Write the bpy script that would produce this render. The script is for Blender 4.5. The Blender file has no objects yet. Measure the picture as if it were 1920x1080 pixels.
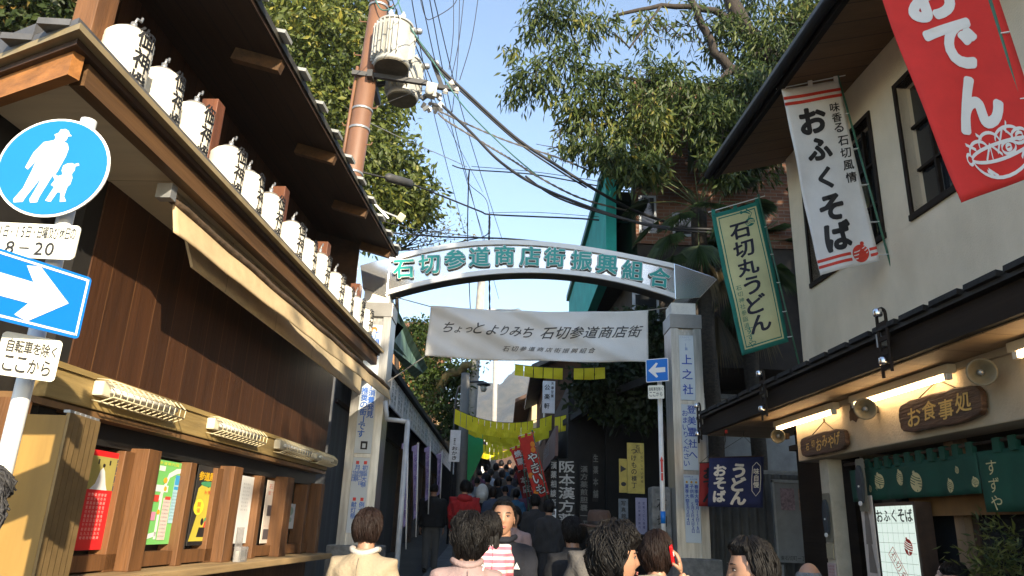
import bpy, bmesh, math, random
import numpy as np
from mathutils import Vector, Matrix, Euler
PI = math.pi
SC = bpy.context.scene
COL = SC.collection
# ---------------------------------------------------------------- camera
F = 1380.0; PITCH = math.atan(450/F); ROLL = math.radians(2.2); CZ = 1.5
_fw = Vector((0, math.cos(PITCH), math.sin(PITCH))); _r0 = Vector((1, 0, 0)); _u0 = _r0.cross(_fw)
_r = _r0*math.cos(ROLL) + _u0*math.sin(ROLL); _u = _u0*math.cos(ROLL) - _r0*math.sin(ROLL)
def PX(px, py, Y):
    """world point seen at photo pixel (px, py) standing Y metres up the street"""
    d = _r*((px-960)/F) - _u*((py-540)/F) + _fw
    return Vector((0, 0, CZ)) + d*(Y/d.y)
cam = bpy.data.cameras.new('camera'); cam_o = bpy.data.objects.new('camera', cam); COL.objects.link(cam_o)
cam.sensor_width = 36; cam.lens = 36*F/1920; cam.clip_start = 0.05; cam.clip_end = 6000
cam_o.matrix_world = Matrix(((_r.x, _u.x, -_fw.x, 0), (_r.y, _u.y, -_fw.y, 0), (_r.z, _u.z, -_fw.z, CZ), (0, 0, 0, 1)))
SC.camera = cam_o
# ---------------------------------------------------------------- light
SUN_A, SUN_E = math.radians(24), math.radians(21)      # sun behind the camera, to the right
w = bpy.data.worlds.new('World'); SC.world = w; w.use_nodes = True
nt = w.node_tree; bg = nt.nodes['Background']
sky = nt.nodes.new('ShaderNodeTexSky'); sky.sky_type = 'NISHITA'; sky.sun_disc = False
sky.sun_elevation = SUN_E; sky.sun_rotation = PI - SUN_A; sky.air_density = 1.0; sky.dust_density = 0.3; sky.ozone_density = 1.2
nt.links.new(sky.outputs[0], bg.inputs[0]); bg.inputs[1].default_value = 0.15
sl = bpy.data.lights.new('sun', 'SUN'); sl.energy = 4.2; sl.angle = math.radians(0.5); sl.color = (1.0, 0.86, 0.64)
so = bpy.data.objects.new('sun', sl); COL.objects.link(so)
so.rotation_euler = Vector((-math.sin(SUN_A)*math.cos(SUN_E), math.cos(SUN_A)*math.cos(SUN_E), -math.sin(SUN_E))).to_track_quat('-Z', 'Y').to_euler()
SC.view_settings.view_transform = 'Standard'; SC.view_settings.look = 'None'; SC.view_settings.gamma = 1.0
SC.view_settings.exposure = 1.3
SC.cycles.max_bounces = 6; SC.cycles.diffuse_bounces = 3; SC.cycles.transparent_max_bounces = 12
# ---------------------------------------------------------------- materials
MATS = {}
def mat(name, col, rough=0.7, var=0.15, scale=6.0, bump=0.0, metal=0.0, spec=0.5, stretch=(1, 1, 1), col2=None, bscale=None, emit=None, estr=0.0, trans=0.0):
    """principled surface with noise-driven colour wear, roughness and bump"""
    if name in MATS: return MATS[name]
    m = bpy.data.materials.new(name); m.use_nodes = True; MATS[name] = m
    n = m.node_tree; b = n.nodes['Principled BSDF']; L = n.links
    tc = n.nodes.new('ShaderNodeTexCoord'); mp = n.nodes.new('ShaderNodeMapping'); mp.inputs['Scale'].default_value = stretch
    L.new(tc.outputs['Object'], mp.inputs[0])
    ns = n.nodes.new('ShaderNodeTexNoise'); ns.inputs['Scale'].default_value = scale; ns.inputs['Detail'].default_value = 6; ns.inputs['Roughness'].default_value = .62
    L.new(mp.outputs[0], ns.inputs['Vector'])
    cr = n.nodes.new('ShaderNodeValToRGB'); L.new(ns.outputs['Fac'], cr.inputs[0])
    c = tuple(col); c2 = tuple(col2) if col2 else tuple(x*(1-var*1.6) for x in c)
    cr.color_ramp.elements[0].position = .3; cr.color_ramp.elements[1].position = .68
    cr.color_ramp.elements[0].color = (*c2, 1); cr.color_ramp.elements[1].color = (*[min(1, x*(1+var*.5)) for x in c], 1)
    L.new(cr.outputs[0], b.inputs['Base Color'])
    b.inputs['Roughness'].default_value = rough; b.inputs['Metallic'].default_value = metal
    b.inputs['Specular IOR Level'].default_value = spec
    if bump:
        n2 = n.nodes.new('ShaderNodeTexNoise'); n2.inputs['Scale'].default_value = bscale or scale*4; n2.inputs['Detail'].default_value = 5
        L.new(mp.outputs[0], n2.inputs['Vector'])
        bp = n.nodes.new('ShaderNodeBump'); bp.inputs['Strength'].default_value = bump; bp.inputs['Distance'].default_value = .02
        L.new(n2.outputs['Fac'], bp.inputs['Height']); L.new(bp.outputs[0], b.inputs['Normal'])
    if emit:
        b.inputs['Emission Color'].default_value = (*emit, 1); b.inputs['Emission Strength'].default_value = estr
    if trans: b.inputs['Transmission Weight'].default_value = trans
    return m
def planks(name, col, width, axis=1, gap=(.02, .01, .005), rough=.6, var=.25, grain=2, gapw=.04, spec=.4):
    """boards side by side along an object axis, each its own tone, grain along another axis"""
    if name in MATS: return MATS[name]
    m = mat(name, col, rough, var, 5.0, .25, stretch=tuple(.12 if k == grain else 2.2 for k in range(3)), spec=spec)
    n = m.node_tree; L = n.links; b = n.nodes['Principled BSDF']
    base = b.inputs['Base Color'].links[0].from_socket
    tc = n.nodes.new('ShaderNodeTexCoord'); sp = n.nodes.new('ShaderNodeSeparateXYZ'); L.new(tc.outputs['Object'], sp.inputs[0])
    def ma(op, a, v):
        q = n.nodes.new('ShaderNodeMath'); q.operation = op; L.new(a, q.inputs[0])
        if not isinstance(v, (int, float)): L.new(v, q.inputs[1])
        else: q.inputs[1].default_value = v
        return q.outputs[0]
    s = ma('DIVIDE', sp.outputs[axis], width); fr = ma('FRACT', s, 0); fl = ma('FLOOR', s, 0)
    wn = n.nodes.new('ShaderNodeTexWhiteNoise'); wn.noise_dimensions = '1D'; L.new(fl, wn.inputs['W'])
    hs = n.nodes.new('ShaderNodeHueSaturation'); L.new(base, hs.inputs['Color'])
    v = ma('ADD', ma('MULTIPLY', wn.outputs['Value'], var*1.6), 1-var*.8); L.new(v, hs.inputs['Value'])
    g = ma('LESS_THAN', fr, gapw); mx = n.nodes.new('ShaderNodeMix'); mx.data_type = 'RGBA'
    L.new(g, mx.inputs[0]); L.new(hs.outputs[0], mx.inputs[6]); mx.inputs[7].default_value = (*gap, 1)
    L.new(mx.outputs[2], b.inputs['Base Color'])
    return m
def bricks(name, c1, c2, mortar, w=.22, h=.07, rough=.85):
    if name in MATS: return MATS[name]
    m = mat(name, c1, rough, .3, 3, .3); n = m.node_tree; L = n.links; b = n.nodes['Principled BSDF']
    tc = n.nodes.new('ShaderNodeTexCoord'); mp = n.nodes.new('ShaderNodeMapping'); L.new(tc.outputs['Object'], mp.inputs[0])
    mp.inputs['Rotation'].default_value = (math.radians(90), 0, 0)
    bt = n.nodes.new('ShaderNodeTexBrick'); L.new(mp.outputs[0], bt.inputs['Vector'])
    bt.inputs['Color1'].default_value = (*c1, 1); bt.inputs['Color2'].default_value = (*c2, 1); bt.inputs['Mortar'].default_value = (*mortar, 1)
    bt.inputs['Scale'].default_value = 1; bt.inputs['Brick Width'].default_value = w; bt.inputs['Row Height'].default_value = h; bt.inputs['Mortar Size'].default_value = .008
    L.new(bt.outputs['Color'], b.inputs['Base Color'])
    return m
# ---------------------------------------------------------------- mesh building
class MB:
    def __init__(s): s.v = []; s.f = []; s.m = []
    def add(s, vs, fs, mi=0):
        o = len(s.v); s.v += [tuple(p) for p in vs]; s.f += [tuple(i+o for i in f) for f in fs]; s.m += [mi]*len(fs); return s
    def box(s, c, d, rot=None, mi=0):
        R = Euler(rot).to_matrix() if rot else None; x, y, z = d[0]/2, d[1]/2, d[2]/2
        vs = [Vector((a*x, b*y, e*z)) for a in (-1, 1) for b in (-1, 1) for e in (-1, 1)]
        vs = [(R @ p if R else p)+Vector(c) for p in vs]
        return s.add(vs, [(0, 1, 3, 2), (4, 6, 7, 5), (0, 4, 5, 1), (2, 3, 7, 6), (0, 2, 6, 4), (1, 5, 7, 3)], mi)
    def span(s, a, b, mi=0):
        return s.box([(a[k]+b[k])/2 for k in range(3)], [abs(b[k]-a[k]) for k in range(3)], mi=mi)
    def bar(s, p, q, w, h=None, up=(0, 0, 1), mi=0):
        p = Vector(p); q = Vector(q); h = h or w; t = (q-p).normalized(); u = Vector(up)
        if abs(t.dot(u)) > .98: u = Vector((0, 1, 0))
        a = t.cross(u).normalized(); b = a.cross(t).normalized(); vs = []
        for c in (p, q): vs += [c+a*(w/2*i)+b*(h/2*j) for i, j in ((-1, -1), (1, -1), (1, 1), (-1, 1))]
        return s.add(vs, [(0, 3, 2, 1), (4, 5, 6, 7), (0, 1, 5, 4), (1, 2, 6, 5), (2, 3, 7, 6), (3, 0, 4, 7)], mi)
    def tube(s, pts, r, n=8, mi=0, cap=True):
        pts = [Vector(p) for p in pts]; N = len(pts); rs = r if isinstance(r, (list, tuple)) else [r]*N
        t0 = (pts[1]-pts[0]).normalized(); u = Vector((0, 0, 1)) if abs(t0.z) < .9 else Vector((1, 0, 0))
        a = t0.cross(u).normalized(); vs = []; fs = []
        for i, p in enumerate(pts):
            t = (pts[min(i+1, N-1)]-pts[max(i-1, 0)]).normalized(); a = (a-t*a.dot(t)).normalized(); b = t.cross(a)
            vs += [p+(a*math.cos(2*PI*k/n)+b*math.sin(2*PI*k/n))*rs[i] for k in range(n)]
        for i in range(N-1):
            for k in range(n): fs.append((i*n+k, i*n+(k+1) % n, (i+1)*n+(k+1) % n, (i+1)*n+k))
        if cap: fs += [tuple(range(n-1, -1, -1)), tuple((N-1)*n+k for k in range(n))]
        return s.add(vs, fs, mi)
    def lathe(s, prof, c=(0, 0, 0), n=20, M=None, mi=0):
        vs = []; fs = []; P = len(prof)
        for r, z in prof:
            for k in range(n):
                p = Vector((r*math.cos(2*PI*k/n), r*math.sin(2*PI*k/n), z)); vs.append((M @ p if M else p)+Vector(c))
        for i in range(P-1):
            for k in range(n): fs.append((i*n+k, i*n+(k+1) % n, (i+1)*n+(k+1) % n, (i+1)*n+k))
        fs += [tuple(range(n-1, -1, -1)), tuple((P-1)*n+k for k in range(n))]
        return s.add(vs, fs, mi)
    def ball(s, c, r, n=12, k=8, mi=0, f=None):
        r = r if isinstance(r, (tuple, list)) else (r, r, r); vs = []; fs = []
        for i in range(k+1):
            th = PI*i/k
            for j in range(n):
                ph = 2*PI*j/n; d = Vector((math.sin(th)*math.cos(ph), math.sin(th)*math.sin(ph), math.cos(th)))
                q = f(d) if f else 1.0
                vs.append(Vector((d.x*r[0]*q, d.y*r[1]*q, d.z*r[2]*q))+Vector(c))
        for i in range(k):
            for j in range(n):
                a, b = i*n+j, i*n+(j+1) % n; fs.append((a, a+n, b+n, b))
        return s.add(vs, fs, mi)
    def prism(s, poly, f0, f1, mi=0):
        """poly: 2-D outline; f0/f1 map (u,v) to the back and front"""
        n = len(poly); vs = [f0(*p) for p in poly]+[f1(*p) for p in poly]
        return s.add(vs, [tuple(range(n-1, -1, -1)), tuple(range(n, 2*n))]+[(i, (i+1) % n, n+(i+1) % n, n+i) for i in range(n)], mi)
    def grid(s, fn, nu, nv, thick=None, mi=0):
        """fn(u,v) -> point; thick(u,v) -> offset vector makes it a closed slab"""
        vs = []; fs = []; W = nu+1; n1 = W*(nv+1)
        for j in range(nv+1):
            for i in range(nu+1): vs.append(Vector(fn(i/nu, j/nv)))
        q = [(j*W+i, j*W+i+1, (j+1)*W+i+1, (j+1)*W+i) for j in range(nv) for i in range(nu)]; fs += q
        if thick is not None:
            t = Vector(thick); vs += [p+t for p in vs[:n1]]
            fs += [(d+n1, c+n1, b+n1, a+n1) for a, b, c, d in q]
            rim = [i for i in range(nu)]; rim = list(range(nu+1))+[j*W+nu for j in range(1, nv+1)]+[nv*W+i for i in range(nu-1, -1, -1)]+[j*W for j in range(nv-1, 0, -1)]
            for k in range(len(rim)):
                a, b = rim[k], rim[(k+1) % len(rim)]; fs.append((b, a, a+n1, b+n1))
        return s.add(vs, fs, mi)
    def build(s, name, mats, parent=None, smooth=False, loc=None, world=False):
        me = bpy.data.meshes.new(name); v = s.v
        if parent is not None and world:
            inv = WM(parent).inverted(); v = [inv @ Vector(p) for p in v]
        me.from_pydata([tuple(p) for p in v], [], s.f); me.update()
        for m in (mats if isinstance(mats, (list, tuple)) else [mats]): me.materials.append(m)
        if any(s.m): me.polygons.foreach_set('material_index', s.m)
        if smooth: me.polygons.foreach_set('use_smooth', [True]*len(s.f))
        o = bpy.data.objects.new(name, me); COL.objects.link(o)
        if parent is not None: o.parent = parent
        if loc is not None: o.location = loc
        return o
def WM(o):
    m = Matrix.LocRotScale(o.location, o.rotation_euler, o.scale)
    return WM(o.parent) @ m if o.parent else m
def tag(o, label=None, cat=None, group=None, kind=None):
    if label: o['label'] = label
    if cat: o['category'] = cat
    if group: o['group'] = group
    if kind: o['kind'] = kind
    return o
def thing(name, label, cat, loc=(0, 0, 0), rz=0.0, group=None):
    o = bpy.data.objects.new(name, None); COL.objects.link(o); o.location = loc; o.rotation_euler = (0, 0, rz); o.empty_display_size = .2
    return tag(o, label, cat, group)
def struct(name, mb, m, smooth=False): return tag(mb.build(name, m, smooth=smooth), kind='structure')
def dup(root, loc=None, rz=None, label=None, group=None):
    """a copy of a thing with its parts and sub-parts"""
    r = root.copy(); COL.objects.link(r)
    if loc is not None: r.location = loc
    if rz is not None: r.rotation_euler = (0, 0, rz)
    if label: r['label'] = label
    if group: r['group'] = group
    for ch in list(root.children):
        c = ch.copy(); COL.objects.link(c); c.parent = r
        for g in list(ch.children):
            d = g.copy(); COL.objects.link(d); d.parent = c
    return r
def smooth_angle(o, deg=40):
    me = o.data; me.polygons.foreach_set('use_smooth', [True]*len(me.polygons))
    bm = bmesh.new(); bm.from_mesh(me)
    for e in bm.edges:
        if len(e.link_faces) == 2 and e.calc_face_angle(0) > math.radians(deg): e.smooth = False
    bm.to_mesh(me); bm.free(); return o
def bevel(o, w=.01, seg=2, ang=40):
    bm = bmesh.new(); bm.from_mesh(o.data); bmesh.ops.remove_doubles(bm, verts=bm.verts, dist=1e-5)
    es = [e for e in bm.edges if len(e.link_faces) == 2 and e.calc_face_angle(0) > math.radians(ang)]
    bmesh.ops.bevel(bm, geom=es, offset=w, segments=seg, affect='EDGES', profile=.6, clamp_overlap=True)
    bm.to_mesh(o.data); bm.free(); return o
# ---------------------------------------------------------------- lettering
GL = {}; GB = {}
def glyph(ch, bold=0.0):
    """verts (em box centred on 0,0) and faces of one character"""
    k = (ch, bold)
    if k not in GL:
        if bold and ch not in GB: glyph(ch)
        cu = bpy.data.curves.new('glyph', 'FONT'); cu.body = ch; cu.size = 1.0; cu.offset = bold; cu.resolution_u = 4; cu.align_x = 'LEFT'
        o = bpy.data.objects.new('glyph', cu); COL.objects.link(o)
        me = o.evaluated_get(bpy.context.evaluated_depsgraph_get()).to_mesh()
        vs = [(v.co.x, v.co.y) for v in me.vertices]; fs = [tuple(p.vertices) for p in me.polygons]
        o.to_mesh_clear(); bpy.data.objects.remove(o); bpy.data.curves.remove(cu)
        if vs:
            xs = [a for a, b in vs]; ys = [b for a, b in vs]
            if bold: cx, cy, sz = GB[ch]
            else:
                cx, cy = (min(xs)+max(xs))/2, (min(ys)+max(ys))/2
                sz = max(max(xs)-min(xs), max(ys)-min(ys)) if ord(ch) > 0x2000 else .73
                if ch in '・、一－ー': sz = .9
                GB[ch] = (cx, cy, sz)
            vs = [((a-cx)/sz, (b-cy)/sz) for a, b in vs]
        GL[k] = (vs, fs)
    return GL[k]
def letters(mb, chars, fn, mi=0, bold=0.0, thick=0.0):
    """chars: (ch, u, v, w, h[, shear]); fn(u,v,lift) -> point"""
    for c in chars:
        ch, u, v, w, h = c[:5]; sh = c[5] if len(c) > 5 else 0
        if ch in ' \u3000': continue
        vs, fs = glyph(ch)
        K = 0 if bold < .003 else 4 if bold < .02 else 8 if bold < .04 else 18
        for k in range(max(1, K)):
            ox, oy = (bold*math.cos(2*PI*k/K+.39), bold*math.sin(2*PI*k/K+.39)) if K else (0, 0)
            P = [(u+(a+ox)*w+(b+oy)*h*sh, v+(b+oy)*h) for a, b in vs]; lf = k*.00012
            if thick:
                n = len(P); bed = {}
                for f in fs:
                    for i in range(len(f)):
                        e = (f[i], f[(i+1) % len(f)]); bed[e] = bed.get(e, 0)+1
                rim = [e for e in bed if (e[1], e[0]) not in bed]
                mb.add([fn(*p, 0) for p in P]+[fn(*p, thick+lf) for p in P], [tuple(i+n for i in f) for f in fs]+[(a, b, b+n, a+n) for a, b in rim], mi)
            else: mb.add([fn(*p, lf) for p in P], fs, mi)
    return mb
def hrow(s, u0, v, step, w, h, sh=0): return [(ch, u0+i*step, v, w, h, sh) for i, ch in enumerate(s)]
def vcol(s, u, v0, step, w, h, sh=0): return [(ch, u, v0-i*step, w*(.75 if ch in 'ょっゃゅ' else 1), h*(.75 if ch in 'ょっゃゅ' else 1), sh) for i, ch in enumerate(s)]
def strokes(mb, lines, wd, fn, mi=0):
    """thick pen lines on a surface"""
    for ln in lines:
        n = len(ln); L = []; R_ = []
        for i, (x, y) in enumerate(ln):
            a = ln[max(i-1, 0)]; b = ln[min(i+1, n-1)]; dx, dy = b[0]-a[0], b[1]-a[1]; d = math.hypot(dx, dy) or 1
            L.append(fn(x-dy/d*wd/2, y+dx/d*wd/2, 0)); R_.append(fn(x+dy/d*wd/2, y-dx/d*wd/2, 0))
        mb.add(L+R_, [(n+i, n+i+1, i+1, i) for i in range(n-1)], mi)
def disc(cx, cy, rx, ry=None, n=28, a0=0, a1=2*PI): return [(cx+rx*math.cos(a0+(a1-a0)*i/n), cy+(ry or rx)*math.sin(a0+(a1-a0)*i/n)) for i in range(n if a1-a0 > 6.28 else n+1)]
def flat(mb, poly, fn, mi=0, lift=0): return mb.add([fn(x, y, lift) for x, y in poly], [tuple(range(len(poly)))], mi)
def rect(x0, y0, x1, y1): return [(x0, y0), (x1, y0), (x1, y1), (x0, y1)]
def rrect(x0, y0, x1, y1, r, n=5):
    P = []
    for cx, cy, a in ((x1-r, y0+r, -PI/2), (x1-r, y1-r, 0), (x0+r, y1-r, PI/2), (x0+r, y0+r, PI)): P += [(cx+r*math.cos(a+PI/2*i/n), cy+r*math.sin(a+PI/2*i/n)) for i in range(n+1)]
    return P
def gz(y):
    """height of the street: level by the camera, then climbing towards the mountain"""
    t = max(0.0, y-4.0); return .056*t if t < 110 else .056*110+(t-110)*.02
# ---------------------------------------------------------------- shared materials
M_black = mat('black_paint', (.015, .014, .013), .5, .2)
M_white = mat('white_paint', (.78, .78, .76), .45, .05, 3)
M_ink = mat('black_ink', (.012, .012, .014), .6, .1)
M_steel = mat('galvanised_steel', (.45, .46, .47), .45, .15, 8, metal=.7)
M_alu = mat('brushed_aluminium', (.58, .575, .56), .36, .16, 3, metal=.8, stretch=(5, 5, .5), col2=(.34, .33, .31))
M_rope = mat('dark_rope', (.05, .035, .02), .9)
M_wire = mat('cable_rubber', (.02, .02, .022), .6)
M_cream = mat('cream_render', (.62, .56, .46), .85, .12, 2.5, .25, bscale=60)
M_tile = mat('grey_roof_tile', (.10, .10, .105), .55, .3, 4, .2)
M_woodD = mat('dark_stained_wood', (.055, .028, .016), .6, .35, 4, .2, stretch=(2, .15, 2))
M_woodO = mat('orange_brown_wood', (.165, .072, .024), .6, .3, 5, .2, stretch=(3, 3, .25))
M_red = mat('red_cloth', (.62, .025, .02), .8, .08)
M_gold = mat('gold_paint', (.72, .45, .12), .5, .1)
M_glass = mat('dark_glass', (.02, .022, .025), .08, .1, 2, spec=.6)
# ================================================================ left timber shop house
H_L = math.radians(3.4)
def LW(d, s, z): return Vector((-2.3+d*math.cos(H_L)+s*math.sin(H_L), -d*math.sin(H_L)+s*math.cos(H_L), z))
lb = thing('timber_shop_house', 'two storey dark timber shop house with lanterns along its lower roof, left of the arch', 'house', (-2.3, 0, 0), -H_L)
M_plank = planks('plank_wall', (.060, .023, .0085), .29, 1, (.13, .06, .024), .6, .24, 2, .03)
M_tan = mat('weathered_tan_board', (.34, .235, .085), .7, .3, 4, .2, stretch=(3, .2, 3))
M_soff = planks('soffit_boards', (.68, .56, .37), 1.1, 1, (.3, .22, .12), .75, .06, 0, .006)
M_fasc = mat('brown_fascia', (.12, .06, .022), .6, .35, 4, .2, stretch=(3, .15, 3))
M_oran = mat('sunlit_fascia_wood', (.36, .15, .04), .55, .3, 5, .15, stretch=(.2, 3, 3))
M_rooflining = planks('roof_lining', (.040, .020, .010), .24, 0, (.01, .006, .004), .7, .2, 1, .05)
def ends(d): return 3.0-.42*d
S1 = 9.85
m = MB().span((-.80, 4.42, 2.3), (-.65, S1, 3.63)); m.build('plank_wall', M_plank, lb)
m = MB().span((-.95, 2.95, 0), (-.80, 4.415, 3.6)).span((-.80, 4.26, 2.0), (-.66, 4.418, 3.6)); m.build('shaded_end_panel', mat('wall_shade_black', (.012, .010, .009), .8, .3), lb)  # near-black colour stands in for the sign's shadow on the wall end
m = MB().span((-.78, 4.2, 2.12), (-.60, S1, 2.30)); bevel(m.build('fixture_board', M_tan, lb), .008)
m = MB().span((-.78, 4.2, 2.30), (-.585, S1, 2.335)); m.build('board_cap', M_tan, lb)
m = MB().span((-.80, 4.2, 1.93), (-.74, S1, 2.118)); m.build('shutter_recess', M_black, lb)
m = MB().span((-.74, 4.0, 2.075), (-.615, S1, 2.112)); m.build('shutter_rail', mat('brown_rail', (.22, .12, .05), .5, .2), lb)
m = MB().span((-.92, 4.2, 1.0), (-.84, S1, 1.98)); m.build('window_back', mat('window_board', (.05, .045, .04), .7, .3), lb)
m = MB().span((-.80, 4.5, 1.13), (-.70, S1, 1.23)); m.build('window_bottom_rail', M_woodO, lb)
bevel(MB().span((-.85, 4.45, 1.055), (-.43, S1+.05, 1.115)).build('sill', mat('worn_sill_wood', (.40, .27, .13), .65, .3, 4, .25, stretch=(2, .2, 2)), lb), .008)
m = MB().span((-.84, 3.2, 0), (-.74, S1, 1.05)); m.build('lower_wall', planks('lower_boards', (.12, .06, .03), .2, 1), lb)
for a, b, d0 in ((5.31, 5.438, -.70), (5.44, 5.62, -.60), (6.24, 6.34, -.66), (6.84, 6.968, -.70), (6.97, 7.17, -.60), (7.83, 7.93, -.67), (8.42, 8.64, -.60), (9.36, 9.46, -.67), (9.70, 9.84, -.6), (4.60, 4.75, -.62)):
    bevel(MB().span((-.83, a, 1.116), (d0, b, 1.95 if d0 > -.62 else 1.92)).build('window_post', M_woodO, lb), .006)
# lower roof: soffit, layered fascia, tiled top
def slab(pts, z0, z1):
    q = MB(); q.prism(pts, lambda x, y: Vector((x, y, z0)), lambda x, y: Vector((x, y, z1))); return q
def quadpts(d1, e0, e1, din=-3.6): return [(d1, ends(d1)+e0), (d1, e1), (din, e1), (din, ends(din)+e0)]
slab(quadpts(-.16, .16, S1-.03), 3.585, 3.62).build('soffit', M_soff, lb)
m = MB().span((-.16, ends(-.16)+.16, 3.535), (-.08, S1, 3.66)); m.build('eave_fascia', M_fasc, lb)
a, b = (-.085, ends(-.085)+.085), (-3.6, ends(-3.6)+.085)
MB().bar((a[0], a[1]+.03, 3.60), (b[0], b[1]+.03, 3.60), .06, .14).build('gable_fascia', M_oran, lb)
slab(quadpts(-.05, .05, S1), 3.665, 3.70).build('eave_shadow_board', M_woodD, lb)
slab(quadpts(0, 0, S1+.02), 3.70, 3.735).build('eave_edge_board', mat('pale_eave_edge', (.30, .235, .13), .6, .2), lb)
rt = MB()
for k in range(7):
    d0, d1 = -.02-k*.33, -.02-(k+1)*.33
    z = 3.74+k*.075
    rt.prism([(d0, ends(d0)), (d0, S1), (d1, S1), (d1, ends(d1))], lambda x, y: Vector((x, y, 3.736)), lambda x, y, z=z: Vector((x, y, z+.03)))
rt.build('tiled_lower_roof', M_tile, lb)
for k in range(12): MB().box((-.16-k*.27, ends(-.16-k*.27)+.02, 3.765), (.17, .12, .035), (0, .07, 0)).build('edge_tile', M_tile, lb)
# upper storey: posts, dark screen wall, deep upper roof
for k, (s, wd) in enumerate(((3.60, .17), (5.08, .13), (6.62, .13), (8.08, .13), (9.62, .13))):
    bevel(MB().span((-.47, s-wd/2, 3.80), (-.34, s+wd/2, 5.2 if k == 0 else 4.60)).build('upper_post', M_woodO if k == 0 else mat('red_brown_post', (.15, .052, .024), .55, .25, 5, .1, stretch=(3, 3, .2)), lb), .006)
MB().span((-1.25, 4.5, 3.76), (-1.12, S1-.05, 5.6)).build('upper_screen_wall', planks('upper_boards', (.10, .045, .02), .25, 1), lb)
MB().span((-1.24, S1-.04, 3.76), (-.48, S1, 5.5)).build('upper_end_wall', M_woodD, lb)
MB().span((-1.2, 3.5, 4.98), (-.40, 3.62, 5.12)).build('upper_beam', M_fasc, lb)
MB().span((-.9, 4.5, 4.05), (-.82, S1, 4.13)).span((-.9, 4.5, 4.42), (-.82, S1, 4.5)).build('balcony_rail', M_fasc, lb)
def up(x, z): return lambda a, b, z=z: Vector((a, b, z+(-a)*.30))
rp = [(.03, 2.6), (.03, S1+.1), (-1.5, S1+.1), (-1.5, 2.6)]
m = MB(); m.prism(rp, up(0, 5.13), up(0, 5.17)); m.build('upper_roof_lining', M_rooflining, lb)
rp2 = [(.05, 2.6), (.05, S1+.13), (-1.52, S1+.13), (-1.52, 2.6)]
m = MB(); m.prism(rp2, up(0, 5.172), up(0, 5.23)); m.build('upper_roof', mat('dark_slate_roof', (.05, .045, .035), .6, .3), lb)
for s in (3.75, 5.29, 6.90, 8.29, 9.68):
    MB().bar((-.42, s, 5.07+.126), (.0, s, 5.075), .07, .11).build('rafter', M_fasc, lb)
for k in range(14): MB().box((.05, 3.0+k*.52, 5.225), (.13, .16, .03), (0, .2, 0)).build('upper_edge_tile', mat('pale_tile', (.34, .35, .34), .5, .2), lb)
MB().span((-3.6, S1-.1, 0), (-.82, S1-.02, 3.58)).span((-3.7, 3.3, 0), (-3.6, S1-.1, 3.9)).build('back_wall', M_woodD, lb)
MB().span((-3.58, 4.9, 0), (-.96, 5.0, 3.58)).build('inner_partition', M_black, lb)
# awning rolled under the eave
aw = thing('rolled_awning', 'long beige canvas awning valance hanging under the left eave', 'awning', (-2.3, 0, 0), -H_L)
def awd(s): return -.2+(s-4.4)*.035
def awz(s): return 3.455-(s-4.4)*.025
rl = MB(); rl.tube([(awd(4.36+k*.213)+.006*math.sin(k*2.2), 4.36+k*.213, awz(4.36+k*.213)+.006*math.sin(k*1.3)) for k in range(29)], [.028+.003*((k*7) % 3) for k in range(29)], 8)
rl.build('roller', mat('rusty_roller', (.10, .065, .04), .85, .4, 14, .4), aw, True)
def awn(u, v):
    s = 4.42+u*5.9; sag = .003*math.sin(u*47)+.006*math.sin(u*19+1)
    return Vector((awd(s)+.005+.04*v+sag*v, s, awz(s)-.015-(.21-.05*u-.007*abs(math.sin(u*23)))*v))
g = MB(); g.grid(awn, 90, 8, (-.008, 0, 0)); g.build('valance', mat('beige_canvas', (.62, .47, .27), .9, .18, 3, .15, bscale=18), aw, True)
MB().box((-.2, 4.33, 3.47), (.10, .07, .10)).build('end_bracket', M_steel, aw)
MB().prism([(4.95, 3.18), (9.84, 3.12), (9.84, 3.583), (4.55, 3.583)], lambda a, b: Vector((-.285, a, b)), lambda a, b: Vector((-.265, a, b))).build('awning_backing', M_soff, aw)
# lanterns
M_paper = mat('white_lantern_paper', (.82, .79, .70), .6, .03, 4, .08, bscale=20, col2=(.72, .66, .53))
def lantern(loc, label, k):
    t = thing('paper_lantern', label, 'lantern', loc, -H_L+.11*((k*5) % 3-1), 'white paper lanterns along the lower roof')
    t.rotation_euler = (.03*((k*7) % 3-1), .035*((k*5+1) % 3-1), t.rotation_euler.z)
    prof = [(.075, 0)]
    N = 26
    for i in range(N+1):
        f = i/N; r = .136*(1-max(0, abs(f-.5)*2-.72)**2*5.2) ; prof.append((r+(.0018 if i % 2 else -.0018), .012+f*.44))
    prof.append((.072, .455)); b = MB(); b.lathe(prof, n=28); b.build('lantern_body', M_paper, t, True)
    r = MB(); r.lathe([(.078, -.02), (.08, 0), (.078, .014)], n=20); r.lathe([(.062, .45), (.066, .458), (.066, .472), (.05, .476)], n=20); r.build('rim', mat('grey_rim', (.18, .17, .16), .5), t, True)
    h = MB(); h.tube([(0, 0, .474), (0, 0, .53)], .018, 8); h.tube([(0, 0, .52), (.004, .012, .57), (.0, .05, .58), (.0, .055, .61)], .008, 6); h.build('hanger', M_steel, t, True)
    def fn(u, v, l): a = u/.137; return Vector(((.1392+l)*math.cos(a), (.1392+l)*math.sin(a), .235+v))
    lt = MB(); letters(lt, vcol('御神燈', -.02, .145, .145, .12, .135), fn, bold=.02); lt.build('lettering', M_ink, t)
    return t
ls = (3.67, 4.09, 4.49, 5.08, 5.50, 5.93, 6.53, 6.97, 7.40, 8.0, 8.46, 8.92, 9.42)
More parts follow.
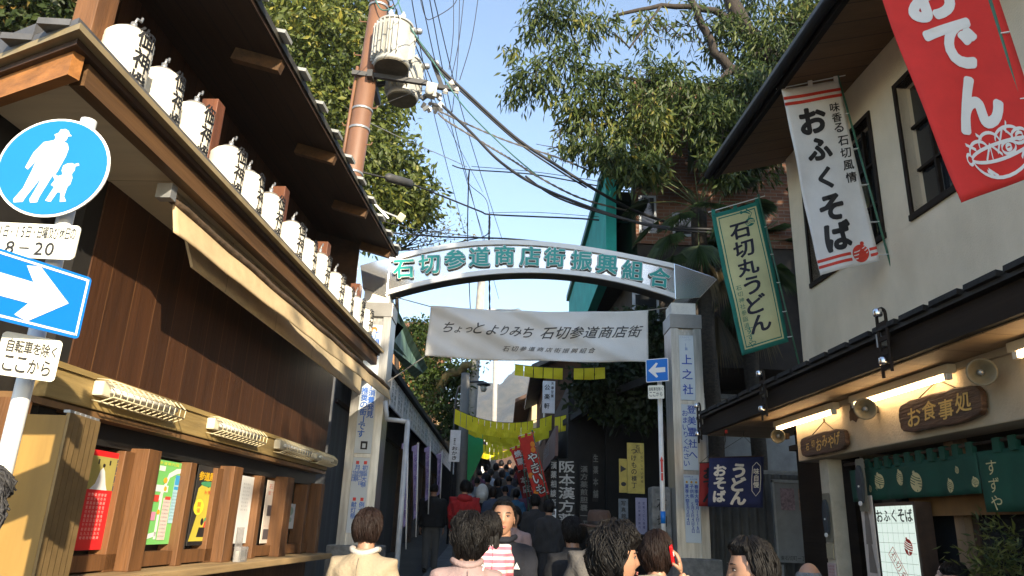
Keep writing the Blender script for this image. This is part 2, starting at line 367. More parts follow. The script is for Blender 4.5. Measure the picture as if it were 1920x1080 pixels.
who = ('nearest, largest white lantern beside the broad tan post', 'second white lantern from the tan post', 'third white lantern, just in front of a red-brown post', 'fourth lantern, first beyond the first red-brown post', 'fifth lantern along, middle one between two posts', 'sixth lantern along, before the second red-brown post', 'seventh lantern, first beyond the second red-brown post', 'eighth lantern along the roof edge, middle one of its bay', 'ninth lantern along, before the third red-brown post', 'tenth lantern, just past the third red-brown post', 'eleventh lantern of the row, above the arch pillar', 'twelfth lantern, last but one towards the arch', 'last lantern of the row, closest to the arch')
for k, s in enumerate(ls):
    p = LW(-.22, s, 3.735); lantern(p, who[k]+' on the lower roof', k)
# caged lamps
def cage_lamp(s0, s1, label):
    t = thing('caged_lamp', label, 'lamp', LW(-.6, s0, 2.22), -H_L, 'caged fluorescent lamps over the posters')
    Ln = s1-s0
    bevel(MB().span((0, 0, -.02), (.07, Ln, .075)).build('housing', mat('ivory_enamel', (.72, .66, .50), .4, .08), t), .012)
    tb = MB(); tb.tube([(.105, .05, .02), (.105, Ln-.05, .02)], .017, 10); tb.build('tube_lamp', mat('unlit_tube', (.8, .79, .74), .3), t, True)
    c = MB(); n = 12
    for i in range(n+1):
        y = Ln*i/n; c.tube([(.02, y, .085), (.10, y, .08), (.155, y, .03), (.15, y, -.03), (.07, y, -.06), (.01, y, -.05)], .0045, 5)
    for x, z in ((.10, .08), (.155, .03), (.15, -.03), (.07, -.06)): c.tube([(x, 0, z), (x, Ln, z)], .0045, 5)
    c.build('wire_guard', mat('cream_wire', (.66, .58, .38), .4), t, True)
for (s0, s1), l in zip(((4.62, 5.56), (6.25, 7.25), (7.85, 8.85), (9.1, 9.75)), ('caged fluorescent lamp above the red poster', 'caged fluorescent lamp above the yellow poster and the white sheet', 'smaller looking caged lamp third along the tan board', 'caged lamp farthest along the tan board, partly shaded')):
    cage_lamp(s0, s1, l)
# folded shutter
fs = thing('folding_shutter', 'folded stack of tan shutter panels at the near end of the poster window', 'shutter', (-2.3, 0, 0), -H_L)
for k in range(6):
    y = 3.84+k*.062
    MB().span((-.455, y, .12), (-.2-.01*k, y+.03, 1.97)).build('shutter_panel', mat('tan_shutter', (.33, .20, .055), .5, .15, 3, .05, stretch=(2, 2, .3)), fs)
    MB().span((-.205-.01*k, y+.002, .12), (-.185-.01*k, y+.046, 1.985)).build('panel_edge', mat('bronze_edge', (.30, .20, .09), .35, .2, metal=.4), fs)
    MB().span((-.225-.01*k, y+.006, 1.985), (-.19-.01*k, y+.04, 2.0)).build('hinge_cap', M_steel, fs)
MB().span((-.56, 3.80, 0), (-.458, 3.92, 2.05)).build('shutter_post', M_woodO, fs)
# posters: flat sheets with printing, each its own thing
def poster(s0, s1, z0, z1, col, label, draw, d=-.745):
    t = thing('poster', label, 'poster', LW(d, s0, z0), -H_L, 'posters in the shop window')
    W, Hh = s1-s0, z1-z0
    MB().span((-.006, 0, 0), (0, W, Hh)).build('sheet', mat('poster_'+col[0], col[1], .5, .04, 2), t)
    def fn(u, v, l=0): return Vector((.002+l, u*W, v*Hh))
    draw(t, fn)
def ink(n, c): return mat('ink_'+n, c, .55, .06, 8)
def d_red(t, fn):
    p = MB(); flat(p, rect(.02, .60, .98, .94), fn); p.build('photo_panel', ink('olive', (.42, .36, .10)), t)
    p = MB(); flat(p, [(.1, .6), (.22, .66), (.3, .80), (.36, .83), (.42, .79), (.5, .66), (.56, .6)], fn, lift=.001); p.build('white_robe', ink('white', (.8, .8, .8)), t)
    p = MB(); flat(p, rect(.70, .60, .97, .93), fn, lift=.001); p.build('photo_detail', ink('navy', (.06, .06, .10)), t)
    p = MB(); flat(p, disc(.37, .85, .035, .02), fn, lift=.001); flat(p, rect(.2, .86, .24, .91), fn, lift=.001); flat(p, rect(.5, .86, .54, .91), fn, lift=.001); p.build('photo_marks', M_ink, t)
    p = MB(); letters(p, vcol('幸福寺', .80, .88, .105, .2, .075), lambda u, v, l: fn(u, v, .002+l)); letters(p, vcol('のご案内', .82, .52, .105, .18, .075), lambda u, v, l: fn(u, v, .002+l)); p.build('gold_lettering', ink('gold', (.75, .45, .05)), t)
    p = MB()
    for j in range(6): letters(p, vcol('御祈願受付毎日午前九時', .13+j*.085, .55, .043, .055, .032), lambda u, v, l: fn(u, v, .002+l))
    p.build('small_print', ink('pale', (.85, .55, .5)), t)
def d_map(t, fn):
    p = MB(); flat(p, [(.05, .5), (.3, .52), (.5, .80), (.75, .86), (.95, .88), (.95, .93), (.7, .92), (.45, .85), (.25, .58), (.05, .56)], fn); flat(p, rect(.28, .06, .36, .6), fn); flat(p, [(.05, .06), (.36, .1), (.36, .15), (.05, .12)], fn); flat(p, rect(.1, .87, .3, .93), fn); flat(p, rect(.05, .62, .5, .70), fn, lift=.0005); p.build('map_paths', ink('white', (.8, .8, .8)), t)
    p = MB(); flat(p, rect(.68, .25, .97, .80), fn, lift=.001); p.build('blue_legend', ink('lightblue', (.40, .66, .78)), t)
    p = MB(); flat(p, rect(.40, .05, .66, .55), fn, lift=.001); p.build('pink_legend', ink('lightpink', (.78, .60, .55)), t)
    p = MB(); flat(p, rect(.70, .72, .95, .84), fn, lift=.0015); flat(p, rect(.70, .66, .95, .70), fn, lift=.0015); p.build('blue_boxes', ink('blue', (.04, .35, .70)), t)
    p = MB(); flat(p, rect(.04, .50, .24, .58), fn, lift=.0015); flat(p, rect(.45, .53, .64, .57), fn, lift=.0015); p.build('red_boxes', ink('red', (.70, .06, .04)), t)
    p = MB(); flat(p, disc(.36, .76, .07, .035), fn, lift=.0015); flat(p, disc(.40, .66, .05, .03), fn, lift=.0015); flat(p, disc(.30, .38, .05, .03), fn, lift=.0015); p.build('orange_spots', ink('orange', (.85, .45, .03)), t)
    p = MB(); flat(p, rect(.05, .28, .22, .38), fn, lift=.0015); p.build('pink_box', ink('pink', (.80, .30, .45)), t)
    p = MB(); letters(p, hrow('参道案内図', .12, .965, .14, .12, .04), lambda u, v, l: fn(u, v, .002+l)); p.build('title', ink('yellow', (.85, .75, .05)), t)
    p = MB()
    for j in range(9): letters(p, hrow('名所旧跡案内', .71, .62-j*.04, .046, .036, .02), lambda u, v, l: fn(u, v, .002+l))
    for j in range(10): letters(p, hrow('石切参道店', .43, .5-j*.045, .046, .036, .02), lambda u, v, l: fn(u, v, .002+l))
    p.build('small_print', ink('slate', (.15, .25, .28)), t)
def d_yel(t, fn):
    p = MB(); flat(p, [(.02, .05), (.98, .05), (.95, .78), (.75, .76), (.5, .72), (.25, .76), (.1, .70), (.05, .5), (.2, .38)], fn); p.build('yellow_ground', ink('mustard', (.62, .52, .06)), t)
    p = MB(); letters(p, hrow('参道風和', .15, .86, .22, .22, .11), lambda u, v, l: fn(u, v, .002+l), bold=.02); p.build('title', ink('amber', (.85, .50, .02)), t)
    p = MB(); flat(p, disc(.5, .765, .33, .035), fn, lift=.001); flat(p, disc(.78, .42, .12, .08), fn, lift=.001); flat(p, disc(.62, .3, .1, .05), fn, lift=.001); p.build('green_shapes', ink('green', (.06, .32, .14)), t)
    p = MB(); flat(p, disc(.22, .47, .2, .1), fn, lift=.0015); p.build('yellow_badge', ink('lemon', (.90, .78, .05)), t)
    p = MB(); letters(p, vcol('開催', .22, .5, .07, .14, .06), lambda u, v, l: fn(u, v, .003+l)); letters(p, hrow('秋祭', .42, .66, .14, .12, .05), lambda u, v, l: fn(u, v, .003+l)); p.build('red_lettering', ink('red', (.70, .06, .04)), t)
    p = MB(); flat(p, [(.3, .1), (.36, .22), (.66, .22), (.74, .1)], fn, lift=.001); flat(p, disc(.45, .29, .06, .045), fn, lift=.0012); flat(p, rect(.02, .01, .98, .05), fn, lift=.001); p.build('dark_shapes', M_ink, t)
    p = MB(); flat(p, [(.52, .22), (.56, .30), (.64, .30), (.68, .22)], fn, lift=.0015); p.build('red_shape', ink('red', 0), t)
def d_plain(t, fn):
    p = MB()
    for j in range(8): letters(p, hrow('御礼参拝', .2, .88-j*.055, .13, .08, .03), lambda u, v, l: fn(u, v, .001+l))
    p.build('small_print', ink('grey', (.45, .45, .44)), t)
def d_photo(t, fn):
    p = MB(); letters(p, hrow('石切', .25, .90, .32, .28, .08), lambda u, v, l: fn(u, v, .001+l)); letters(p, hrow('まつり', .2, .80, .26, .22, .07), lambda u, v, l: fn(u, v, .001+l)); letters(p, hrow('十一月十五日', .15, .27, .14, .1, .02), lambda u, v, l: fn(u, v, .001+l)); p.build('red_lettering', ink('red2', (.65, .2, .16)), t)
    p = MB(); flat(p, rect(.18, .43, .85, .6), fn); flat(p, rect(.1, .06, .45, .22), fn); flat(p, rect(.5, .08, .9, .22), fn); p.build('photo_panel', ink('charcoal', (.08, .07, .08)), t)
    p = MB(); flat(p, rect(.55, .5, .83, .66), fn, lift=.001); p.build('photo_tint', ink('mauve', (.35, .14, .16)), t)
def d_small(t, fn):
    p = MB(); flat(p, disc(.5, .7, .28, .18), fn); flat(p, disc(.5, .35, .2, .1), fn); p.build('printed_motif', ink('greygreen', (.25, .35, .28)), t)
poster(4.99, 5.43, 1.26, 1.90, ('red', (.72, .015, .02)), 'red poster with a robed figure photo and gold lettering, nearest the shutter', d_red)
poster(5.85, 6.31, 1.28, 1.91, ('green', (.20, .58, .16)), 'green and white illustrated map poster between brown posts', d_map)
poster(6.56, 7.03, 1.26, 1.93, ('black', (.03, .03, .03)), 'yellow and black festival poster with orange title', d_yel)
poster(7.52, 7.87, 1.26, 1.90, ('white', (.80, .80, .78)), 'plain white notice sheet to the right of the yellow poster', d_plain)
poster(8.22, 8.66, 1.25, 1.90, ('cream', (.70, .62, .54)), 'pale poster with red title and dark photographs', d_photo)
poster(8.90, 9.22, 1.40, 1.68, ('grey', (.55, .56, .55)), 'small grey print low in the far window bay', d_small)
poster(9.42, 9.66, 1.35, 1.75, ('faded', (.36, .40, .42)), 'faded bluish sheet in the last window bay', d_small)
lh = thing('leaflet_holder', 'clear plastic leaflet holder standing on the window sill', 'holder', LW(-.56, 7.12, 1.116), -H_L)
M_acr = mat('clear_plastic', (.85, .85, .85), .15, 0, trans=.85)
MB().span((0, 0, 0), (.006, .16, .30)).span((.06, 0, 0), (.066, .16, .13)).span((0, 0, 0), (.066, .006, .13)).span((0, .154, 0), (.066, .16, .13)).build('shell', M_acr, lh)
MB().box((.03, .08, .05), (.03, .14, .09)).build('leaflets', mat('leaflet', (.75, .72, .66), .6), lh)
# ================================================================ right white plaster house with the soba shop
H_R = math.radians(-3.0)
def RW(d, s, z): return Vector((4.2+d*math.cos(H_R)+s*math.sin(H_R), -d*math.sin(H_R)+s*math.cos(H_R), z))
RO = (4.2, 0, 0)
rb = thing('plaster_house', 'cream plastered house with dark eaves above a lit noodle shop front, right side', 'house', RO, -H_R)
M_plas = mat('cream_plaster', (.78, .66, .50), .9, .08, 1.1, .35, bscale=70, stretch=(1.2, 1.2, .8), col2=(.64, .54, .40))
M_eave = planks('brown_eave_boards', (.15, .078, .032), .30, 1, (.04, .02, .01), .6, .12, 0, .05)
M_pbl = mat('black_brown_board', (.021, .013, .008), .7, .3, 4, .15, stretch=(3, .15, 3), spec=.2)
Y0, Y1 = -2.6, 9.12
wn = ((6.50, 5.10, 4.53, 5.93), (8.66, 7.06, 4.54, 5.93))
m = MB()
m.span((0, Y0, 3.0), (.2, Y1, 4.53)).span((0, Y0, 5.93), (.2, Y1, 6.50)).span((0, Y0, 4.53), (.2, 5.10, 5.93)).span((0, 6.50, 4.53), (.2, 7.06, 5.93)).span((0, 8.66, 4.53), (.2, Y1, 5.93))
m.span((.2, Y1-.2, 0), (6.4, Y1, 6.5)).span((.2, Y0, 0), (6.4, Y0+.2, 6.5)).span((6.2, Y0+.2, 0), (6.4, Y1-.2, 6.5))
m.build('plaster_wall', M_plas, rb)
for k, (a, b, z0, z1) in enumerate(wn):
    w_ = MB(); w_.span((-.03, b-.06, z0-.06), (.10, a+.06, z0)).span((-.02, b-.05, z1), (.10, a+.05, z1+.05)).span((-.02, a, z0), (.10, a+.05, z1)).span((-.02, b-.05, z0), (.10, b, z1))
    f = w_.build('window', M_pbl, rb)
    MB().span((.14, b, z0), (.155, a, z1)).build('pane', M_glass, f)
    l_ = MB()
    for i in range(1, 5): l_.span((.09, b+(a-b)*i/5-.014, z0), (.125, b+(a-b)*i/5+.014, z1))
    for i in range(1, 3): l_.span((.088, b, z0+(z1-z0)*i/3-.014), (.123, a, z0+(z1-z0)*i/3+.014))
    l_.build('lattice', M_pbl, f)
# main roof
E1 = 9.22
def rz_(d): return 6.22+(d+1.0)*.27
def rprism(dl, dh, lo, hi, s0=Y0-.3, s1=E1):
    q = MB(); q.prism([(dl, s0), (dl, s1), (dh, s1), (dh, s0)], lambda a, b: Vector((a, b, rz_(a)+lo)), lambda a, b: Vector((a, b, rz_(a)+hi))); return q
rprism(-.94, -.003, 0, .02).build('eave_soffit', M_eave, rb)
rprism(-1.0, -.93, -.05, .13).build('eave_fascia', mat('black_gutter', (.012, .010, .009), .8, .2, spec=.15), rb)
gt = MB(); gt.tube([(-1.06, Y0-.3, 6.25), (-1.06, E1+.05, 6.25)], .055, 10)
gt.build('gutter', mat('black_gutter', 0), rb, True)
rprism(-.93, 3.2, .021, .05).build('roof_deck', M_woodD, rb)
rf = MB(); rf.prism([(-1.04, Y0-.35), (-1.04, E1+.04), (3.2, E1+.04), (3.2, Y0-.35)], lambda a, b: Vector((a, b, rz_(a)+.14)), lambda a, b: Vector((a, b, rz_(a)+.22)))
rf.prism([(3.2, Y0-.35), (3.2, E1+.04), (7.4, E1+.04), (7.4, Y0-.35)], lambda a, b: Vector((a, b, rz_(3.2)+.14-(a-3.2)*.27)), lambda a, b: Vector((a, b, rz_(3.2)+.22-(a-3.2)*.27)))
rf.build('tiled_roof', M_tile, rb)
MB().prism([(.2, 6.5), (6.2, 6.5), (3.2, 7.35)], lambda a, b: Vector((a, Y1-.15, b)), lambda a, b: Vector((a, Y1-.02, b))).build('gable_wall', M_plas, rb)
# pent roof over the shop
P1 = 10.05
q = MB(); q.prism([(-1.03, 2.99), (.0, 3.42), (.0, 3.34), (-1.03, 2.93)], lambda a, b: Vector((a, -2.4, b)), lambda a, b: Vector((a, P1-.06, b))); q.build('pent_roof', M_tile, rb)
MB().span((-1.06, -2.4, 2.78), (-1.0, P1-.04, 2.975)).build('pent_fascia', M_pbl, rb)
MB().span((-1.11, -2.4, 2.985), (-.98, P1+.03, 3.02)).build('pent_edge', M_black, rb)
for k in range(34): MB().box((-1.09, -2.2+k*.36, 3.03), (.10, .30, .04), (0, .15, .0)).build('pent_edge_tile', mat('black_tile', (.022, .020, .019), .7, .3, 5, .3, spec=.25), rb)
M_psof = planks('tan_soffit', (.36, .25, .14), .45, 1, (.12, .07, .04), .7, .12, 0, .02)
MB().span((-1.0, -2.4, 2.77), (.0, P1-.06, 2.79)).build('pent_soffit', M_psof, rb)
MB().span((-1.0, P1-.09, 2.80), (0, P1-.05, 2.93)).build('pent_end', M_pbl, rb)
bevel(MB().span((-.62, -2.3, 2.29), (-.34, 8.12, 2.768)).build('shop_fascia', mat('cream_fascia', (.50, .41, .29), .85, .15, 2, .2, bscale=50), rb), .01)
MB().span((-.66, -2.3, 2.72), (-.622, 8.16, 2.768)).build('lamp_batten', mat('beige_batten', (.45, .37, .26), .6, .1), rb)
MB().span((-.33, -2.3, 2.5), (3.0, 9.0, 2.56)).build('shop_ceiling', M_woodD, rb)
bevel(MB().span((-.55, 7.62, 0), (-.40, 7.80, 2.285)).build('corner_post', mat('cream_post', (.52, .45, .34), .7, .15), rb), .008)
for s in (6.02, 4.3, 2.4, .6): MB().span((-.28, s, 0), (-.16, s+.12, 2.49)).build('door_post', mat('pale_wood_frame', (.30, .20, .12), .6, .2, stretch=(2, 2, .2)), rb)
MB().span((-.26, -2, 1.98), (-.18, 7.6, 2.07)).build('door_lintel', M_woodD, rb)
for s0, s1 in ((6.16, 7.6), (4.44, 6.0), (2.54, 4.28)):
    f = MB(); f.span((-.23, s0, .1), (-.19, s0+.06, 1.975)).span((-.23, s1-.06, .1), (-.19, s1, 1.975)).span((-.23, s0, .1), (-.19, s1, .18)).span((-.23, s0, 1.32), (-.19, s1, 1.36)); f = f.build('sliding_door', M_woodD, rb)
    MB().span((-.215, s0+.06, .18), (-.205, s1-.06, 1.97)).build('pane', M_glass, f)
MB().span((2.8, -2.2, 0), (2.9, 9.0, 2.5)).build('shop_back_wall', mat('dim_brown_wall', (.10, .07, .045), .8, .3), rb)
MB().span((-.20, 7.82, 0), (-.1, 9.10, 2.76)).span((-.55, 7.80, 2.29), (-.12, 7.86, 2.76)).build('side_panel_wall', M_pbl, rb)
MB().span((-1.0, -2.6, -.02), (3, 9.1, .12)).build('shop_floor', mat('concrete_step', (.30, .29, .27), .8, .2), rb)
# fluorescent tubes
def tube_lamp(s0, s1, label):
    t = thing('fluorescent_lamp', label, 'lamp', RW(-.66, s0, 2.70), -H_R, 'lit fluorescent lamps under the shop eaves'); Ln = s1-s0
    bevel(MB().span((-.07, -.05, -.005), (0, Ln+.05, .062)).build('housing', mat('cream_enamel', (.70, .62, .46), .4, .06), t), .008)
    for y in (-.02, Ln-.02): MB().span((-.06, y, -.05), (-.02, y+.04, -.006)).build('socket', M_white, t)
    b = MB(); b.tube([(-.04, .02, -.028), (-.04, Ln-.02, -.028)], .0165, 12); b.build('tube', mat('glowing_tube', (.9, .8, .6), .3, emit=(1.0, .70, .38), estr=9.0), t, True)
tube_lamp(7.09, 8.42, 'lit fluorescent tube above the small souvenir signboard')
tube_lamp(5.34, 6.69, 'lit fluorescent tube above the large dining signboard')
tube_lamp(3.30, 4.63, 'lit fluorescent tube at the right edge of the photo, nearest the camera')
# wooden signboards
def plank_sign(s0, s1, z0, z1, txt, label):
    t = thing('wooden_signboard', label, 'sign', RW(-.64, s0, z0), -H_R, 'rough bark signboards on the shop fascia'); W = s1-s0; Hh = z1-z0; rnd = random.Random(int(s0*10))
    P = []
    N = 44
    for i in range(N):
        a = 2*PI*i/N; c, s_ = math.cos(a), math.sin(a); k = (abs(c)**5+abs(s_)**5)**(-1/5)
        P.append((W/2+W/2*c*k*(1+rnd.uniform(-.018, .018)), Hh/2+Hh/2*s_*k*(1+rnd.uniform(-.05, .05))))
    b = MB(); b.prism(P, lambda u, v: Vector((0, u, v)), lambda u, v: Vector((-.05, u, v))); o = b.build('board', mat('carved_dark_wood', (.10, .045, .02), .5, .4, 8, .4, stretch=(2, .3, 2)), t); bevel(o, .012)
    fn = lambda u, v, l: Vector((-.054-l, u, v))
    n = len(txt); lt = MB(); st = W*.80/n
    ch = [(c, W-(W*.12+st*(i+.5)), Hh*.5+(.01 if i % 2 else -.012), -st*.86*(.62 if c in '石切' and n > 4 else 1), Hh*.56*(.62 if c in '石切' and n > 4 else 1), -.12) for i, c in enumerate(txt)]
    letters(lt, ch, fn, bold=.018); lt.build('lettering', M_gold, t)
    r = MB(); ap = Vector((.01, W*.52, Hh+.11)); r.tube([(-.02, W*.25, Hh*.96), ap], .005, 5); r.tube([ap, (-.02, W*.78, Hh*.96)], .005, 5); r.tube([ap, ap+Vector((0, 0, .03))], .008, 5); r.build('rope', M_rope, t)
plank_sign(5.05, 6.05, 2.335, 2.585, 'お食事処', 'large dark bark signboard with gold lettering hung in the middle of the fascia')
plank_sign(6.95, 7.90, 2.31, 2.52, '石切おみやげ', 'smaller dark signboard with gold lettering near the left end of the fascia')
# horn speakers
def horn(s, z, label, r=.085, yaw=.5):
    t = thing('horn_speaker', label, 'loudspeaker', RW(-.64, s, z), -H_R, 'horn loudspeakers on the shop fascia')
    M = Euler((math.radians(98), 0, -yaw)).to_matrix()
    b = MB(); prof = [(.02, -.02), (.022, .02), (.03, .07), (.05, .11), (r, .15), (r+.008, .155), (r+.006, .16), (r-.006, .156), (.045, .115), (.015, .08)]
    b.lathe([(a, z_-.0) for a, z_ in prof], (-.10, .03, 0), 22, M); b.build('horn', mat('olive_horn', (.17, .145, .09), .45, .2), t, True)
    MB().box((-.04, .04, 0), (.09, .07, .06)).build('bracket', M_pbl, t); c = MB(); c.ball(M @ Vector((0, 0, .10))+Vector((-.10, .03, 0)), .022); c.build('driver_cone', M_steel, t, True)
horn(6.42, 2.60, 'olive horn loudspeaker between the two lit tubes'); horn(4.93, 2.62, 'olive horn loudspeaker right of the large signboard'); horn(8.26, 2.58, 'olive horn loudspeaker at the left end of the fascia', .07)
p_ = MB(); rr = random.Random(4); flat(p_, [(.11*math.cos(a)*rr.uniform(.7, 1.1), .09*math.sin(a)*rr.uniform(.7, 1.15)) for a in [i*2*PI/18 for i in range(18)]], lambda u, v, l: Vector((-.623, 6.86+u, 2.63+v))); p_.build('bare_patch', mat('rust_patch', (.10, .05, .025), .9, .4, 12), rb)
# perforated iron pole brackets on the pent edge
for s, l in ((5.38, 'black perforated iron pole bracket at the foot of the white banner flag'), (7.70, 'black iron pole bracket left of the small souvenir signboard'), (9.88, 'black iron pole bracket at the far tip of the pent roof')):
    t = thing('pole_bracket', l, 'bracket', RW(-1.11, s, 2.66), -H_R, 'iron pole brackets on the pent roof edge')
    b = MB()
    b.tube([(-.02, -.06, .03), (-.02, -.06, .46)]+[(-.02, -.06*math.cos(a), .46+.06*math.sin(a)) for a in [i*PI/8 for i in range(1, 8)]]+[(-.02, .06, .46), (-.02, .06, .0)], .012, 6)
    for z in (.05, .16, .27, .38): b.span((-.03, -.055, z), (-.012, .055, z+.035))
    b.build('frame', M_pbl, t)
    c = MB()
    for z in (.08, .45): c.lathe([(.03, 0), (.034, .01), (.034, .045), (.03, .055)], (-.06, -.03, z), 12)
    c.build('clamp', mat('chrome', (.7, .7, .72), .2, .05, metal=1), t, True)
    MB().span((-.005, .06, .25), (.05, .13, .36)).build('wall_plate', M_steel, t)
# green noren
def bell(mb_y, mb_d, cx, cy, r, fn, rot=0):
    """round shrine bell emblem: body, stripes, slot"""
    P = [(cx+r*math.cos(a)*.92, cy+r*math.sin(a)) for a in [i*2*PI/24 for i in range(24)]]
    flat(mb_y, P, fn, lift=.003); flat(mb_y, disc(cx+r*.25, cy+r*1.02, r*.2, n=10), fn, lift=.003)
    for k in (-.25, .05, .35, .62):
        strokes(mb_d, [[(cx+r*x*math.sqrt(max(.02, .80-k*k*.8)), cy+r*(k+.28*x-.12*(1-x*x))) for x in [i/5-1 for i in range(11)]]], r*.09, lambda u, v, l: fn(u, v, .005+l))
    strokes(mb_d, [[(cx-.02*r, cy-r*.92), (cx+.02*r, cy-r*.5)]], r*.12, lambda u, v, l: fn(u, v, .005+l)); flat(mb_d, disc(cx+.02*r, cy-r*.45, r*.11, n=10), fn, lift=.005)
def noren(s0, s1, zt, zb, label, draw, mt, d=-.47):
    t = thing('noren_curtain', label, 'shop curtain', RW(d, s0, 0), -H_R); W = s1-s0
    def fn(u, v, l=0): return Vector((-.012*math.sin(u*9+.5)-.010*math.sin(u*23)*(1-(v-zb)/(zt-zb))-l-.012, u, v))
    g = MB(); g.grid(lambda a, b: fn(a*W, zt+(zb-zt)*b), 70, 6, (.004, 0, 0)); g.build('cloth', mt, t, True)
    r = MB(); r.tube([(0, -.08, zt+.06), (0, W+.08, zt+.06)], .014, 8); r.build('rod', M_woodD, t, True)
    for k in range(int(W/.16)): MB().span((-.024, .03+k*.16, zt-.02), (.016, .10+k*.16, zt+.08)).build('loop', mt, t)
    draw(t, fn, W)
M_green = mat('green_cloth', (.005, .06, .036), .75, .12); M_nory = mat('cream_dye', (.62, .52, .26), .7)
def dr1(t, fn, W):
    a = MB(); b = MB()
    for u, v, r in ((.20, 2.0, .052), (.42, 1.96, .03), (.56, 2.02, .065), (.88, 2.03, .062), (1.13, 1.98, .078), (1.55, 1.93, .05), (1.66, 2.04, .026), (1.86, 1.94, .035)): a = MB(); b = MB(); bell(a, b, 1.9-u, v, r, fn); e = a.build('bell_emblem', M_nory, t); b.build('emblem_lines', M_green, e)
    c = MB(); letters(c, vcol('すずや', W-.50, 2.06, .05, -.035, .035), lambda u, v, l: fn(u, v, .004+l)); c.build('lettering', M_nory, t)
noren(5.47, 7.35, 2.15, 1.86, 'short green shop curtain dyed with cream bells over the shop doors', dr1, M_green)
def dr2(t, fn, W):
    a = MB(); b = MB(); bell(a, b, W-.62, 1.95, .075, fn); a.build('bell_emblem', M_nory, t); b.build('emblem_lines', M_green, t)
    c = MB(); letters(c, vcol('すずや', W-.14, 2.03, .12, -.095, .10), lambda u, v, l: fn(u, v, .004+l)); c.build('lettering', M_nory, t)
noren(3.9, 5.46, 2.15, 1.73, 'longer green shop curtain with cream lettering at the right edge', dr2, mat('green_cloth_b', (.005, .065, .038), .75, .12))
g_ = tag(MB().span((-.36, 4.3, 1.72), (-.345, 6.6, 1.99)).build('inner_curtain', mat('brown_gauze', (.20, .10, .03), .8, .2)), 'brown inner curtain hanging behind the green one', 'curtain'); g_.location = RO; g_.rotation_euler = (0, 0, -H_R)
# lit sign box, paper charm, plant, doll
t = thing('light_box_sign', 'lit white upright sign box with black brush lettering and a red bell', 'sign', RW(-.52, 6.26, .75), -H_R)
MB().span((0, 0, 0), (.14, .62, 1.08)).build('case', M_woodD, t)
m_ = mat('lit_sign_face', (.75, .78, .72), .5, .08, 2, emit=(.78, .92, .80), estr=.30)
MB().span((-.008, .03, .03), (-.001, .59, 1.05)).build('face', m_, t)
fn = lambda u, v, l: Vector((-.010-l, u, v))
gr_ = MB()
for k in range(1, 7): strokes(gr_, [[(.03+k*.08, .03), (.03+k*.08, 1.05)]], .003, fn)
for k in range(1, 13): strokes(gr_, [[(.03, .03+k*.08), (.59, .03+k*.08)]], .003, fn)
gr_.build('paper_grid', mat('grid_line', (.42, .45, .40), .6), t)
c = MB(); letters(c, hrow('おふくそば', .53, .97, -.112, -.10, .10, .1), lambda u, v, l: fn(u, v, .001+l), bold=.02); letters(c, hrow('すずや', .46, .13, -.16, -.13, .13, .1), lambda u, v, l: fn(u, v, .001+l), bold=.02); c.build('lettering', M_ink, t)
a = MB(); b = MB(); bell(a, b, .14, .72, .065, fn); a.build('bell_emblem', mat('ink_vermilion', (.62, .04, .02), .6), t); b.build('emblem_lines', m_, t)
def rot2(x, y, a=-.9): return (.33+x*math.cos(a)-y*math.sin(a), .53+x*math.sin(a)+y*math.cos(a))
c = MB(); bx = [(-.2, -.05), (.2, -.05), (.2, .05), (-.2, .05), (-.2, -.05)]
f2 = lambda u, v, l: fn(*rot2(u, v), .001)
for i in range(4): strokes(c, [[(-bx[i][0], bx[i][1]), (-bx[i+1][0], bx[i+1][1])]], .006, lambda u, v, l: fn(.62-rot2(u, v)[0], rot2(u, v)[1], .001+l))
letters(c, [(ch, -.14+i*.093, 0, .075, .075) for i, ch in enumerate('石切名物')], lambda u, v, l: fn(.62-rot2(u, v)[0], rot2(u, v)[1], .001+l)); c.build('stamp', mat('ink_vermilion', 0), t)
t = thing('paper_print', 'long paper print of a robed figure beside the lit sign box', 'poster', RW(-.53, 6.9, 1.18), -H_R)
MB().span((0, 0, 0), (.012, .2, .72)).build('sheet', mat('pale_pink_paper', (.60, .52, .46), .7, .1), t)
c = MB(); fn = lambda u, v, l: Vector((-.002-l, u, v)); flat(c, [(.05, .3), (.16, .3), (.14, .56), (.12, .62), (.09, .62), (.06, .5)], fn); flat(c, [(.02, .06), (.15, .06), (.13, .3), (.07, .3)], fn, lift=.001); c.build('robe', mat('ink_taupe', (.22, .18, .15), .7), t)
def charm(s, z, label, g=None):
    t = thing('hanging_charm', label, 'ornament', RW(-.575, s, z), -H_R, 'clear wrapped ornaments by the shop entrance')
    b = MB(); b.prism(disc(0, .22, .055, .17, 20), lambda u, v: Vector((.012, u, v)), lambda u, v: Vector((-.012, u, v))); b.build('oval', mat('charm_dark', (.06, .07, .08), .25), t)
    c = MB(); c.prism(rrect(-.075, -.02, .075, .45, .02), lambda u, v: Vector((.018, u, v)), lambda u, v: Vector((.014, u, v))); c.build('backing_card', mat('charm_card', (.20, .18, .13), .4), t)
    c = MB(); c.prism(disc(0, .2, .009, .009, 12), lambda u, v: Vector((-.013, u, v)), lambda u, v: Vector((-.02, u, v))); c.prism(disc(0, .05, .03, .02, 16), lambda u, v: Vector((-.013, u, v)), lambda u, v: Vector((-.02, u, v))); c.build('white_motif', M_white, t)
charm(7.70, 1.50, 'clear wrapped ornament pinned to the cream corner post'); charm(6.98, 1.78, 'clear wrapped ornament hanging in front of the green curtain')
t = thing('notice_strip', 'small red and white leaflets taped low on the cream corner post', 'notice', RW(-.555, 7.63, 1.05), -H_R)
MB().span((-.012, 0, 0), (0, .15, .24)).build('leaflet', mat('ink_pale2', (.55, .42, .40), .6), t); MB().span((-.013, .01, .28), (-.001, .14, .42)).build('price_card', mat('ink_tancard', (.40, .34, .22), .6), t)
c = MB()
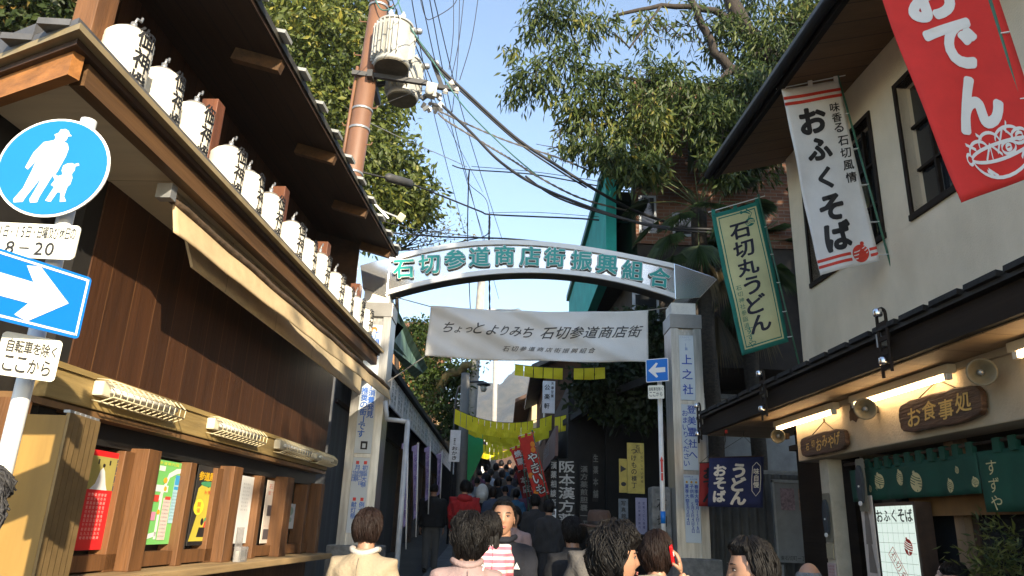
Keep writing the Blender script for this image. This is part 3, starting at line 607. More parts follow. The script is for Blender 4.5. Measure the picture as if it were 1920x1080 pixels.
for k in range(4): letters(c, vcol('毎度ありがとう', .12-k*.03, .21, .028, -.02, .02), lambda u, v, l: Vector((-.0135-l, u, v)))
c.build('lettering', mat('ink_crimson', (.4, .03, .03), .6), t)
# ================================================================ arch over the street
gy = 10.5
ga = thing('street_arch', 'curved metal arch on two panelled pillars spanning the shopping street', 'arch', (.3, gy, gz(gy)))
GO = Vector((.3, gy, gz(gy)))
M_white2 = mat('pale_acrylic_panel', (.62, .68, .72), .35, .05, 2)
M_blue = mat('blue_lettering', (.02, .075, .42), .5)
M_arch = mat('polished_steel_sheet', (.68, .68, .67), .22, .05, 2, .03, metal=.85)
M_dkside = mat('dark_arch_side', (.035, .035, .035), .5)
M_stone = mat('grey_granite', (.22, .215, .20), .8, .3, 10, .3)
tp = [(675, 497), (733, 483), (807, 463), (893, 453), (973, 450), (1040, 454), (1140, 470), (1223, 486), (1263, 494), (1345, 524)]
bp = [(680, 541), (733, 550), (773, 541), (893, 517), (973, 511), (1060, 514), (1140, 526), (1253, 555), (1313, 558), (1345, 528)]
T_ = np.array([PX(*p, gy)[:] for p in tp]); B_ = np.array([PX(*p, gy)[:] for p in bp])
ct = np.polyfit(T_[1:9, 0], T_[1:9, 2], 3); cb = np.polyfit(B_[1:8, 0], B_[1:8, 2], 3)
XL, XR = T_[1, 0], T_[8, 0]
def top_z(x): return float(np.polyval(ct, x))
def bot_z(x): return float(np.polyval(cb, x))
xs = np.linspace(XL, XR, 41)
poly = [(x, bot_z(x)) for x in xs]+[(x, top_z(x)) for x in xs[::-1]]
off = lambda p: (Vector(p)-GO)
bm_ = MB()
for i in range(40):
    a, b = xs[i], xs[i+1]; q = [(a, bot_z(a)), (b, bot_z(b)), (b, top_z(b)), (a, top_z(a))]
    vs = [off((x, gy+.03, z)) for x, z in q]+[off((x, gy+.30, z)) for x, z in q]
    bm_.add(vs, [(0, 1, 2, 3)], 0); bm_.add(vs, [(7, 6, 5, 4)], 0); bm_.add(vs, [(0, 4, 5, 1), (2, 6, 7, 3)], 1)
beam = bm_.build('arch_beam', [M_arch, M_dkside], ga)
for fz, s in ((top_z, -1), (bot_z, 1)):
    tr = MB()
    for i in range(40):
        a, b = xs[i], xs[i+1]; k = .075
        v = [off((a, gy-.012, fz(a))), off((b, gy-.012, fz(b))), off((b, gy-.012, fz(b)+s*k)), off((a, gy-.012, fz(a)+s*k))]
        v2 = [p+Vector((0, .04, 0)) for p in v]; tr.add(v+v2, [(0, 1, 2, 3), (7, 6, 5, 4), (0, 4, 5, 1), (2, 6, 7, 3)], 0)
    tr.build('edge_trim', mat('white_enamel_trim', (.75, .75, .73), .25, .04, 3), ga)
def tip(P, name):
    n = len(P); b = MB(); b.prism([(p[0], p[2]) for p in P], lambda u, v: off((u, gy+.30, v)), lambda u, v: off((u, gy, v))); bevel(b.build(name, M_arch, ga), .012)
xa = XL-.004; xb = XR+.004
tip([(T_[0, 0], 0, T_[0, 2]), (B_[0, 0], 0, B_[0, 2]), (xa, 0, bot_z(XL)-.03), (xa, 0, top_z(XL)+.02)], 'end_cap')
tip([(xb, 0, bot_z(XR)-.02), (B_[8, 0], 0, B_[8, 2]), (T_[9, 0], 0, T_[9, 2]), (T_[9, 0]-.05, 0, T_[9, 2]+.04), (xb, 0, top_z(XR)+.01)], 'end_cap')
M_teal = mat('teal_letter', (.005, .30, .27), .4, .06)
px_ = ((757, 505), (805, 496), (853, 487), (899, 482), (946, 479), (994, 481), (1040, 483), (1090, 489), (1138, 496), (1186, 507), (1236, 521))
for (x, y), ch in zip(px_, '石切参道商店街振興組合'):
    p = PX(x, y, gy); tl_ = -.10*(p.x-.3)/2
    ca, sa = math.cos(tl_), math.sin(tl_); w_ = .30
    fn = lambda u, v, l: off((p.x+u*ca-v*sa, gy+.03-l, p.z+u*sa+v*ca))
    o = letters(MB(), [(ch, 0, 0, w_, w_)], lambda u, v, l: fn(u, v, l), bold=.062, thick=.05).build('letter', M_dkside, ga)
    letters(MB(), [(ch, 0, 0, w_, w_)], lambda u, v, l: fn(u, v, .052+l), bold=.056).build('white_outline', M_white, o)
    letters(MB(), [(ch, 0, 0, w_, w_)], lambda u, v, l: fn(u, v, .056+l), bold=.030).build('teal_face', M_teal, o)
g0 = gz(gy)
def pillar(x0, x1, label, panels):
    cz = 4.40
    p = MB(); p.span((x0-GO.x, 0, .84), (x0+.115-GO.x, .46, cz-g0)).span((x1-.115-GO.x, 0, .84), (x1-GO.x, .46, cz-g0)).span((x0+.115-GO.x, .04, .84), (x1-.115-GO.x, .46, cz-g0))
    o = p.build('pillar', M_alu, ga)
    bevel(MB().span((x0-.012-GO.x, -.012, cz-g0+.002), (x1+.012-GO.x, .472, cz-g0+.215)).build('pillar_cap', mat('grey_cap', (.30, .295, .285), .4, .1, metal=.4), ga), .006)
    MB().span((x0+.03-GO.x, .03, cz-g0+.217), (x1-.06-GO.x, .43, 4.80-g0)).build('pillar_neck', mat('pale_neck', (.72, .70, .64), .5), ga)
    bevel(MB().span((x0-.10-GO.x, -.12, -.05), (x1+.12-GO.x, .62, .838)).build('plinth', M_stone, ga), .02)
    for z0, z1, draw in panels:
        f = MB().span((x0+.117-GO.x, .012, z0-g0), (x1-.117-GO.x, .037, z1-g0)).build('panel', M_white2, o); W = x1-x0-.234
        draw(f, lambda u, v, l=0: Vector((x0+.117-GO.x+u*W, .009-l*.5, z0-g0+v*(z1-z0))), W, z1-z0)
        MB().span((x0+.116-GO.x, .006, z1-g0), (x1-.116-GO.x, .039, z1-g0+.05)).build('divider', M_alu, o)
def txt(f, fn, items, m_, nm='lettering', bold=.015):
    b = MB(); letters(b, items, fn, bold=bold); b.build(nm, m_, f)
def VC(s, u, v0, h, W, H, k=1.0): return [(c, u, v0-i*h*k/H, h/W*(.72 if c in 'ょっゃゅ' else .95), h/H*.95) for i, c in enumerate(s)]
def pa(f, fn, W, H):
    txt(f, fn, hrow('こちらから', .15, .965, .13, .12, .022)+hrow('どうぞ', .5, .925, .13, .12, .022), mat('faint_blue', (.30, .38, .55), .5), 'small_print', 0)
    b = MB(); flat(b, [(.40, .76), (.40, .80), (.44, .81), (.44, .87), (.48, .87), (.48, .81), (.58, .80), (.58, .76)], fn); b.build('pointing_hand', mat('faint_blue', 0), f)
    txt(f, fn, VC('上之社', .5, .62, .155, W, H, 1.42), M_blue)
def pb(f, fn, W, H):
    txt(f, fn, VC('登美霊社へ', .68, .92, .125, W, H, 1.28), M_blue); txt(f, fn, VC('おまいりください', .25, .86, .085, W, H, 1.18), M_blue, 'small_lettering', .01)
def pc(f, fn, W, H):
    txt(f, fn, hrow('石切神社の', .1, .965, .12, .11, .022)+hrow('主な行事', .45, .93, .12, .11, .022), M_blue, 'small_print', 0)
    b = MB()
    for u in (.2, .5, .8): flat(b, disc(u, .885, .07, .018), fn)
    b.build('orange_dot', mat('orange_dot', (.75, .38, .03), .5), f)
    for u, a, c in ((.8, '春季大祭', '4月15日16日'), (.5, '子供祭', '5月3日4日5日'), (.2, '夏季大祭', '8月3日4日')):
        txt(f, fn, VC(a, u, .82, .058, W, H, 1.1)+VC(c, u, .56, .048, W, H, 1.05), M_blue)
def pd(f, fn, W, H):
    b = MB(); flat(b, disc(.5, .90, .19, .055), fn); b.build('orange_emblem', mat('orange_emblem', (.80, .20, .03), .5), f)
    b = MB(); flat(b, disc(.5, .877, .10, .026), fn, lift=.002); b.build('emblem_cutout', M_white2, f)
    txt(f, fn, VC('「消費宣言', .70, .80, .095, W, H, 1.0)+VC('推奨の街', .30, .73, .095, W, H, 1.0), mat('bright_blue', (.04, .16, .58), .5), bold=.03)
def pe(f, fn, W, H):
    txt(f, fn, VC('「消費発見', .72, .93, .10, W, H, 1.02)+VC('推奨の街」です', .30, .86, .10, W, H, 1.02), mat('bright_blue', 0), bold=.03)
    b = MB(); flat(b, rect(.35, .05, .75, .16), fn); b.build('black_emblem', M_ink, f); b = MB(); flat(b, rect(.45, .07, .65, .13), fn, lift=.002); b.build('emblem_cutout', M_white2, f)
def pf(f, fn, W, H):
    b = MB()
    for u, v in ((.28, .93), (.74, .93), (.30, .44), (.74, .44)): flat(b, rect(u-.09, v-.022, u+.09, v+.022), fn)
    b.build('red_square', mat('red_square', (.70, .04, .03), .5), f)
    txt(f, fn, VC('初詣大祭', .74, .86, .075, W, H)+VC('月並祭', .28, .86, .075, W, H)+VC('例大祭', .74, .37, .075, W, H)+VC('献灯祭', .30, .37, .075, W, H)+VC('毎月一日', .52, .80, .05, W, H)+VC('十五日', .1, .80, .05, W, H), mat('bright_blue', 0), bold=.02)
pillar(2.365, 2.815, '', ((3.34, 4.30, pa), (2.36, 3.28, pb), (1.40, 2.30, pc)))
pillar(-2.235, -1.765, '', ((3.50, 4.28, pd), (2.42, 3.44, pe), (1.36, 2.36, pf)))
# cloth banner between the pillars
bn = thing('cloth_banner', 'wide white cloth banner with brushed lettering strung under the arch', 'banner', (.42, 10.75, 3.9))
q0 = Vector((.42, 10.75, 3.9))
c4 = [PX(808, 575, 10.75)-q0, PX(1215, 582, 10.75)-q0, PX(797, 668, 10.75)-q0, PX(1215, 680, 10.75)-q0]
def bfn(u, v, l=0):
    """u right, v down"""
    p = (c4[0]*(1-u)+c4[1]*u)*(1-v)+(c4[2]*(1-u)+c4[3]*u)*v
    sag = -.05*math.sin(PI*u)*(1-v*.4)
    y = .035*math.sin(u*7+v*2.2)*(.4+.6*v)+.02*math.sin(u*13-v*5)+.050*math.exp(-((u-v*.55-.03)/.09)**2)+.045*math.exp(-((u-.42-v*.5)/.07)**2)+.036*math.exp(-((u-.75+v*.3)/.08)**2)+.012*math.sin((u*2-v)*16)*(1-u)
    return p+Vector((0, -y-l, sag))
g = MB(); g.grid(lambda a, b: bfn(a, b), 90, 24, (0, .004, 0)); g.build('cloth', mat('white_banner_cloth', (.70, .69, .66), .85, .06, 2, .1, bscale=40), bn, True)
BW, BH = 3.3, .80
lt = MB(); lf = lambda u, v, l: bfn(u, v, .006+l)
M_grey = mat('charcoal_brush_ink', (.07, .07, .07), .7)
x = .09
for ch in 'ちょっと': letters(lt, [(ch, x, .40+(.04 if ch in 'ょっ' else 0), .05*(.62 if ch in 'ょっ' else 1), -.20*(.6 if ch in 'ょっ' else 1), -.1)], lf, bold=.012); x += .047
x += .016
for ch in 'よりみち': letters(lt, [(ch, x, .42, .05 if ch != 'り' else .042, -.21, -.1)], lf, bold=.012); x += .053
x += .038
for ch in '石切参道商店街': letters(lt, [(ch, x, .44-(x-.53)*.08, .058, -.235, -.1)], lf, bold=.012); x += .066
letters(lt, [(ch, .36+i*.0385, .775, .029, -.095, -.1) for i, ch in enumerate('石切参道商店街振興組合')], lf, bold=.004)
lt.build('lettering', M_grey, bn)
rp = MB()
for a, px in ((c4[0], (738, 556)), (c4[2], (727, 716))): rp.tube([a, PX(*px, 10.72)-q0], .008, 5)
rp.tube([c4[1], PX(1262, 575, 10.72)-q0], .008, 5); rp.tube([c4[3], PX(1262, 672, 10.72)-q0], .008, 5)
rp.build('rope', mat('pale_rope', (.35, .33, .30), .8), bn)
# ================================================================ road signs
M_sblue = mat('sign_blue', (.005, .17, .62), .35, .03); M_swhite = mat('sign_white', (.82, .82, .80), .4, .03)
M_splate = mat('sign_plate_cream', (.80, .79, .68), .4, .04)
sp = thing('road_sign_post', 'grey post with round blue walker sign, right arrow and white time plates', 'road sign', (-1.755, 2.63, 0))
SO = Vector((-1.755, 2.63, 0))
b = MB(); b.tube([(0, .04, 0), (0, .04, 3.02)], .030, 14); b.build('post', mat('white_post', (.72, .72, .70), .35, .1), sp, True)
fa = lambda rz, c: (lambda u, v, l=0: Vector(c)+Vector((u*math.cos(rz)-(-l)*math.sin(rz)*1.0, u*math.sin(rz)-l*math.cos(rz), v))-Vector((0, 0, 0)))
def plane(c, rz):
    ex = Vector((math.cos(rz), math.sin(rz), 0)); n_ = Vector((math.sin(rz), -math.cos(rz), 0)); c = Vector(c)
    return lambda u, v, l=0: c+ex*u+Vector((0, 0, v))+n_*l
c0 = PX(100, 313, 2.6)-SO; f0 = plane(c0, .05)
def plate(poly, fn, name, m_, par, t=.006):
    q = MB(); q.prism(poly, lambda u, v: fn(u, v, -t), lambda u, v: fn(u, v, 0)); return q.build(name, m_, par)
R_ = .212
rs = plate(disc(0, 0, R_, n=48), f0, 'round_sign', M_swhite, sp)
q = MB(); flat(q, disc(0, 0, R_*.955, n=48), f0, lift=.002); q.build('blue_face', M_sblue, rs)
man = [(88, 247), (95, 243), (97, 236), (106, 234), (113, 238), (116, 244), (121, 248), (114, 249), (113, 257), (109, 260), (117, 265), (121, 275), (119, 292), (114, 310), (111, 322), (107, 331), (103, 326), (106, 300), (104, 330), (98, 350), (90, 374), (88, 386), (76, 388), (73, 381), (82, 350), (84, 335), (78, 350), (64, 380), (62, 387), (46, 389), (44, 383), (56, 360), (64, 322), (67, 300), (62, 312), (56, 322), (50, 318), (58, 287), (72, 264), (90, 259), (92, 253)]
kid = [(122, 328), (118, 320), (119, 310), (126, 305), (135, 304), (138, 306), (146, 303), (148, 308), (141, 310), (142, 318), (138, 326), (141, 334), (140, 347), (136, 352), (134, 372), (140, 381), (129, 383), (126, 364), (120, 364), (112, 384), (102, 382), (112, 354), (105, 350), (110, 340), (104, 332), (107, 328), (114, 332)]
q = MB()
for P in (man, kid): flat(q, [((x-100)/104*R_, -(y-313)/101*R_) for x, y in P], f0, lift=.004)
q.build('walker_pictogram', M_swhite, rs)
c1 = PX(66, 452, 2.6)-SO; f1 = plane(c1, .02)
pl = plate(rrect(-.19, -.068, .157, .070, .018), f1, 'time_plate', M_splate, sp)
q = MB(); letters(q, [(c, -.135+i*.0208, .034, .0195, .046) for i, c in enumerate('1日・15日・日曜及び休日の')], lambda u, v, l: f1(u, v, .001+l), bold=.005)
letters(q, [('8', -.085, -.030, .052, .052), ('－', -.032, -.030, .045, .05), ('2', .022, -.030, .052, .052), ('0', .062, -.030, .052, .052)], lambda u, v, l: f1(u, v, .002+l), bold=.006); q.v = [tuple(Vector(p)+Vector((0, -.002, 0))) for p in q.v]; q.build('lettering', M_ink, pl)
RA = math.radians(62)
cA = PX(160, 578, 2.62)-SO; fA = plane(cA, RA)
wA = .56; hA = .235
ap = plate(rrect(-wA, -hA/2, 0, hA/2, .014), fA, 'arrow_sign', M_sblue, sp)
q = MB()
for a0, b0, a1, b1 in ((-wA+.012, hA/2-.018, -.012, hA/2-.010), (-wA+.012, -hA/2+.010, -.012, -hA/2+.018), (-.018, -hA/2+.01, -.010, hA/2-.01), (-wA+.01, -hA/2+.01, -wA+.018, hA/2-.01)): flat(q, rect(a0, b0, a1, b1), fA, lift=.002)
flat(q, [(-wA+.06, -.038), (-.20, -.038), (-.235, -.088), (-.19, -.100), (-.065, 0), (-.19, .100), (-.235, .088), (-.20, .038), (-wA+.06, .038)], fA, lift=.002)
q.build('white_arrow', M_swhite, ap)
cB = PX(110, 678, 2.60)-SO; fB = plane(cB, math.radians(45))
bp_ = plate(rrect(-.185, -.075, 0, .075, .015), fB, 'bicycle_plate', M_splate, sp)
q = MB(); letters(q, [(c, -.155+i*.0268, .030, .026, .046 if c not in 'をく' else .038) for i, c in enumerate('自転車を除く')]+[(c, -.150+i*.0385, -.032, .033, .052) for i, c in enumerate('ここから')], lambda u, v, l: fB(u, v, .002+l), bold=.018); q.build('lettering', M_ink, bp_)
# one-way sign by the right pillar
ow = thing('road_sign_post', 'slim white post with square blue left arrow sign beside the right pillar', 'road sign', (1.93, 9.25, gz(9.25))); OO = Vector((1.93, 9.25, gz(9.25)))
b = MB(); b.tube([(0, .04, 0), (0, .04, 3.62-OO.z)], .030, 12); b.build('post', mat('white_post', 0), ow, True)
b = MB(); b.tube([(0, .04, 1.62-OO.z), (0, .04, 1.76-OO.z)], .0308, 12); b.build('blue_band', M_sblue, ow, True)
b = MB(); flat(b, [(-.012, 0), (.012, 0), (.012, .13), (.022, .13), (0, .19), (-.022, .13), (-.012, .13)], lambda u, v, l: Vector((u-.005, .0085, 2.22-OO.z+v))); flat(b, rect(-.012, -.10, .012, -.01), lambda u, v, l: Vector((u-.005, .0085, 2.22-OO.z+v))); b.build('red_mark', mat('red_square', 0), ow)
cC = PX(1232, 694, 9.2)-OO; fC = plane(cC, -.55)
s_ = plate(rrect(-.15, -.15, .15, .15, .015), fC, 'one_way_sign', M_swhite, ow)
q = MB(); flat(q, rrect(-.14, -.14, .14, .14, .01), fC, lift=.002); q.build('blue_face', M_sblue, s_)
q = MB(); flat(q, [(-.115, 0), (-.01, .098), (.015, .085), (-.02, .032), (.11, .032), (.11, -.032), (-.02, -.032), (.015, -.085), (-.01, -.098)], fC, lift=.004); q.build('white_arrow', M_swhite, s_)
cD = PX(1230, 735, 9.2)-OO; fD = plane(cD, -.35)
s_ = plate(rrect(-.10, -.085, .10, .085, .015), fD, 'bicycle_plate', M_splate, ow)
q = MB(); letters(q, [(c, -.075+i*.030, .038, .026, .045) for i, c in enumerate('自転車を除く')]+[(c, -.065+i*.043, -.028, .036, .052) for i, c in enumerate('ここから')], lambda u, v, l: fD(u, v, .003+l), bold=.01); q.build('lettering', M_ink, s_)
# ================================================================ nobori flags on poles
def flag(name, label, Y, crn, pole, m_cloth, draw, wave=.03, amp2=.012, seed=0, group=None, xr=None, pm=None):
    TL, TR, BL, BR = [PX(*p, Y) for p in crn]; base = PX(*pole[1], Y); topp = PX(*pole[0], Y)
    t = thing(name, label, 'banner flag', base, 0, group); O = base
    def fn(u, v, l=0):
        p = (TL*(1-u)+TR*u)*(1-v)+(BL*(1-u)+BR*u)*v
        y = wave*math.sin(v*5+u*2+seed)*(1-u*.7)+amp2*math.sin(u*8+v*3+seed*2)*(.3+v)+amp2*.7*math.sin(v*17+u*4+seed)*(1-u)
        return p-O+Vector((0, -y-l, 0))
    g = MB(); g.grid(lambda a, b: fn(a, b), 16, 44, (0, .003, 0)); cl = g.build('cloth', m_cloth, t, True)
    p = MB(); p.tube([base-O, (base*.5+topp*.5)-O, topp-O], .011, 8); p.ball(topp-O, .02, 8, 6); p.build('pole', pm or mat('green_pole', (.05, .16, .10), .5, .2), t, True)
    e = (TR-TL); dz = Vector((0, .004, .045)); c = MB(); c.tube([TL-e*.06+dz-O, TR+e*.12+dz-O], .006, 6); c.build('cross_rod', M_white, t)
    lp = MB()
    for u in (.04, .5, .95): a = fn(u, 0); lp.bar(a+Vector((0, 0, -.02)), a+Vector((0, 0, .06)), .05, .008, (0, 1, 0))
    lp.build('loop', m_cloth, t); tb = MB()
    ax = (topp-base)
    for v in (.2, .4, .6, .8, .97):
        a = fn(1, v); k = max(0, min(1, (a+O-base).dot(ax)/ax.length_squared)); tb.bar(a+Vector((-.01, 0, 0)), base+ax*k-O, .03, .006)
    tb.build('tie_tab', M_white, t); draw(cl, fn); return t
def col_(s, u, v0, dv, w, h, sh=0): return [(c, u, v0+i*dv, w, -h, -sh) for i, c in enumerate(s)]
M_fwhite = mat('white_flag_cloth', (.72, .71, .70), .85, .05)
M_vred = mat('ink_vermilion', (.62, .04, .02), .6)
def fw(t, fn):
    f = lambda u, v, l: fn(u, v, .003+l)
    q = MB()
    for v0, v1 in ((.045, .062), (.078, .095)):
        q = MB(); q.grid(lambda a, b: f(a, v0+(v1-v0)*b, 0), 12, 1); q.build('red_stripe', M_vred, t)
    for v0, v1 in ((.925, .940), (.955, .970)):
        q = MB(); q.grid(lambda a, b: f(a*.55, v0+(v1-v0)*b, 0), 8, 1); q.build('red_stripe', M_vred, t)
        q = MB(); q.grid(lambda a, b: f(.88+a*.12, v0+(v1-v0)*b, 0), 3, 1); q.build('red_stripe', M_vred, t)
    q = MB()
    for ch, u, v, s in (('お', .42, .20, .46), ('ふ', .43, .36, .42), ('く', .43, .52, .36), ('そ', .42, .68, .42), ('ば', .42, .83, .46)): letters(q, [(ch, u, v, s*.9, -s*.30, -.1)], f, bold=.055)
    letters(q, col_('味香る', .83, .15, .058, .17, .05, .2)+col_('石切風情', .86, .34, .068, .18, .055, .2), f, bold=.02); q.build('lettering', M_ink, t)
    a = MB(); b = MB(); fb = lambda u, v, l: fn(u, 1-v, .004+l*.6)
    P = [(.72+.145*math.cos(i*PI/12), .058+.045*math.sin(i*PI/12)) for i in range(24)]; flat(a, P, lambda u, v, l: fb(u, v, 0)); flat(a, disc(.78, .106, .035, .011, 10), lambda u, v, l: fb(u, v, 0)); a.build('bell_emblem', M_vred, t)
    for k in (-.012, .006, .022): strokes(b, [[(.72+.13*x*math.sqrt(1-(k/.05)**2), .058+k+.012*x-.006*(1-x*x)) for x in [i/5-1 for i in range(11)]]], .005, lambda u, v, l: fb(u, v, .004+l))
    b.build('emblem_lines', M_fwhite, t)
flag('banner_flag', 'white banner flag with black brush lettering and red stripes on the cream wall', 7.0, ((1463, 172), (1573, 150), (1541, 514), (1648, 490)), ((1570, 138), (1692, 575)), M_fwhite, fw, seed=1)
M_fyel = mat('pale_yellow_cloth', (.62, .60, .32), .85, .18, 1.2); M_fgrn = mat('green_border', (.01, .17, .13), .8)
def fg(t, fn):
    f = lambda u, v, l: fn(u, v, .003+l)
    q = MB(); q.grid(lambda a, b: f(.085+a*.83, .03+b*.94, -.0006), 14, 40); q.build('yellow_field', M_fyel, t)
    q = MB()
    for a0, a1, b0, b1 in ((.12, .14, .04, .96), (.86, .88, .04, .96)): q.grid(lambda a, b: f(a0+(a1-a0)*a, b0+(b1-b0)*b, .0006), 1, 40)
    for a0, a1, b0, b1 in ((.12, .88, .04, .048), (.12, .88, .952, .96)): q.grid(lambda a, b: f(a0+(a1-a0)*a, b0+(b1-b0)*b, .0006), 14, 1)
    q.build('border_line', M_fgrn, t)
    q = MB(); letters(q, col_('石切丸うどん', .50, .17, .132, .40, .115, .12), lambda u, v, l: f(u, v, .002+l), bold=.03); q.build('lettering', mat('navy_ink', (.015, .016, .035), .7), t)
    q = MB(); letters(q, col_('石切神社参詣道', .23, .56, .043, .11, .034)+col_('すずや', .26, .855, .045, .17, .045), lambda u, v, l: f(u, v, .002+l)); P = disc(.73, .13, .095, .03); flat(q, P, lambda u, v, l: f(u, v, .002+l)); strokes(q, [[(.71, .10), (.76, .07), (.68, .05), (.62, .045)], [(.74, .10), (.80, .07), (.74, .045), (.70, .03)]], .012, lambda u, v, l: f(u, v, .002+l)); flat(q, disc(.6, .045, .03, .012, 8), lambda u, v, l: f(u, v, .002+l)); q.build('green_lettering', M_fgrn, t)
    q = MB()
    for k in (-.01, .0, .011): strokes(q, [[(.65+.16*i/8, .13+k+.004*math.sin(i)) for i in range(9)]], .006, lambda u, v, l: f(u, v, .004+l))
    q.build('emblem_lines', M_fyel, t)
flag('banner_flag', 'pale yellow banner flag with green border and dark brush lettering by the house corner', 8.9, ((1334, 402), (1424, 376), (1389, 668), (1480, 640)), ((1422, 366), (1500, 690)), M_fgrn, fg, seed=3)
def fr(t, fn):
    f = lambda u, v, l: fn(u, v, .004+l)
    q = MB()
    for ch, u, v, s in (('お', .42, .425, 1), ('で', .46, .595, 1), ('ん', .49, .765, 1)): letters(q, [(ch, u, v, .43, -.150, -.08)], f, bold=.062)
    q.build('white_lettering', M_fwhite, t)
    q = MB(); k = lambda pts: [(.56+x*.34, .905+y*.072) for x, y in pts]
    arc = lambda cx, cy, rx, ry, a0, a1, n=14: [(cx+rx*math.cos(a0+(a1-a0)*i/n), cy+ry*math.sin(a0+(a1-a0)*i/n)) for i in range(n+1)]
    L_ = [arc(0, .05, .92, .30, 0, 2*PI, 28), arc(0, .05, .92, .95, .05, PI-.05), arc(-.62, -.12, .30, .42, PI*.95, 2.05*PI), arc(-.25, -.3, .32, .45, PI*.9, 2*PI), arc(.3, -.35, .35, .4, PI, 2*PI), arc(.62, -.25, .22, .28, 0, 2*PI, 16), arc(.62, -.25, .10, .13, 0, 2*PI, 10), arc(.25, .02, .2, .24, 0, 2*PI, 16), arc(.25, .02, .08, .1, 0, 2*PI, 10), [(-.5, .25), (-.25, -.3), (.02, .2)], [(-.25, -.3), (-.3, .25)], [(-.1, .1), (.25, -.75), (.45, -.3)], [(-.95, -.55), (-.7, -.25)], [(-.55, -.8), (-.42, -.6)], [(.40, -.95), (.30, -.55)], arc(-.98, .02, .08, .2, 0, 2*PI, 10), [(.6, .45), (.75, .2)], [(.5, .55), (.66, .25)], [(.7, .4), (.85, .15)], [(-.55, .55), (-.3, .9)], [(-.6, .6), (-.45, .8)]]
    strokes(q, [k(l) for l in L_], .0095, lambda u, v, l: f(u, v, 0)); q.build('bowl_drawing', M_fwhite, t)
flag('banner_flag', 'big red banner flag with white brush lettering and a bowl drawing, top right', 3.6, ((1572, -230), (1790, -262), (1800, 382), (1972, 318)), ((1800, -190), (2020, 560)), M_red, fr, wave=.012, amp2=.008, seed=2)
# small hanging curtains under the pent roof
def small_noren(crn, Y, label, m_, draw, hook):
    TL, TR, BL, BR = [PX(*p, Y) for p in crn]; t = thing('hanging_curtain', label, 'shop curtain', BL, 0, 'small curtains hung under the pent roof')
    fn = lambda u, v, l=0: (TL*(1-u)+TR*u)*(1-v)+(BL*(1-u)+BR*u)*v-BL+Vector((0, -.012*math.sin(u*7)*(.3+v)-l, 0))
    g = MB(); g.grid(lambda a, b: fn(a, b), 16, 8, (0, .003, 0)); g.build('cloth', m_, t, True); h = PX(*hook, Y)-BL
    r = MB(); r.tube([fn(-.02, 0), fn(1.02, 0)], .007, 6); r.build('rod', M_woodD, t); r = MB(); r.tube([fn(.02, 0), h], .003, 4); r.tube([h, fn(.98, 0)], .003, 4); r.tube([h, h+Vector((0, 0, .16))], .006, 5); r.build('cord', M_rope, t); draw(t, fn)
def dn(t, fn):
    q = MB(); f = lambda u, v, l: fn(u, v, .004+l); letters(q, col_('うどん', .55, .28, .27, .27, .26), f, bold=.055); letters(q, col_('おそば', .20, .27, .26, .21, .22), f, bold=.055); letters(q, col_('味自慢', .87, .30, .13, .10, .12), f, bold=.02)
    P = [(.87, .12), (.94, .2), (.95, .45), (.94, .68), (.87, .78), (.80, .68), (.79, .45), (.80, .2), (.87, .12)]; strokes(q, [P], .012, f); q.build('lettering', mat('cream_dye2', (.68, .62, .52), .7), t)
small_noren(((1330, 858), (1432, 855), (1327, 950), (1430, 952)), 9.3, 'small navy curtain with cream lettering hanging beside the right pillar', mat('navy_cloth', (.012, .018, .075), .85), dn, (1395, 818))
def dr(t, fn):
    q = MB(); letters(q, col_('おでん', .5, .25, .27, .62, .24), lambda u, v, l: fn(u, v, .004+l), bold=.04); q.build('lettering', M_ink, t)
small_noren(((1312, 868), (1352, 866), (1310, 949), (1350, 950)), 9.55, 'small red curtain half hidden behind the navy one', mat('dark_red_cloth', (.30, .02, .015), .85), dr, (1360, 828))
for i, (px, nm, cc) in enumerate((((1361, 806), 'red', (.6, .03, .03)), ((1397, 798), 'yellow', (.72, .45, .03)))):
    p = PX(*px, 9.3); t = thing('hanging_tag', 'small '+nm+' tag hung above the navy curtain', 'tag', p); b = MB()
    if i: b.prism([(-.04, -.04), (.03, -.05), (.045, .02), (.01, .045), (-.04, .03)], lambda u, v: Vector((u, 0, v)), lambda u, v: Vector((u, -.015, v)))
    else: b.prism(rrect(-.015, -.045, .015, .045, .006), lambda u, v: Vector((u, 0, v)), lambda u, v: Vector((u, -.012, v)))
    b.build('tag_body', mat('tag_'+nm, cc, .4), t); r = MB(); r.tube([(0, 0, .04), (.0, 0, .08)], .004, 5); r.build('loop', M_rope, t)
# ================================================================ foliage
def leafmat(name, c1, c2, c3=None, rough=.5):
    """leaf surface: each leaf its own green from the 'tint' attribute, some light through it"""
    m = bpy.data.materials.new(name); m.use_nodes = True; n = m.node_tree; L = n.links; b = n.nodes['Principled BSDF']
    at = n.nodes.new('ShaderNodeAttribute'); at.attribute_name = 'tint'
    cr = n.nodes.new('ShaderNodeValToRGB'); L.new(at.outputs['Fac'], cr.inputs[0])
    cr.color_ramp.elements[0].color = (*c1, 1); cr.color_ramp.elements[1].color = (*c2, 1); cr.color_ramp.elements[1].position = .8
    if c3: e = cr.color_ramp.elements.new(.97); e.color = (*c3, 1)
    L.new(cr.outputs[0], b.inputs['Base Color']); b.inputs['Roughness'].default_value = rough; b.inputs['Specular IOR Level'].default_value = .4
    tl = n.nodes.new('ShaderNodeBsdfTranslucent'); L.new(cr.outputs[0], tl.inputs[0]); mx = n.nodes.new('ShaderNodeMixShader'); mx.inputs[0].default_value = .32
    L.new(b.outputs[0], mx.inputs[1]); L.new(tl.outputs[0], mx.inputs[2]); L.new(mx.outputs[0], n.nodes['Material Output'].inputs[0]); return m
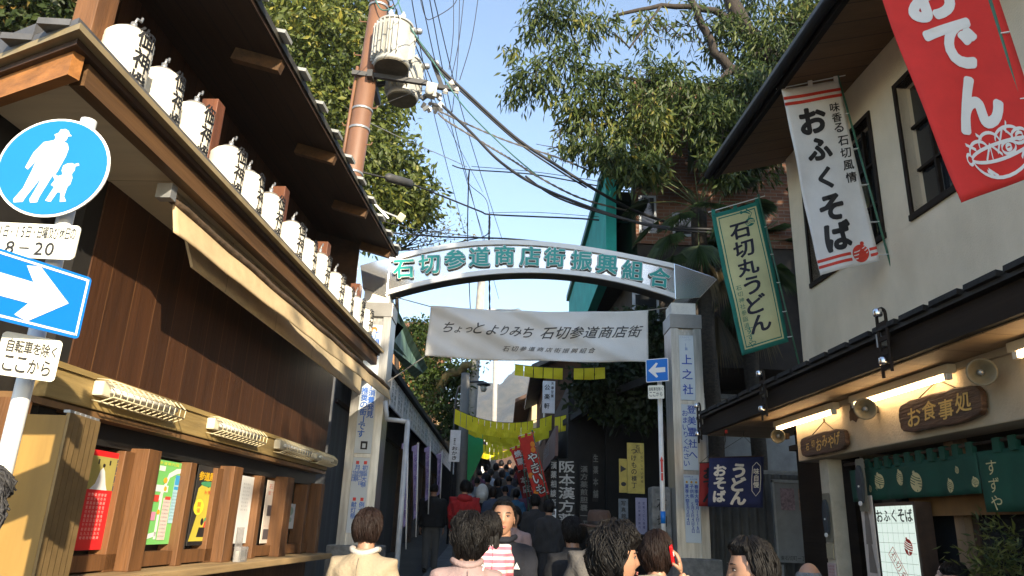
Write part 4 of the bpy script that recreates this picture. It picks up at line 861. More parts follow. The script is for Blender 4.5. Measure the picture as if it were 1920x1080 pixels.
def leaves(name, clumps, size, ratio, m, parent, seed=0, droop=.5, cluster=5, spread=.12, fold=.25):
    """clumps: (centre, radius, twigs); each twig carries a tuft of leaves"""
    rg = np.random.default_rng(seed); O = np.array(WM(parent).translation); V = []; T = []
    for c, r, n in clumps:
        c = np.array(c)-O; r = np.array(r if hasattr(r, '__len__') else (r, r, r))
        d = rg.normal(size=(n, 3)); d /= np.linalg.norm(d, axis=1)[:, None]; rad = rg.random(n)**.42
        lump = 1+.25*np.sin(d[:, 0]*5+seed)*np.sin(d[:, 1]*4+2)*np.sin(d[:, 2]*6)
        P = c+d*(rad*lump)[:, None]*r; tone = rg.random()*.25
        for k in range(cluster):
            q = P+rg.normal(size=(n, 3))*spread
            a = rg.normal(size=(n, 3)); a[:, 2] -= droop*2; a += d*.5; a /= np.linalg.norm(a, axis=1)[:, None]
            s = rg.normal(size=(n, 3)); s = np.cross(a, s); s /= np.linalg.norm(s, axis=1)[:, None]; nn = np.cross(a, s)
            ln = size*(.45+.95*rg.random(n))[:, None]; wd = ln*ratio*.5
            mid = q+a*ln*.45; V.append(np.stack([q, mid+s*wd+nn*wd*fold, q+a*ln-nn*ln*.08, mid-s*wd+nn*wd*fold], 1))
            T.append(np.clip(tone+rg.random(n)*.72+(.03 if k else 0), 0, 1))
    V = np.concatenate(V); T = np.concatenate(T); N = len(V); me = bpy.data.meshes.new(name)
    me.vertices.add(N*4); me.vertices.foreach_set('co', V.reshape(-1).astype(np.float32))
    idx = np.arange(N)[:, None]*4+np.array([[0, 1, 2, 0, 2, 3]]); me.loops.add(N*6); me.loops.foreach_set('vertex_index', idx.reshape(-1).astype(np.int32))
    me.polygons.add(N*2); me.polygons.foreach_set('loop_start', (np.arange(N*2)*3).astype(np.int32)); me.polygons.foreach_set('loop_total', np.full(N*2, 3, np.int32))
    me.update(calc_edges=True); at = me.attributes.new('tint', 'FLOAT', 'POINT'); at.data.foreach_set('value', np.repeat(T, 4).astype(np.float32))
    me.materials.append(m); o = bpy.data.objects.new(name, me); COL.objects.link(o); o.parent = parent; return o
def twigs(tree, cl, per, L0, m, seed=1):
    O = WM(tree).translation; rg = random.Random(seed); b = MB()
    for c, r, n in cl:
        rr = r[0] if hasattr(r, '__len__') else r
        for _ in range(per if n > 30 else 2):
            d = Vector((rg.gauss(0, 1), rg.gauss(0, 1), rg.gauss(0, .6))).normalized(); p = Vector(c)-O+d*rr*rg.uniform(-.2, .4); P = [p]
            for k in range(3): d = (d+Vector((rg.gauss(0, .35), rg.gauss(0, .35), rg.gauss(0, .3)-.08))).normalized(); p = p+d*rr*L0; P.append(p)
            b.tube(P, [.013, .009, .006, .003], 4)
    return b.build('twigs', m, tree)
M_bark = mat('grey_brown_bark', (.045, .034, .027), .9, .35, 6, .6, stretch=(3, 3, .5)); M_barkO = mat('mossy_bark', (.17, .13, .05), .9, .4, 5, .6)
def limbs(tree, paths, m=None, nm='trunk'):
    O = WM(tree).translation; b = MB(); rg = random.Random(7)
    for pts, r0, r1 in paths:
        P = [Vector(p)-O for p in pts]; Q = []
        for i in range(len(P)-1):
            for k in range(4): Q.append(P[i].lerp(P[i+1], k/4)+Vector((rg.uniform(-1, 1), rg.uniform(-1, 1), rg.uniform(-1, 1)))*r0*.3*(k > 0))
        Q.append(P[-1]); b.tube(Q, [r0+(r1-r0)*i/(len(Q)-1) for i in range(len(Q))], 8)
    return b.build(nm, m or M_bark, tree, True)
# broadleaf tree behind the utility pole
y1 = 17.5
t1 = thing('broadleaf_tree', 'tall yellow green tree standing behind the brown utility pole', 'tree', (-6.6, y1, gz(y1)))
cl = []
for px, py, Y, r, n in ((520, 20, 17.5, 1.3, 420), (600, 60, 17, 1.4, 560), (560, 130, 17, 1.2, 420), (640, 160, 17.5, 1.3, 480), (690, 110, 18, 1.0, 300), (600, 220, 17.3, 1.2, 420), (690, 230, 18, 1.15, 400), (660, 300, 17.5, 1.2, 420), (730, 200, 18.5, .6, 90), (740, 310, 18, .85, 260), (770, 370, 18, .75, 230), (720, 380, 17.6, .9, 260), (650, 20, 18, 1.1, 320), (790, 395, 18, .45, 70), (540, -60, 18, 1.6, 420), (450, 60, 18.5, 1.8, 420), (690, 420, 18, .8, 160)):
    p = PX(px, py, Y); cl.append((p, (r, r, r*.85), n))
leaves('crown', cl, .20, .42, leafmat('yellow_green_leaf', (.015, .034, .008), (.135, .165, .03), (.34, .30, .05)), t1, 3, .35, 6, .16)
twigs(t1, cl, 7, .33, M_bark)
b0 = Vector((-6.6, y1, gz(y1)-.1))
limbs(t1, [([b0, (-6.3, y1, 5), (-5.9, y1, 9), (-5.6, y1, 13)], .34, .12), ([(-6.2, y1, 6), (-4.8, y1, 8.2), (-3.2, 18, 9.2)], .16, .03), ([(-6, y1, 8), (-4.6, y1, 10.5), (-3.6, 18, 11.2)], .14, .03), ([(-6, y1, 8.5), (-7.2, 18, 12), (-7.6, 18, 15)], .14, .03)])
t2 = thing('sparse_tree', 'thin twiggy tree with few leaves just above the left end of the arch', 'tree', (-2.9, 19, gz(19)))
cl = [(PX(px, py, 19), (.55, .5, .35), n) for px, py, n in ((780, 425, 22), (820, 440, 26), (845, 430, 20), (740, 400, 26), (800, 455, 20))]
leaves('crown', cl, .12, .4, leafmat('olive_leaf', (.08, .09, .02), (.25, .20, .05)), t2, 9, .4, 3, .2)
tw = [([(-2.9, 19, 1), (-2.9, 19, 5), PX(745, 470, 19)], .09, .04)]
rg_ = random.Random(2)
for k in range(16): tw.append(([PX(735+rg_.uniform(-10, 20), 470, 19), PX(765+rg_.uniform(-25, 40), 445+rg_.uniform(-20, 15), 19+rg_.uniform(-.4, .4)), PX(815+rg_.uniform(-40, 55), 430+rg_.uniform(-35, 35), 19+rg_.uniform(-.6, .6))], .018, .005))
limbs(t2, tw)
t3 = thing('broadleaf_tree', 'dark tree with some orange leaves behind the roof in the top left corner', 'tree', (-7.0, 10.5, gz(10)))
cl = [(PX(px, py, 10.5), (r, r, r*.8), n) for px, py, r, n in ((20, 20, .9, 260), (90, 10, .8, 260), (60, 60, .7, 220), (130, 30, .6, 160), (-60, 30, 1.1, 300), (60, -60, 1.1, 300), (-40, 100, .9, 200), (150, -40, .7, 200))]
leaves('crown', cl, .17, .45, leafmat('dark_autumn_leaf', (.015, .03, .008), (.06, .085, .02), (.36, .20, .05)), t3, 5, .3, 6, .14)
limbs(t3, [([(-7, 10.5, 0), (-6.9, 10.5, 5), (-6.3, 10.5, 9.2)], .28, .1), ([(-6.9, 10.5, 6), (-5.6, 10.5, 8.6)], .1, .03)])
# big lance-leaved tree over the right side
t4 = thing('overhanging_tree', 'large dark tree with drooping lance leaves reaching over the street from the right', 'tree', (6.2, 13.6, gz(13.6)))
cl = []
for px, py, Y, r, n in ((1030, 30, 12.5, .62, 130), (1000, 150, 12.3, .55, 110), (1060, 120, 12.5, .6, 120), (1110, 50, 12.6, .55, 90), (1140, 170, 12.2, .65, 170), (1085, 215, 12.2, .6, 150), (1060, 270, 12.1, .3, 26), (1130, 275, 12, .55, 130), (1205, 235, 12.2, .75, 240), (1230, 140, 12.6, .65, 150), (1285, 190, 12.4, .7, 220), (1340, 230, 12, .65, 240), (1400, 170, 12.4, .75, 260), (1450, 100, 12.8, .8, 260), (1380, 70, 13, .75, 200), (1500, 40, 13, .8, 260), (1300, 50, 13, .7, 50), (1210, 60, 13, .6, 40), (1440, 235, 12.4, .65, 220), (1160, 300, 11.8, .38, 90), (1215, 310, 11.8, .4, 90), (1345, 300, 11.6, .35, 80), (1180, 330, 11.7, .2, 20), (960, 100, 12.5, .22, 14), (955, 180, 12.3, .2, 16), (1000, 60, 12.5, .3, 26), (1560, 0, 13.4, .9, 240), (1420, -30, 13.4, 1.0, 240), (1250, -50, 13.4, .9, 40), (1080, -60, 13, .8, 90), (1360, 330, 11.8, .3, 40), (1490, 180, 13, .6, 200), (1400, 300, 13, .6, 200)):
    cl.append((PX(px, py, Y), (r, r*.9, r*.72), int(n*.66)))
leaves('crown', cl, .185, .25, leafmat('lance_leaf', (.012, .030, .009), (.105, .140, .032), (.32, .27, .05)), t4, 11, .95, 9, .085)
twigs(t4, cl, 8, .36, M_bark, 4)
J = PX(1400, 60, 13); K = PX(1460, 130, 13)
limbs(t4, [([(6.2, 13.6, .3), (6.0, 13.5, 5), PX(1520, 250, 13.2), K], .36, .26), ([K, J, PX(1350, -60, 13.2)], .22, .14), ([K, PX(1400, 150, 12.8), PX(1340, 100, 12.8), PX(1290, -10, 13)], .13, .07), ([J, PX(1340, 20, 13), PX(1240, 10, 13), PX(1150, 30, 12.8)], .09, .03), ([PX(1370, 130, 12.8), PX(1300, 200, 12.5), PX(1200, 230, 12.3), PX(1110, 235, 12.2)], .075, .02), ([PX(1300, 160, 12.6), PX(1200, 150, 12.6), PX(1080, 130, 12.5)], .05, .015), ([PX(1240, 10, 13), PX(1180, 90, 12.6), PX(1150, 60, 12.6)], .03, .01), ([K, PX(1480, 60, 13.2), PX(1520, -60, 13.5)], .16, .08), ([PX(1440, 150, 12.8), PX(1390, 230, 12.4), PX(1340, 260, 12)], .06, .02), ([PX(1110, 235, 12.2), PX(1060, 280, 12.1), PX(1005, 270, 12.1)], .014, .005)]
      + [([PX(1200+k*25, 20+13*(k % 3), 12.9), PX(1230+k*30, 60+9*(k % 4), 12.8), PX(1270+k*22, 45+17*(k % 5), 12.8)], .014, .004) for k in range(8)])
# fan palms
M_palm = leafmat('palm_blade', (.012, .028, .010), (.045, .075, .02)); M_dead = leafmat('dead_palm', (.05, .04, .02), (.12, .09, .045))
def palm(base, head, fronds, label, dead=()):
    t = thing('fan_palm', label, 'palm tree', base, 0, 'fan palms behind the right pillar'); O = Vector(base); hd = Vector(head)
    limbs(t, [([base, tuple(Vector(base).lerp(hd, .5)), tuple(hd)], .13, .15)], mat('fibrous_palm_trunk', (.05, .038, .025), .95, .4, 14, .8, stretch=(1, 1, 2)))
    st = MB(); V = []; F = []; T = []; rg = random.Random(int(head[2]*10))
    V2 = MB()
    def fan(c, ax, r, n, mbs, sp=2.5):
        ax = ax.normalized(); u = ax.cross(Vector((0, 0, 1)));  u = u.normalized() if u.length > .05 else Vector((1, 0, 0)); w_ = u.cross(ax)
        for k in range(n):
            a = (k/(n-1)-.5)*sp*1.15; d = (ax*math.cos(a)+u*math.sin(a)).normalized(); s = (u*math.cos(a)-ax*math.sin(a)); ln = r*(1-.22*abs(a)/1.5)*rg.uniform(.88, 1.08)
            tip = c+d*ln-Vector((0, 0, ln*.34)); mid = c+d*ln*.6-Vector((0, 0, ln*.05)); wd = .016+r*.012
            mbs.add([c, mid+s*wd+w_*.006, tip, mid-s*wd+w_*.006], [(0, 1, 2), (0, 2, 3)])
    for f in fronds:
        c = PX(*f[:2], f[2])-O; h = hd-O; dr_ = (c-h); st.tube([h, h.lerp(c, .5)+Vector((0, 0, .08)), c], [.016, .012, .009], 5); fan(c, dr_.normalized()+Vector((0, 0, -.25)), f[3], 26, V2)
    st.build('stalk', mat('palm_stalk', (.07, .09, .03), .7), t, True)
    def fin(mb, nm, m):
        o = mb.build(nm, m, t); at = o.data.attributes.new('tint', 'FLOAT', 'POINT'); at.data.foreach_set('value', [rg.random() for _ in range(len(mb.v))])
    fin(V2, 'crown', M_palm)
    if dead:
        D = MB()
        for f in dead: c = PX(*f[:2], f[2])-O; fan(c, Vector((rg.uniform(-.3, .3), rg.uniform(-.3, .3), -1)), f[3], 18, D, 1.0)
        fin(D, 'dead_fronds', M_dead)
palm((3.62, 12.6, gz(12.6)), PX(1310, 390, 12.6), ((1240, 335, 12.4, .62), (1275, 400, 12.2, .55), (1235, 300, 12.8, .6), (1300, 305, 12.6, .6), (1345, 330, 12.6, .6), (1255, 440, 12.1, .55), (1310, 460, 12, .55), (1360, 400, 12.4, .6), (1215, 380, 12.6, .5), (1340, 280, 13, .6), (1375, 345, 12.8, .6), (1200, 330, 12.6, .55), (1225, 420, 12.4, .5), (1330, 380, 12.2, .55), (1280, 350, 12.9, .6), (1395, 320, 12.8, .6), (1260, 480, 12.2, .5), (1350, 430, 12.2, .55), (1410, 380, 12.8, .55)), 'taller fan palm whose fronds cross the brick wall above the arch', ((1320, 480, 12.4, .7), (1290, 470, 12.5, .7), (1345, 500, 12.5, .7), (1310, 520, 12.5, .6)))
palm((4.4, 12.95, gz(12.95)), PX(1395, 470, 12.95), ((1440, 430, 13.2, .6), (1400, 400, 13.2, .6), (1360, 450, 12.8, .6), (1340, 520, 12.8, .6), (1450, 500, 13, .6), (1420, 540, 13, .55), (1470, 450, 13.4, .6), (1330, 570, 12.8, .5), (1455, 360, 13.6, .6), (1480, 400, 13.6, .6), (1345, 480, 13, .55), (1490, 540, 13.4, .55), (1380, 560, 12.8, .5)), 'shorter fan palm with a brown skirt of dead fronds beside the yellow flag', ((1345, 590, 13, .9), (1365, 570, 13, .9), (1390, 560, 13, .9), (1330, 600, 13, .8), (1415, 570, 13, .9)))
# tree on the left far side of the street
t5 = thing('mossy_tree', 'sunlit tree with a thick leaning mossy limb beyond the left awning roof', 'tree', (-3.6, 24, gz(24)))
cl = [(PX(px, py, 24), (r, r, r*.8), n) for px, py, r, n in ((800, 640, .75, 240), (785, 620, .5, 120), (800, 720, .8, 260), (840, 700, .7, 220), (825, 760, .8, 260), (850, 790, .6, 200), (780, 690, .6, 180), (855, 720, .5, 120), (880, 690, .35, 60))]
leaves('crown', cl, .15, .5, leafmat('bright_leaf', (.012, .03, .008), (.075, .115, .02)), t5, 21, .3, 5, .12)
limbs(t5, [([(-3.6, 24, 1), PX(760, 830, 24), PX(800, 760, 24), PX(845, 700, 23.5), PX(880, 685, 23)], .30, .12), ([PX(790, 770, 24), PX(800, 700, 24), PX(805, 650, 24)], .2, .06)], M_barkO)
t6 = thing('dark_shrub_tree', 'dark leafy tree mass over the black shop roof beyond the right pillar', 'tree', (2.9, 12.9, gz(12.9)))
cl = [(PX(px, py, 12.9), (r*.9, r*.7, r*.62), n) for px, py, r, n in ((1150, 700, .6, 260), (1200, 680, .6, 260), (1130, 740, .5, 200), (1180, 760, .6, 220), (1230, 740, .5, 200), (1110, 720, .4, 120), (1230, 640, .6, 200), (1190, 610, .5, 120))]
leaves('crown', cl, .14, .5, leafmat('deep_green_leaf', (.008, .018, .007), (.03, .05, .014)), t6, 31, .4, 5, .1)
limbs(t6, [([(2.9, 12.9, .4), (2.85, 12.9, 3), PX(1190, 690, 12.9)], .12, .05)])

# tall unseen trees added behind the white house to shade arch and street
for k, (x, y, h) in enumerate(((7.6, -6.6, 13.2), (7.4, .2, 11.4), (8.6, 4.8, 12.6))):
    t = thing('broadleaf_tree', ('tall unseen tree added for shade behind the plaster house roof, nearer the camera', 'tall unseen tree added for shade behind the plaster house roof, nearer the arch', 'tallest unseen tree added for shade behind the plaster house roof, in line with its windows')[k], 'tree', (x, y, 0))
    rg_ = random.Random(k); cl = [((x+rg_.uniform(-1.3, 1.3), y+rg_.uniform(-2.4, 2.4)*(1.8, 1, .8)[k], h-2.8+rg_.uniform(-2.2, 2.4)), 1.25, 80) for _ in range((28, 16, 7)[k])]
    leaves('crown', cl, .42, .5, leafmat('shade_leaf', (.02, .04, .012), (.09, .11, .03)), t, 50+k, .3, 6, .3)
    limbs(t, [([(x, y, 0), (x, y, h*.5), (x+.2, y, h-2)], .25, .1)])
# ================================================================ utility pole with transformers
up_ = thing('utility_pole', 'brown utility pole carrying two ribbed grey transformers', 'utility pole', (-3.02, 12, gz(12))); UO = Vector((-3.02, 12, gz(12)))
M_polebr = mat('brown_painted_pole', (.215, .105, .058), .55, .18, 3, .08, stretch=(1, 1, .3)); M_tr = mat('transformer_grey', (.44, .435, .40), .5, .16, 5, .05)
b = MB(); ptop = PX(722, -60, 12)-UO; pb_ = PX(655, 360, 12)-UO; ax = (ptop-pb_).normalized(); foot = pb_-ax*(pb_.z/ax.z)
b.tube([foot, pb_, ptop+ax*1.2], [.205, .185, .165], 20); b.build('pole', M_polebr, up_, True)
def pp(z): k = (z-pb_.z)/(ptop.z-pb_.z); return pb_+(ptop-pb_)*k
b = MB()
for k, z in enumerate((7.0, 7.9, 8.3, 10.6, 10.75, 10.9)):
    c = pp(z); b.lathe([(.19, -.025), (.197, -.02), (.197, .02), (.19, .025)], c, 20)
b.build('band', M_steel, up_, True)
b = MB()
for k in range(9): c = pp(7.6+k*.38); b.tube([c, c+Vector((-.30 if k % 2 else .26, -.02, .0)), c+Vector((-.32 if k % 2 else .28, -.02, .05))], .012, 6)
b.build('step_bolt', M_polebr, up_)
b = MB(); b.tube([pp(6.6)+Vector((-.2, -.06, 0)), pp(9.2)+Vector((-.2, -.08, 0))], .03, 8); b.build('conduit', M_polebr, up_, True)
def transformer(px, py, Y, r, h, nm):
    c = PX(px, py, Y)-UO; t = MB(); t.lathe([(r*.80, -h/2), (r*.84, -h/2+.02), (r*.84, -h/2+.06), (r*.8, -h/2+.07), (r*.8, h/2-.06), (r*.88, h/2-.055), (r*.88, h/2-.02), (r*.8, h/2), (r*.45, h/2+.09), (r*.2, h/2+.1)], c, 28)
    o = t.build('transformer', M_tr, up_, True); smooth_angle(o, 35)
    f = MB()
    for k in range(26):
        a = 2*PI*k/26
        if 5.2 < a < 6.0: continue
        u = Vector((math.cos(a), math.sin(a), 0)); f.bar(c+u*r*.9+Vector((0, 0, -h/2+.12)), c+u*r*.9+Vector((0, 0, h/2-.1)), .018, r*.22, up=u)
    f.build('cooling_fin', M_tr, o)
    d = MB(); d.lathe([(r*.78, -h/2-.03), (r*.80, -h/2-.001)], c, 28); d.build('base_plate', mat('rusty_base', (.10, .085, .055), .7, .3), o)
    g = MB()
    for a in (.3, 1.5, 2.9, 4.4, 5.5): q = c+Vector((r*.55*math.cos(a), r*.55*math.sin(a), h/2+.02)); g.lathe([(.03, 0), (.055, .03), (.035, .06), (.055, .09), (.03, .12), (.02, .17)], q, 10)
    g.build('bushing', mat('porcelain', (.70, .70, .68), .25), o, True)
    k = MB(); k.lathe([(.05, 0), (.06, .02), (.06, .12), (.03, .15)], c+Vector((r*.95, -.08, h*.32)), 12, Euler((0, PI/2, 0)).to_matrix()); k.build('valve', M_steel, o, True)
    return c
ca_ = transformer(738, 87, 11.75, .40, .92, 'a'); cb_ = transformer(758, 150, 12.45, .36, .86, 'b')
b = MB(); zc = (PX(720, 150, 12)-UO).z
b.bar(pp(zc)+Vector((-.25, -.2, 0)), PX(802, 156, 12)-UO, .07, .09); b.bar(pp(zc)+Vector((-.25, .25, 0)), PX(792, 150, 12.5)-UO, .07, .09); b.bar(pp(zc)+Vector((.1, -.3, -.05)), pp(zc)+Vector((.1, .7, -.05)), .10, .14)
b.bar(PX(800, 160, 12)-UO, PX(858, 168, 12)-UO, .08); b.bar(PX(812, 118, 12)-UO, PX(830, 165, 12)-UO, .07)
b.build('crossarm', mat('dark_crossarm', (.05, .05, .052), .6), up_)
b = MB(); rg = random.Random(5)
for px, py, r in ((846, 158, .085), (856, 170, .07), (818, 120, .07), (783, 152, .06), (835, 172, .06), (825, 180, .05)): b.lathe([(r*.3, -r*.8), (r, -r*.5), (r*.5, -r*.1), (r, r*.2), (r*.4, r*.7), (r*.2, r)], PX(px, py, 12)-UO, 12, Euler((.6, .3, 0)).to_matrix())
b.build('insulator', mat('porcelain', 0), up_, True)
b = MB(); b.box(PX(808, 170, 11.95)-UO, (.20, .16, .26), (.1, .1, .2)); b.ball(PX(806, 168, 11.84)-UO, (.09, .05, .11)); o = b.build('cutout_switch', M_tr, up_)
b = MB()
for k in range(16): b.box(PX(808+rg.uniform(-14, 20), 192+rg.uniform(-16, 16), 12)-UO, (rg.uniform(.05, .1), rg.uniform(.05, .1), rg.uniform(.05, .12)), (rg.random(), rg.random(), rg.random()), mi=k % 2)
b.build('terminal_cluster', [mat('dark_crossarm', 0), M_steel], up_)
# ---- cables: one thing each
def cable(pts, r, label, cat='cable', grp='overhead cables', m=None, n=6, nm='overhead_cable', twist=False):
    P = [PX(x, y, Y) for x, y, Y in pts]; N = len(P); Q = []
    for i in range(N-1):          # Catmull-Rom
        a, b_, c, d = P[max(i-1, 0)], P[i], P[i+1], P[min(i+2, N-1)]
        for k in range(7):
            t = k/7; Q.append(.5*((2*b_)+(c-a)*t+(2*a-5*b_+4*c-d)*t*t+(3*b_-a-3*c+d)*t**3))
    Q.append(P[-1]); b = MB()
    if twist:
        R = []
        for i in range(len(Q)-1):
            for k in range(3): R.append(Q[i].lerp(Q[i+1], k/3))
        for ph in (0, PI): b.tube([q+Vector((math.cos(i*.9+ph)*r*.55, 0, math.sin(i*.9+ph)*r*.55)) for i, q in enumerate(R)], r*.75, 5)
    else: b.tube(Q, r, n)
    o = b.build(nm, m or M_wire, None, True); return tag(o, label, cat, grp)
M_tealw = mat('teal_cable', (.05, .16, .14), .5)
cable([(777, 67, 11.8), (820, 122, 11.9), (873, 173, 12), (963, 255, 12), (1033, 303, 12), (1123, 360, 12.2), (1190, 395, 12.6), (1260, 420, 13.2)], .028, 'thickest black cable running from the transformers down to the right')
cable([(779, 74, 11.8), (822, 130, 11.9), (875, 181, 12), (965, 262, 12), (1036, 312, 12), (1100, 352, 12.2)], .016, 'thin black cable hugging the thickest one')
cable([(742, -20, 11.5), (757, 30, 11.6), (813, 117, 11.7), (870, 200, 11.8), (953, 283, 11.9), (1012, 333, 12)], .014, 'pale teal cable crossing the black ones', m=M_tealw)
cable([(822, 212, 12), (840, 228, 12), (913, 272, 12), (960, 300, 12), (1012, 333, 12), (1090, 372, 12.2), (1180, 396, 12.6)], .018, 'twisted grey cable below the teal one', m=mat('twisted_grey', (.12, .11, .10), .7), twist=True)
cable([(826, 195, 12), (880, 245, 12), (940, 305, 12), (1017, 353, 12), (1150, 404, 12), (1240, 425, 12), (1334, 430, 12)], .026, 'heavy black cable sagging to the palm crown')
cable([(985, 330, 12), (1040, 368, 12), (1130, 400, 12), (1240, 428, 12), (1334, 436, 12)], .018, 'second black cable just under the heavy one')
cable([(823, 208, 12), (870, 230, 12), (950, 264, 12), (1050, 297, 12), (1115, 325, 12.3)], .016, 'upper twisted cable ending in the leaves', m=mat('twisted_grey', 0), twist=True)
cable([(848, 310, 15), (880, 318, 15), (1000, 327, 14.5), (1130, 350, 14), (1250, 368, 13.6)], .014, 'nearly level black cable crossing under the tree')
cable([(884, 312, 15), (1000, 322, 14.5), (1130, 341, 14), (1250, 362, 13.6)], .007, 'thin supporting wire above the level cable')
cable([(660, 318, 12.2), (700, 328, 12.3), (770, 345, 13), (830, 368, 14), (900, 396, 15), (918, 402, 15.2), (1000, 406, 15), (1090, 410, 14.5), (1180, 418, 14)], .018, 'black cable from the pole carrying a splice box')
cable([(918, 399, 15.2), (1000, 398, 15), (1090, 404, 14.5), (1180, 412, 14)], .006, 'hair thin wire over the splice cable')
cable([(688, 228, 12.1), (760, 262, 13), (830, 292, 14), (876, 313, 15)], .008, 'thin tie wire from the steel band of the pole', m=M_steel)
cable([(728, 436, 11.5), (830, 444, 11.5), (940, 447, 11.5), (1010, 453, 11.3)], .014, 'dark cable skimming the top of the arch')
cable([(700, 410, 11.8), (780, 430, 12), (860, 440, 13), (925, 448, 14)], .007, 'thin slack wire above the left end of the arch')
cable([(730, 470, 11.2), (800, 466, 11.6), (870, 452, 12.4), (915, 438, 13.6), (918, 402, 15.2)], .011, 'slack cable curving up to the splice junction')
cable([(880, 318, 15), (878, 360, 17), (877, 450, 20), (881, 560, 24), (885, 640, 27)], .016, 'cable dropping down the street beside the far pole')
cable([(918, 402, 15.2), (917, 460, 17), (918, 560, 20), (919, 680, 24)], .022, 'bundle of cables dropping straight down behind the arch', twist=True)
cable([(918, 402, 15.2), (910, 372, 15.2), (880, 345, 15.1), (879, 322, 15)], .008, 'small loop of wire at the cable junction')
far = [((720, -40), (905, 360)), ((765, -40), (880, 470)), ((784, -30), (930, 520)), ((800, -30), (935, 560)), ((850, -30), (842, 130)), ((862, -30), (848, 210)), ((812, -10), (965, 520)), ((872, -30), (840, 170)), ((900, -30), (862, 150))]
nmz = ('first long thin wire, farthest left of the fan', 'second long thin wire of the fan', 'third long thin wire of the fan', 'fourth long thin wire of the fan', 'short steep wire above the switch cluster', 'second short steep wire above the switch cluster', 'faint wire on the right of the fan', 'third short steep wire above the switch cluster', 'curving wire on the right above the switch cluster')
for (a, b_), l in zip(far, nmz):
    short = b_[1] < 220
    mid = ((a[0]+b_[0])/2+(-6 if not short else 4), (a[1]+b_[1])/2+10)
    cable([(*a, 10 if not short else 12.5), (*mid, 15 if not short else 12.4), (*b_, 27 if not short else 12.2)], .009 if not short else .008, l, grp='wires fanning along the street')
cable([(786, -10, 12), (798, 32, 12), (812, 34, 12), (850, 10, 12), (862, -20, 12)], .008, 'drooping loop of wire at the top', grp='wires fanning along the street')
cable([(640, 196, 12), (680, 208, 12), (790, 170, 12), (812, 196, 12)], .007, 'slack jumper between the pole and the switch cluster')
cable([(770, 60, 12), (785, 100, 12), (800, 130, 12), (812, 160, 12)], .012, 'jumper from the transformer bushings to the crossarm')
cable([(700, -10, 11.8), (715, 18, 11.7), (740, 12, 11.7), (755, -12, 11.8)], .013, 'teal coil of cable around the pole top', m=M_tealw)
b = MB(); a_ = PX(722, 331, 12.4); b_ = PX(774, 346, 13); b.tube([a_, a_.lerp(b_, .1), a_.lerp(b_, .9), b_], [.02, .085, .085, .02], 12); tag(b.build('splice_box', mat('dark_crossarm', 0), None, True), 'dark splice box on the cable beside the pole', 'cable box')
# floodlight over the eave end
fl = thing('floodlight', 'small cream floodlight on a steel bracket at the end of the left upper roof', 'lamp', PX(752, 408, 10.6)); FO = PX(752, 408, 10.6)
b = MB(); b.box((0, 0, 0), (.11, .10, .12), (.3, .5, .3)); bevel(b.build('housing', mat('cream_lamp', (.62, .54, .32), .4), fl), .01)
b = MB(); b.bar((0, 0, -.02), PX(715, 395, 10.4)-FO, .025); b.bar(PX(700, 380, 10.3)-FO, PX(728, 410, 10.4)-FO, .03); b.build('bracket', M_steel, fl)
# ================================================================ left market hall, far street
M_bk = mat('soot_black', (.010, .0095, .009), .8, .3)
mh = thing('market_hall', 'long low hall with black eaves and white name plaques beyond the left pillar', 'building', (-2.0, 12, 0))
MO = Vector((-2.0, 12, 0))
def mspan(b, a, c): return b.span(tuple(Vector(a)-MO), tuple(Vector(c)-MO))
b = MB(); b.prism([(-1.98, 4.0), (-2.9, 4.0), (-3.4, 4.15), (-3.4, 4.27), (-2.9, 4.35), (-1.98, 4.1)], lambda x, z: Vector((x, 30.5, z))-MO, lambda x, z: Vector((x, 11.6, z))-MO); b.build('roof', M_bk, mh)
b = MB(); mspan(b, (-3.35, 11.7, 0), (-2.75, 30.4, 3.99)); b.build('wall', planks('grey_shutter', (.12, .125, .135), .16, 1, (.05, .05, .05), .6, .2), mh)
b = MB(); mspan(b, (-2.749, 11.7, 3.30), (-2.70, 30.3, 3.36)); b.build('lintel', M_woodD, mh)
for k in range(22):
    y = 12.0+k*.84; f = MB(); mspan(f, (-2.08, y, 3.46), (-2.05, y+.74, 3.96)); f = f.build('name_plaque', mat('plaque_white', (.80, .81, .83), .6, .1), mh)
    lt = MB(); fn = lambda u, v, l: Vector((-2.046+l, y+u, v+.05))-MO
    nm = ('山本商店', '石切講中', '川口健次', '松井屋', '奉納大阪', '中村一郎')[k % 6]
    for r in range(2): letters(lt, vcol(nm, .53-.32*r, 3.84, .11, .17, .085), fn)
    lt.build('lettering', M_ink, f)
for k in range(6): b = MB(); mspan(b, (-2.70, 13+k*3, gz(13+k*3)), (-2.6, 13.14+k*3, 3.3)); b.build('post', M_woodD, mh)
# copper-green gabled roof behind it
gr = thing('green_roofed_house', 'house with a verdigris green hipped roof rising behind the left pillar', 'house', (-3.6, 14, gz(14))); GO2 = Vector((-3.6, 14, gz(14)))
M_verd = mat('verdigris_copper', (.17, .30, .22), .6, .35, 3, .15, stretch=(1, 1, .4), col2=(.07, .13, .09))
A = [PX(735, 560, 14), PX(802, 690, 21), PX(786, 700, 21), PX(728, 625, 14)]
b = MB(); d = Vector((-.12, 0, -.15)); b.add([p-GO2 for p in A]+[p+d-GO2 for p in A], [(0, 1, 2, 3), (7, 6, 5, 4), (0, 4, 5, 1), (1, 5, 6, 2), (2, 6, 7, 3), (3, 7, 4, 0)]); b.build('roof', M_verd, gr)
A = [PX(735, 596, 13.4), PX(757, 614, 13.4), PX(742, 634, 13.4), PX(733, 640, 13.4)]
b = MB(); b.add([p-GO2 for p in A]+[p+d-GO2 for p in A], [(0, 1, 2, 3), (7, 6, 5, 4), (0, 4, 5, 1), (1, 5, 6, 2), (2, 6, 7, 3), (3, 7, 4, 0)]); b.build('gable_hood', M_verd, gr)
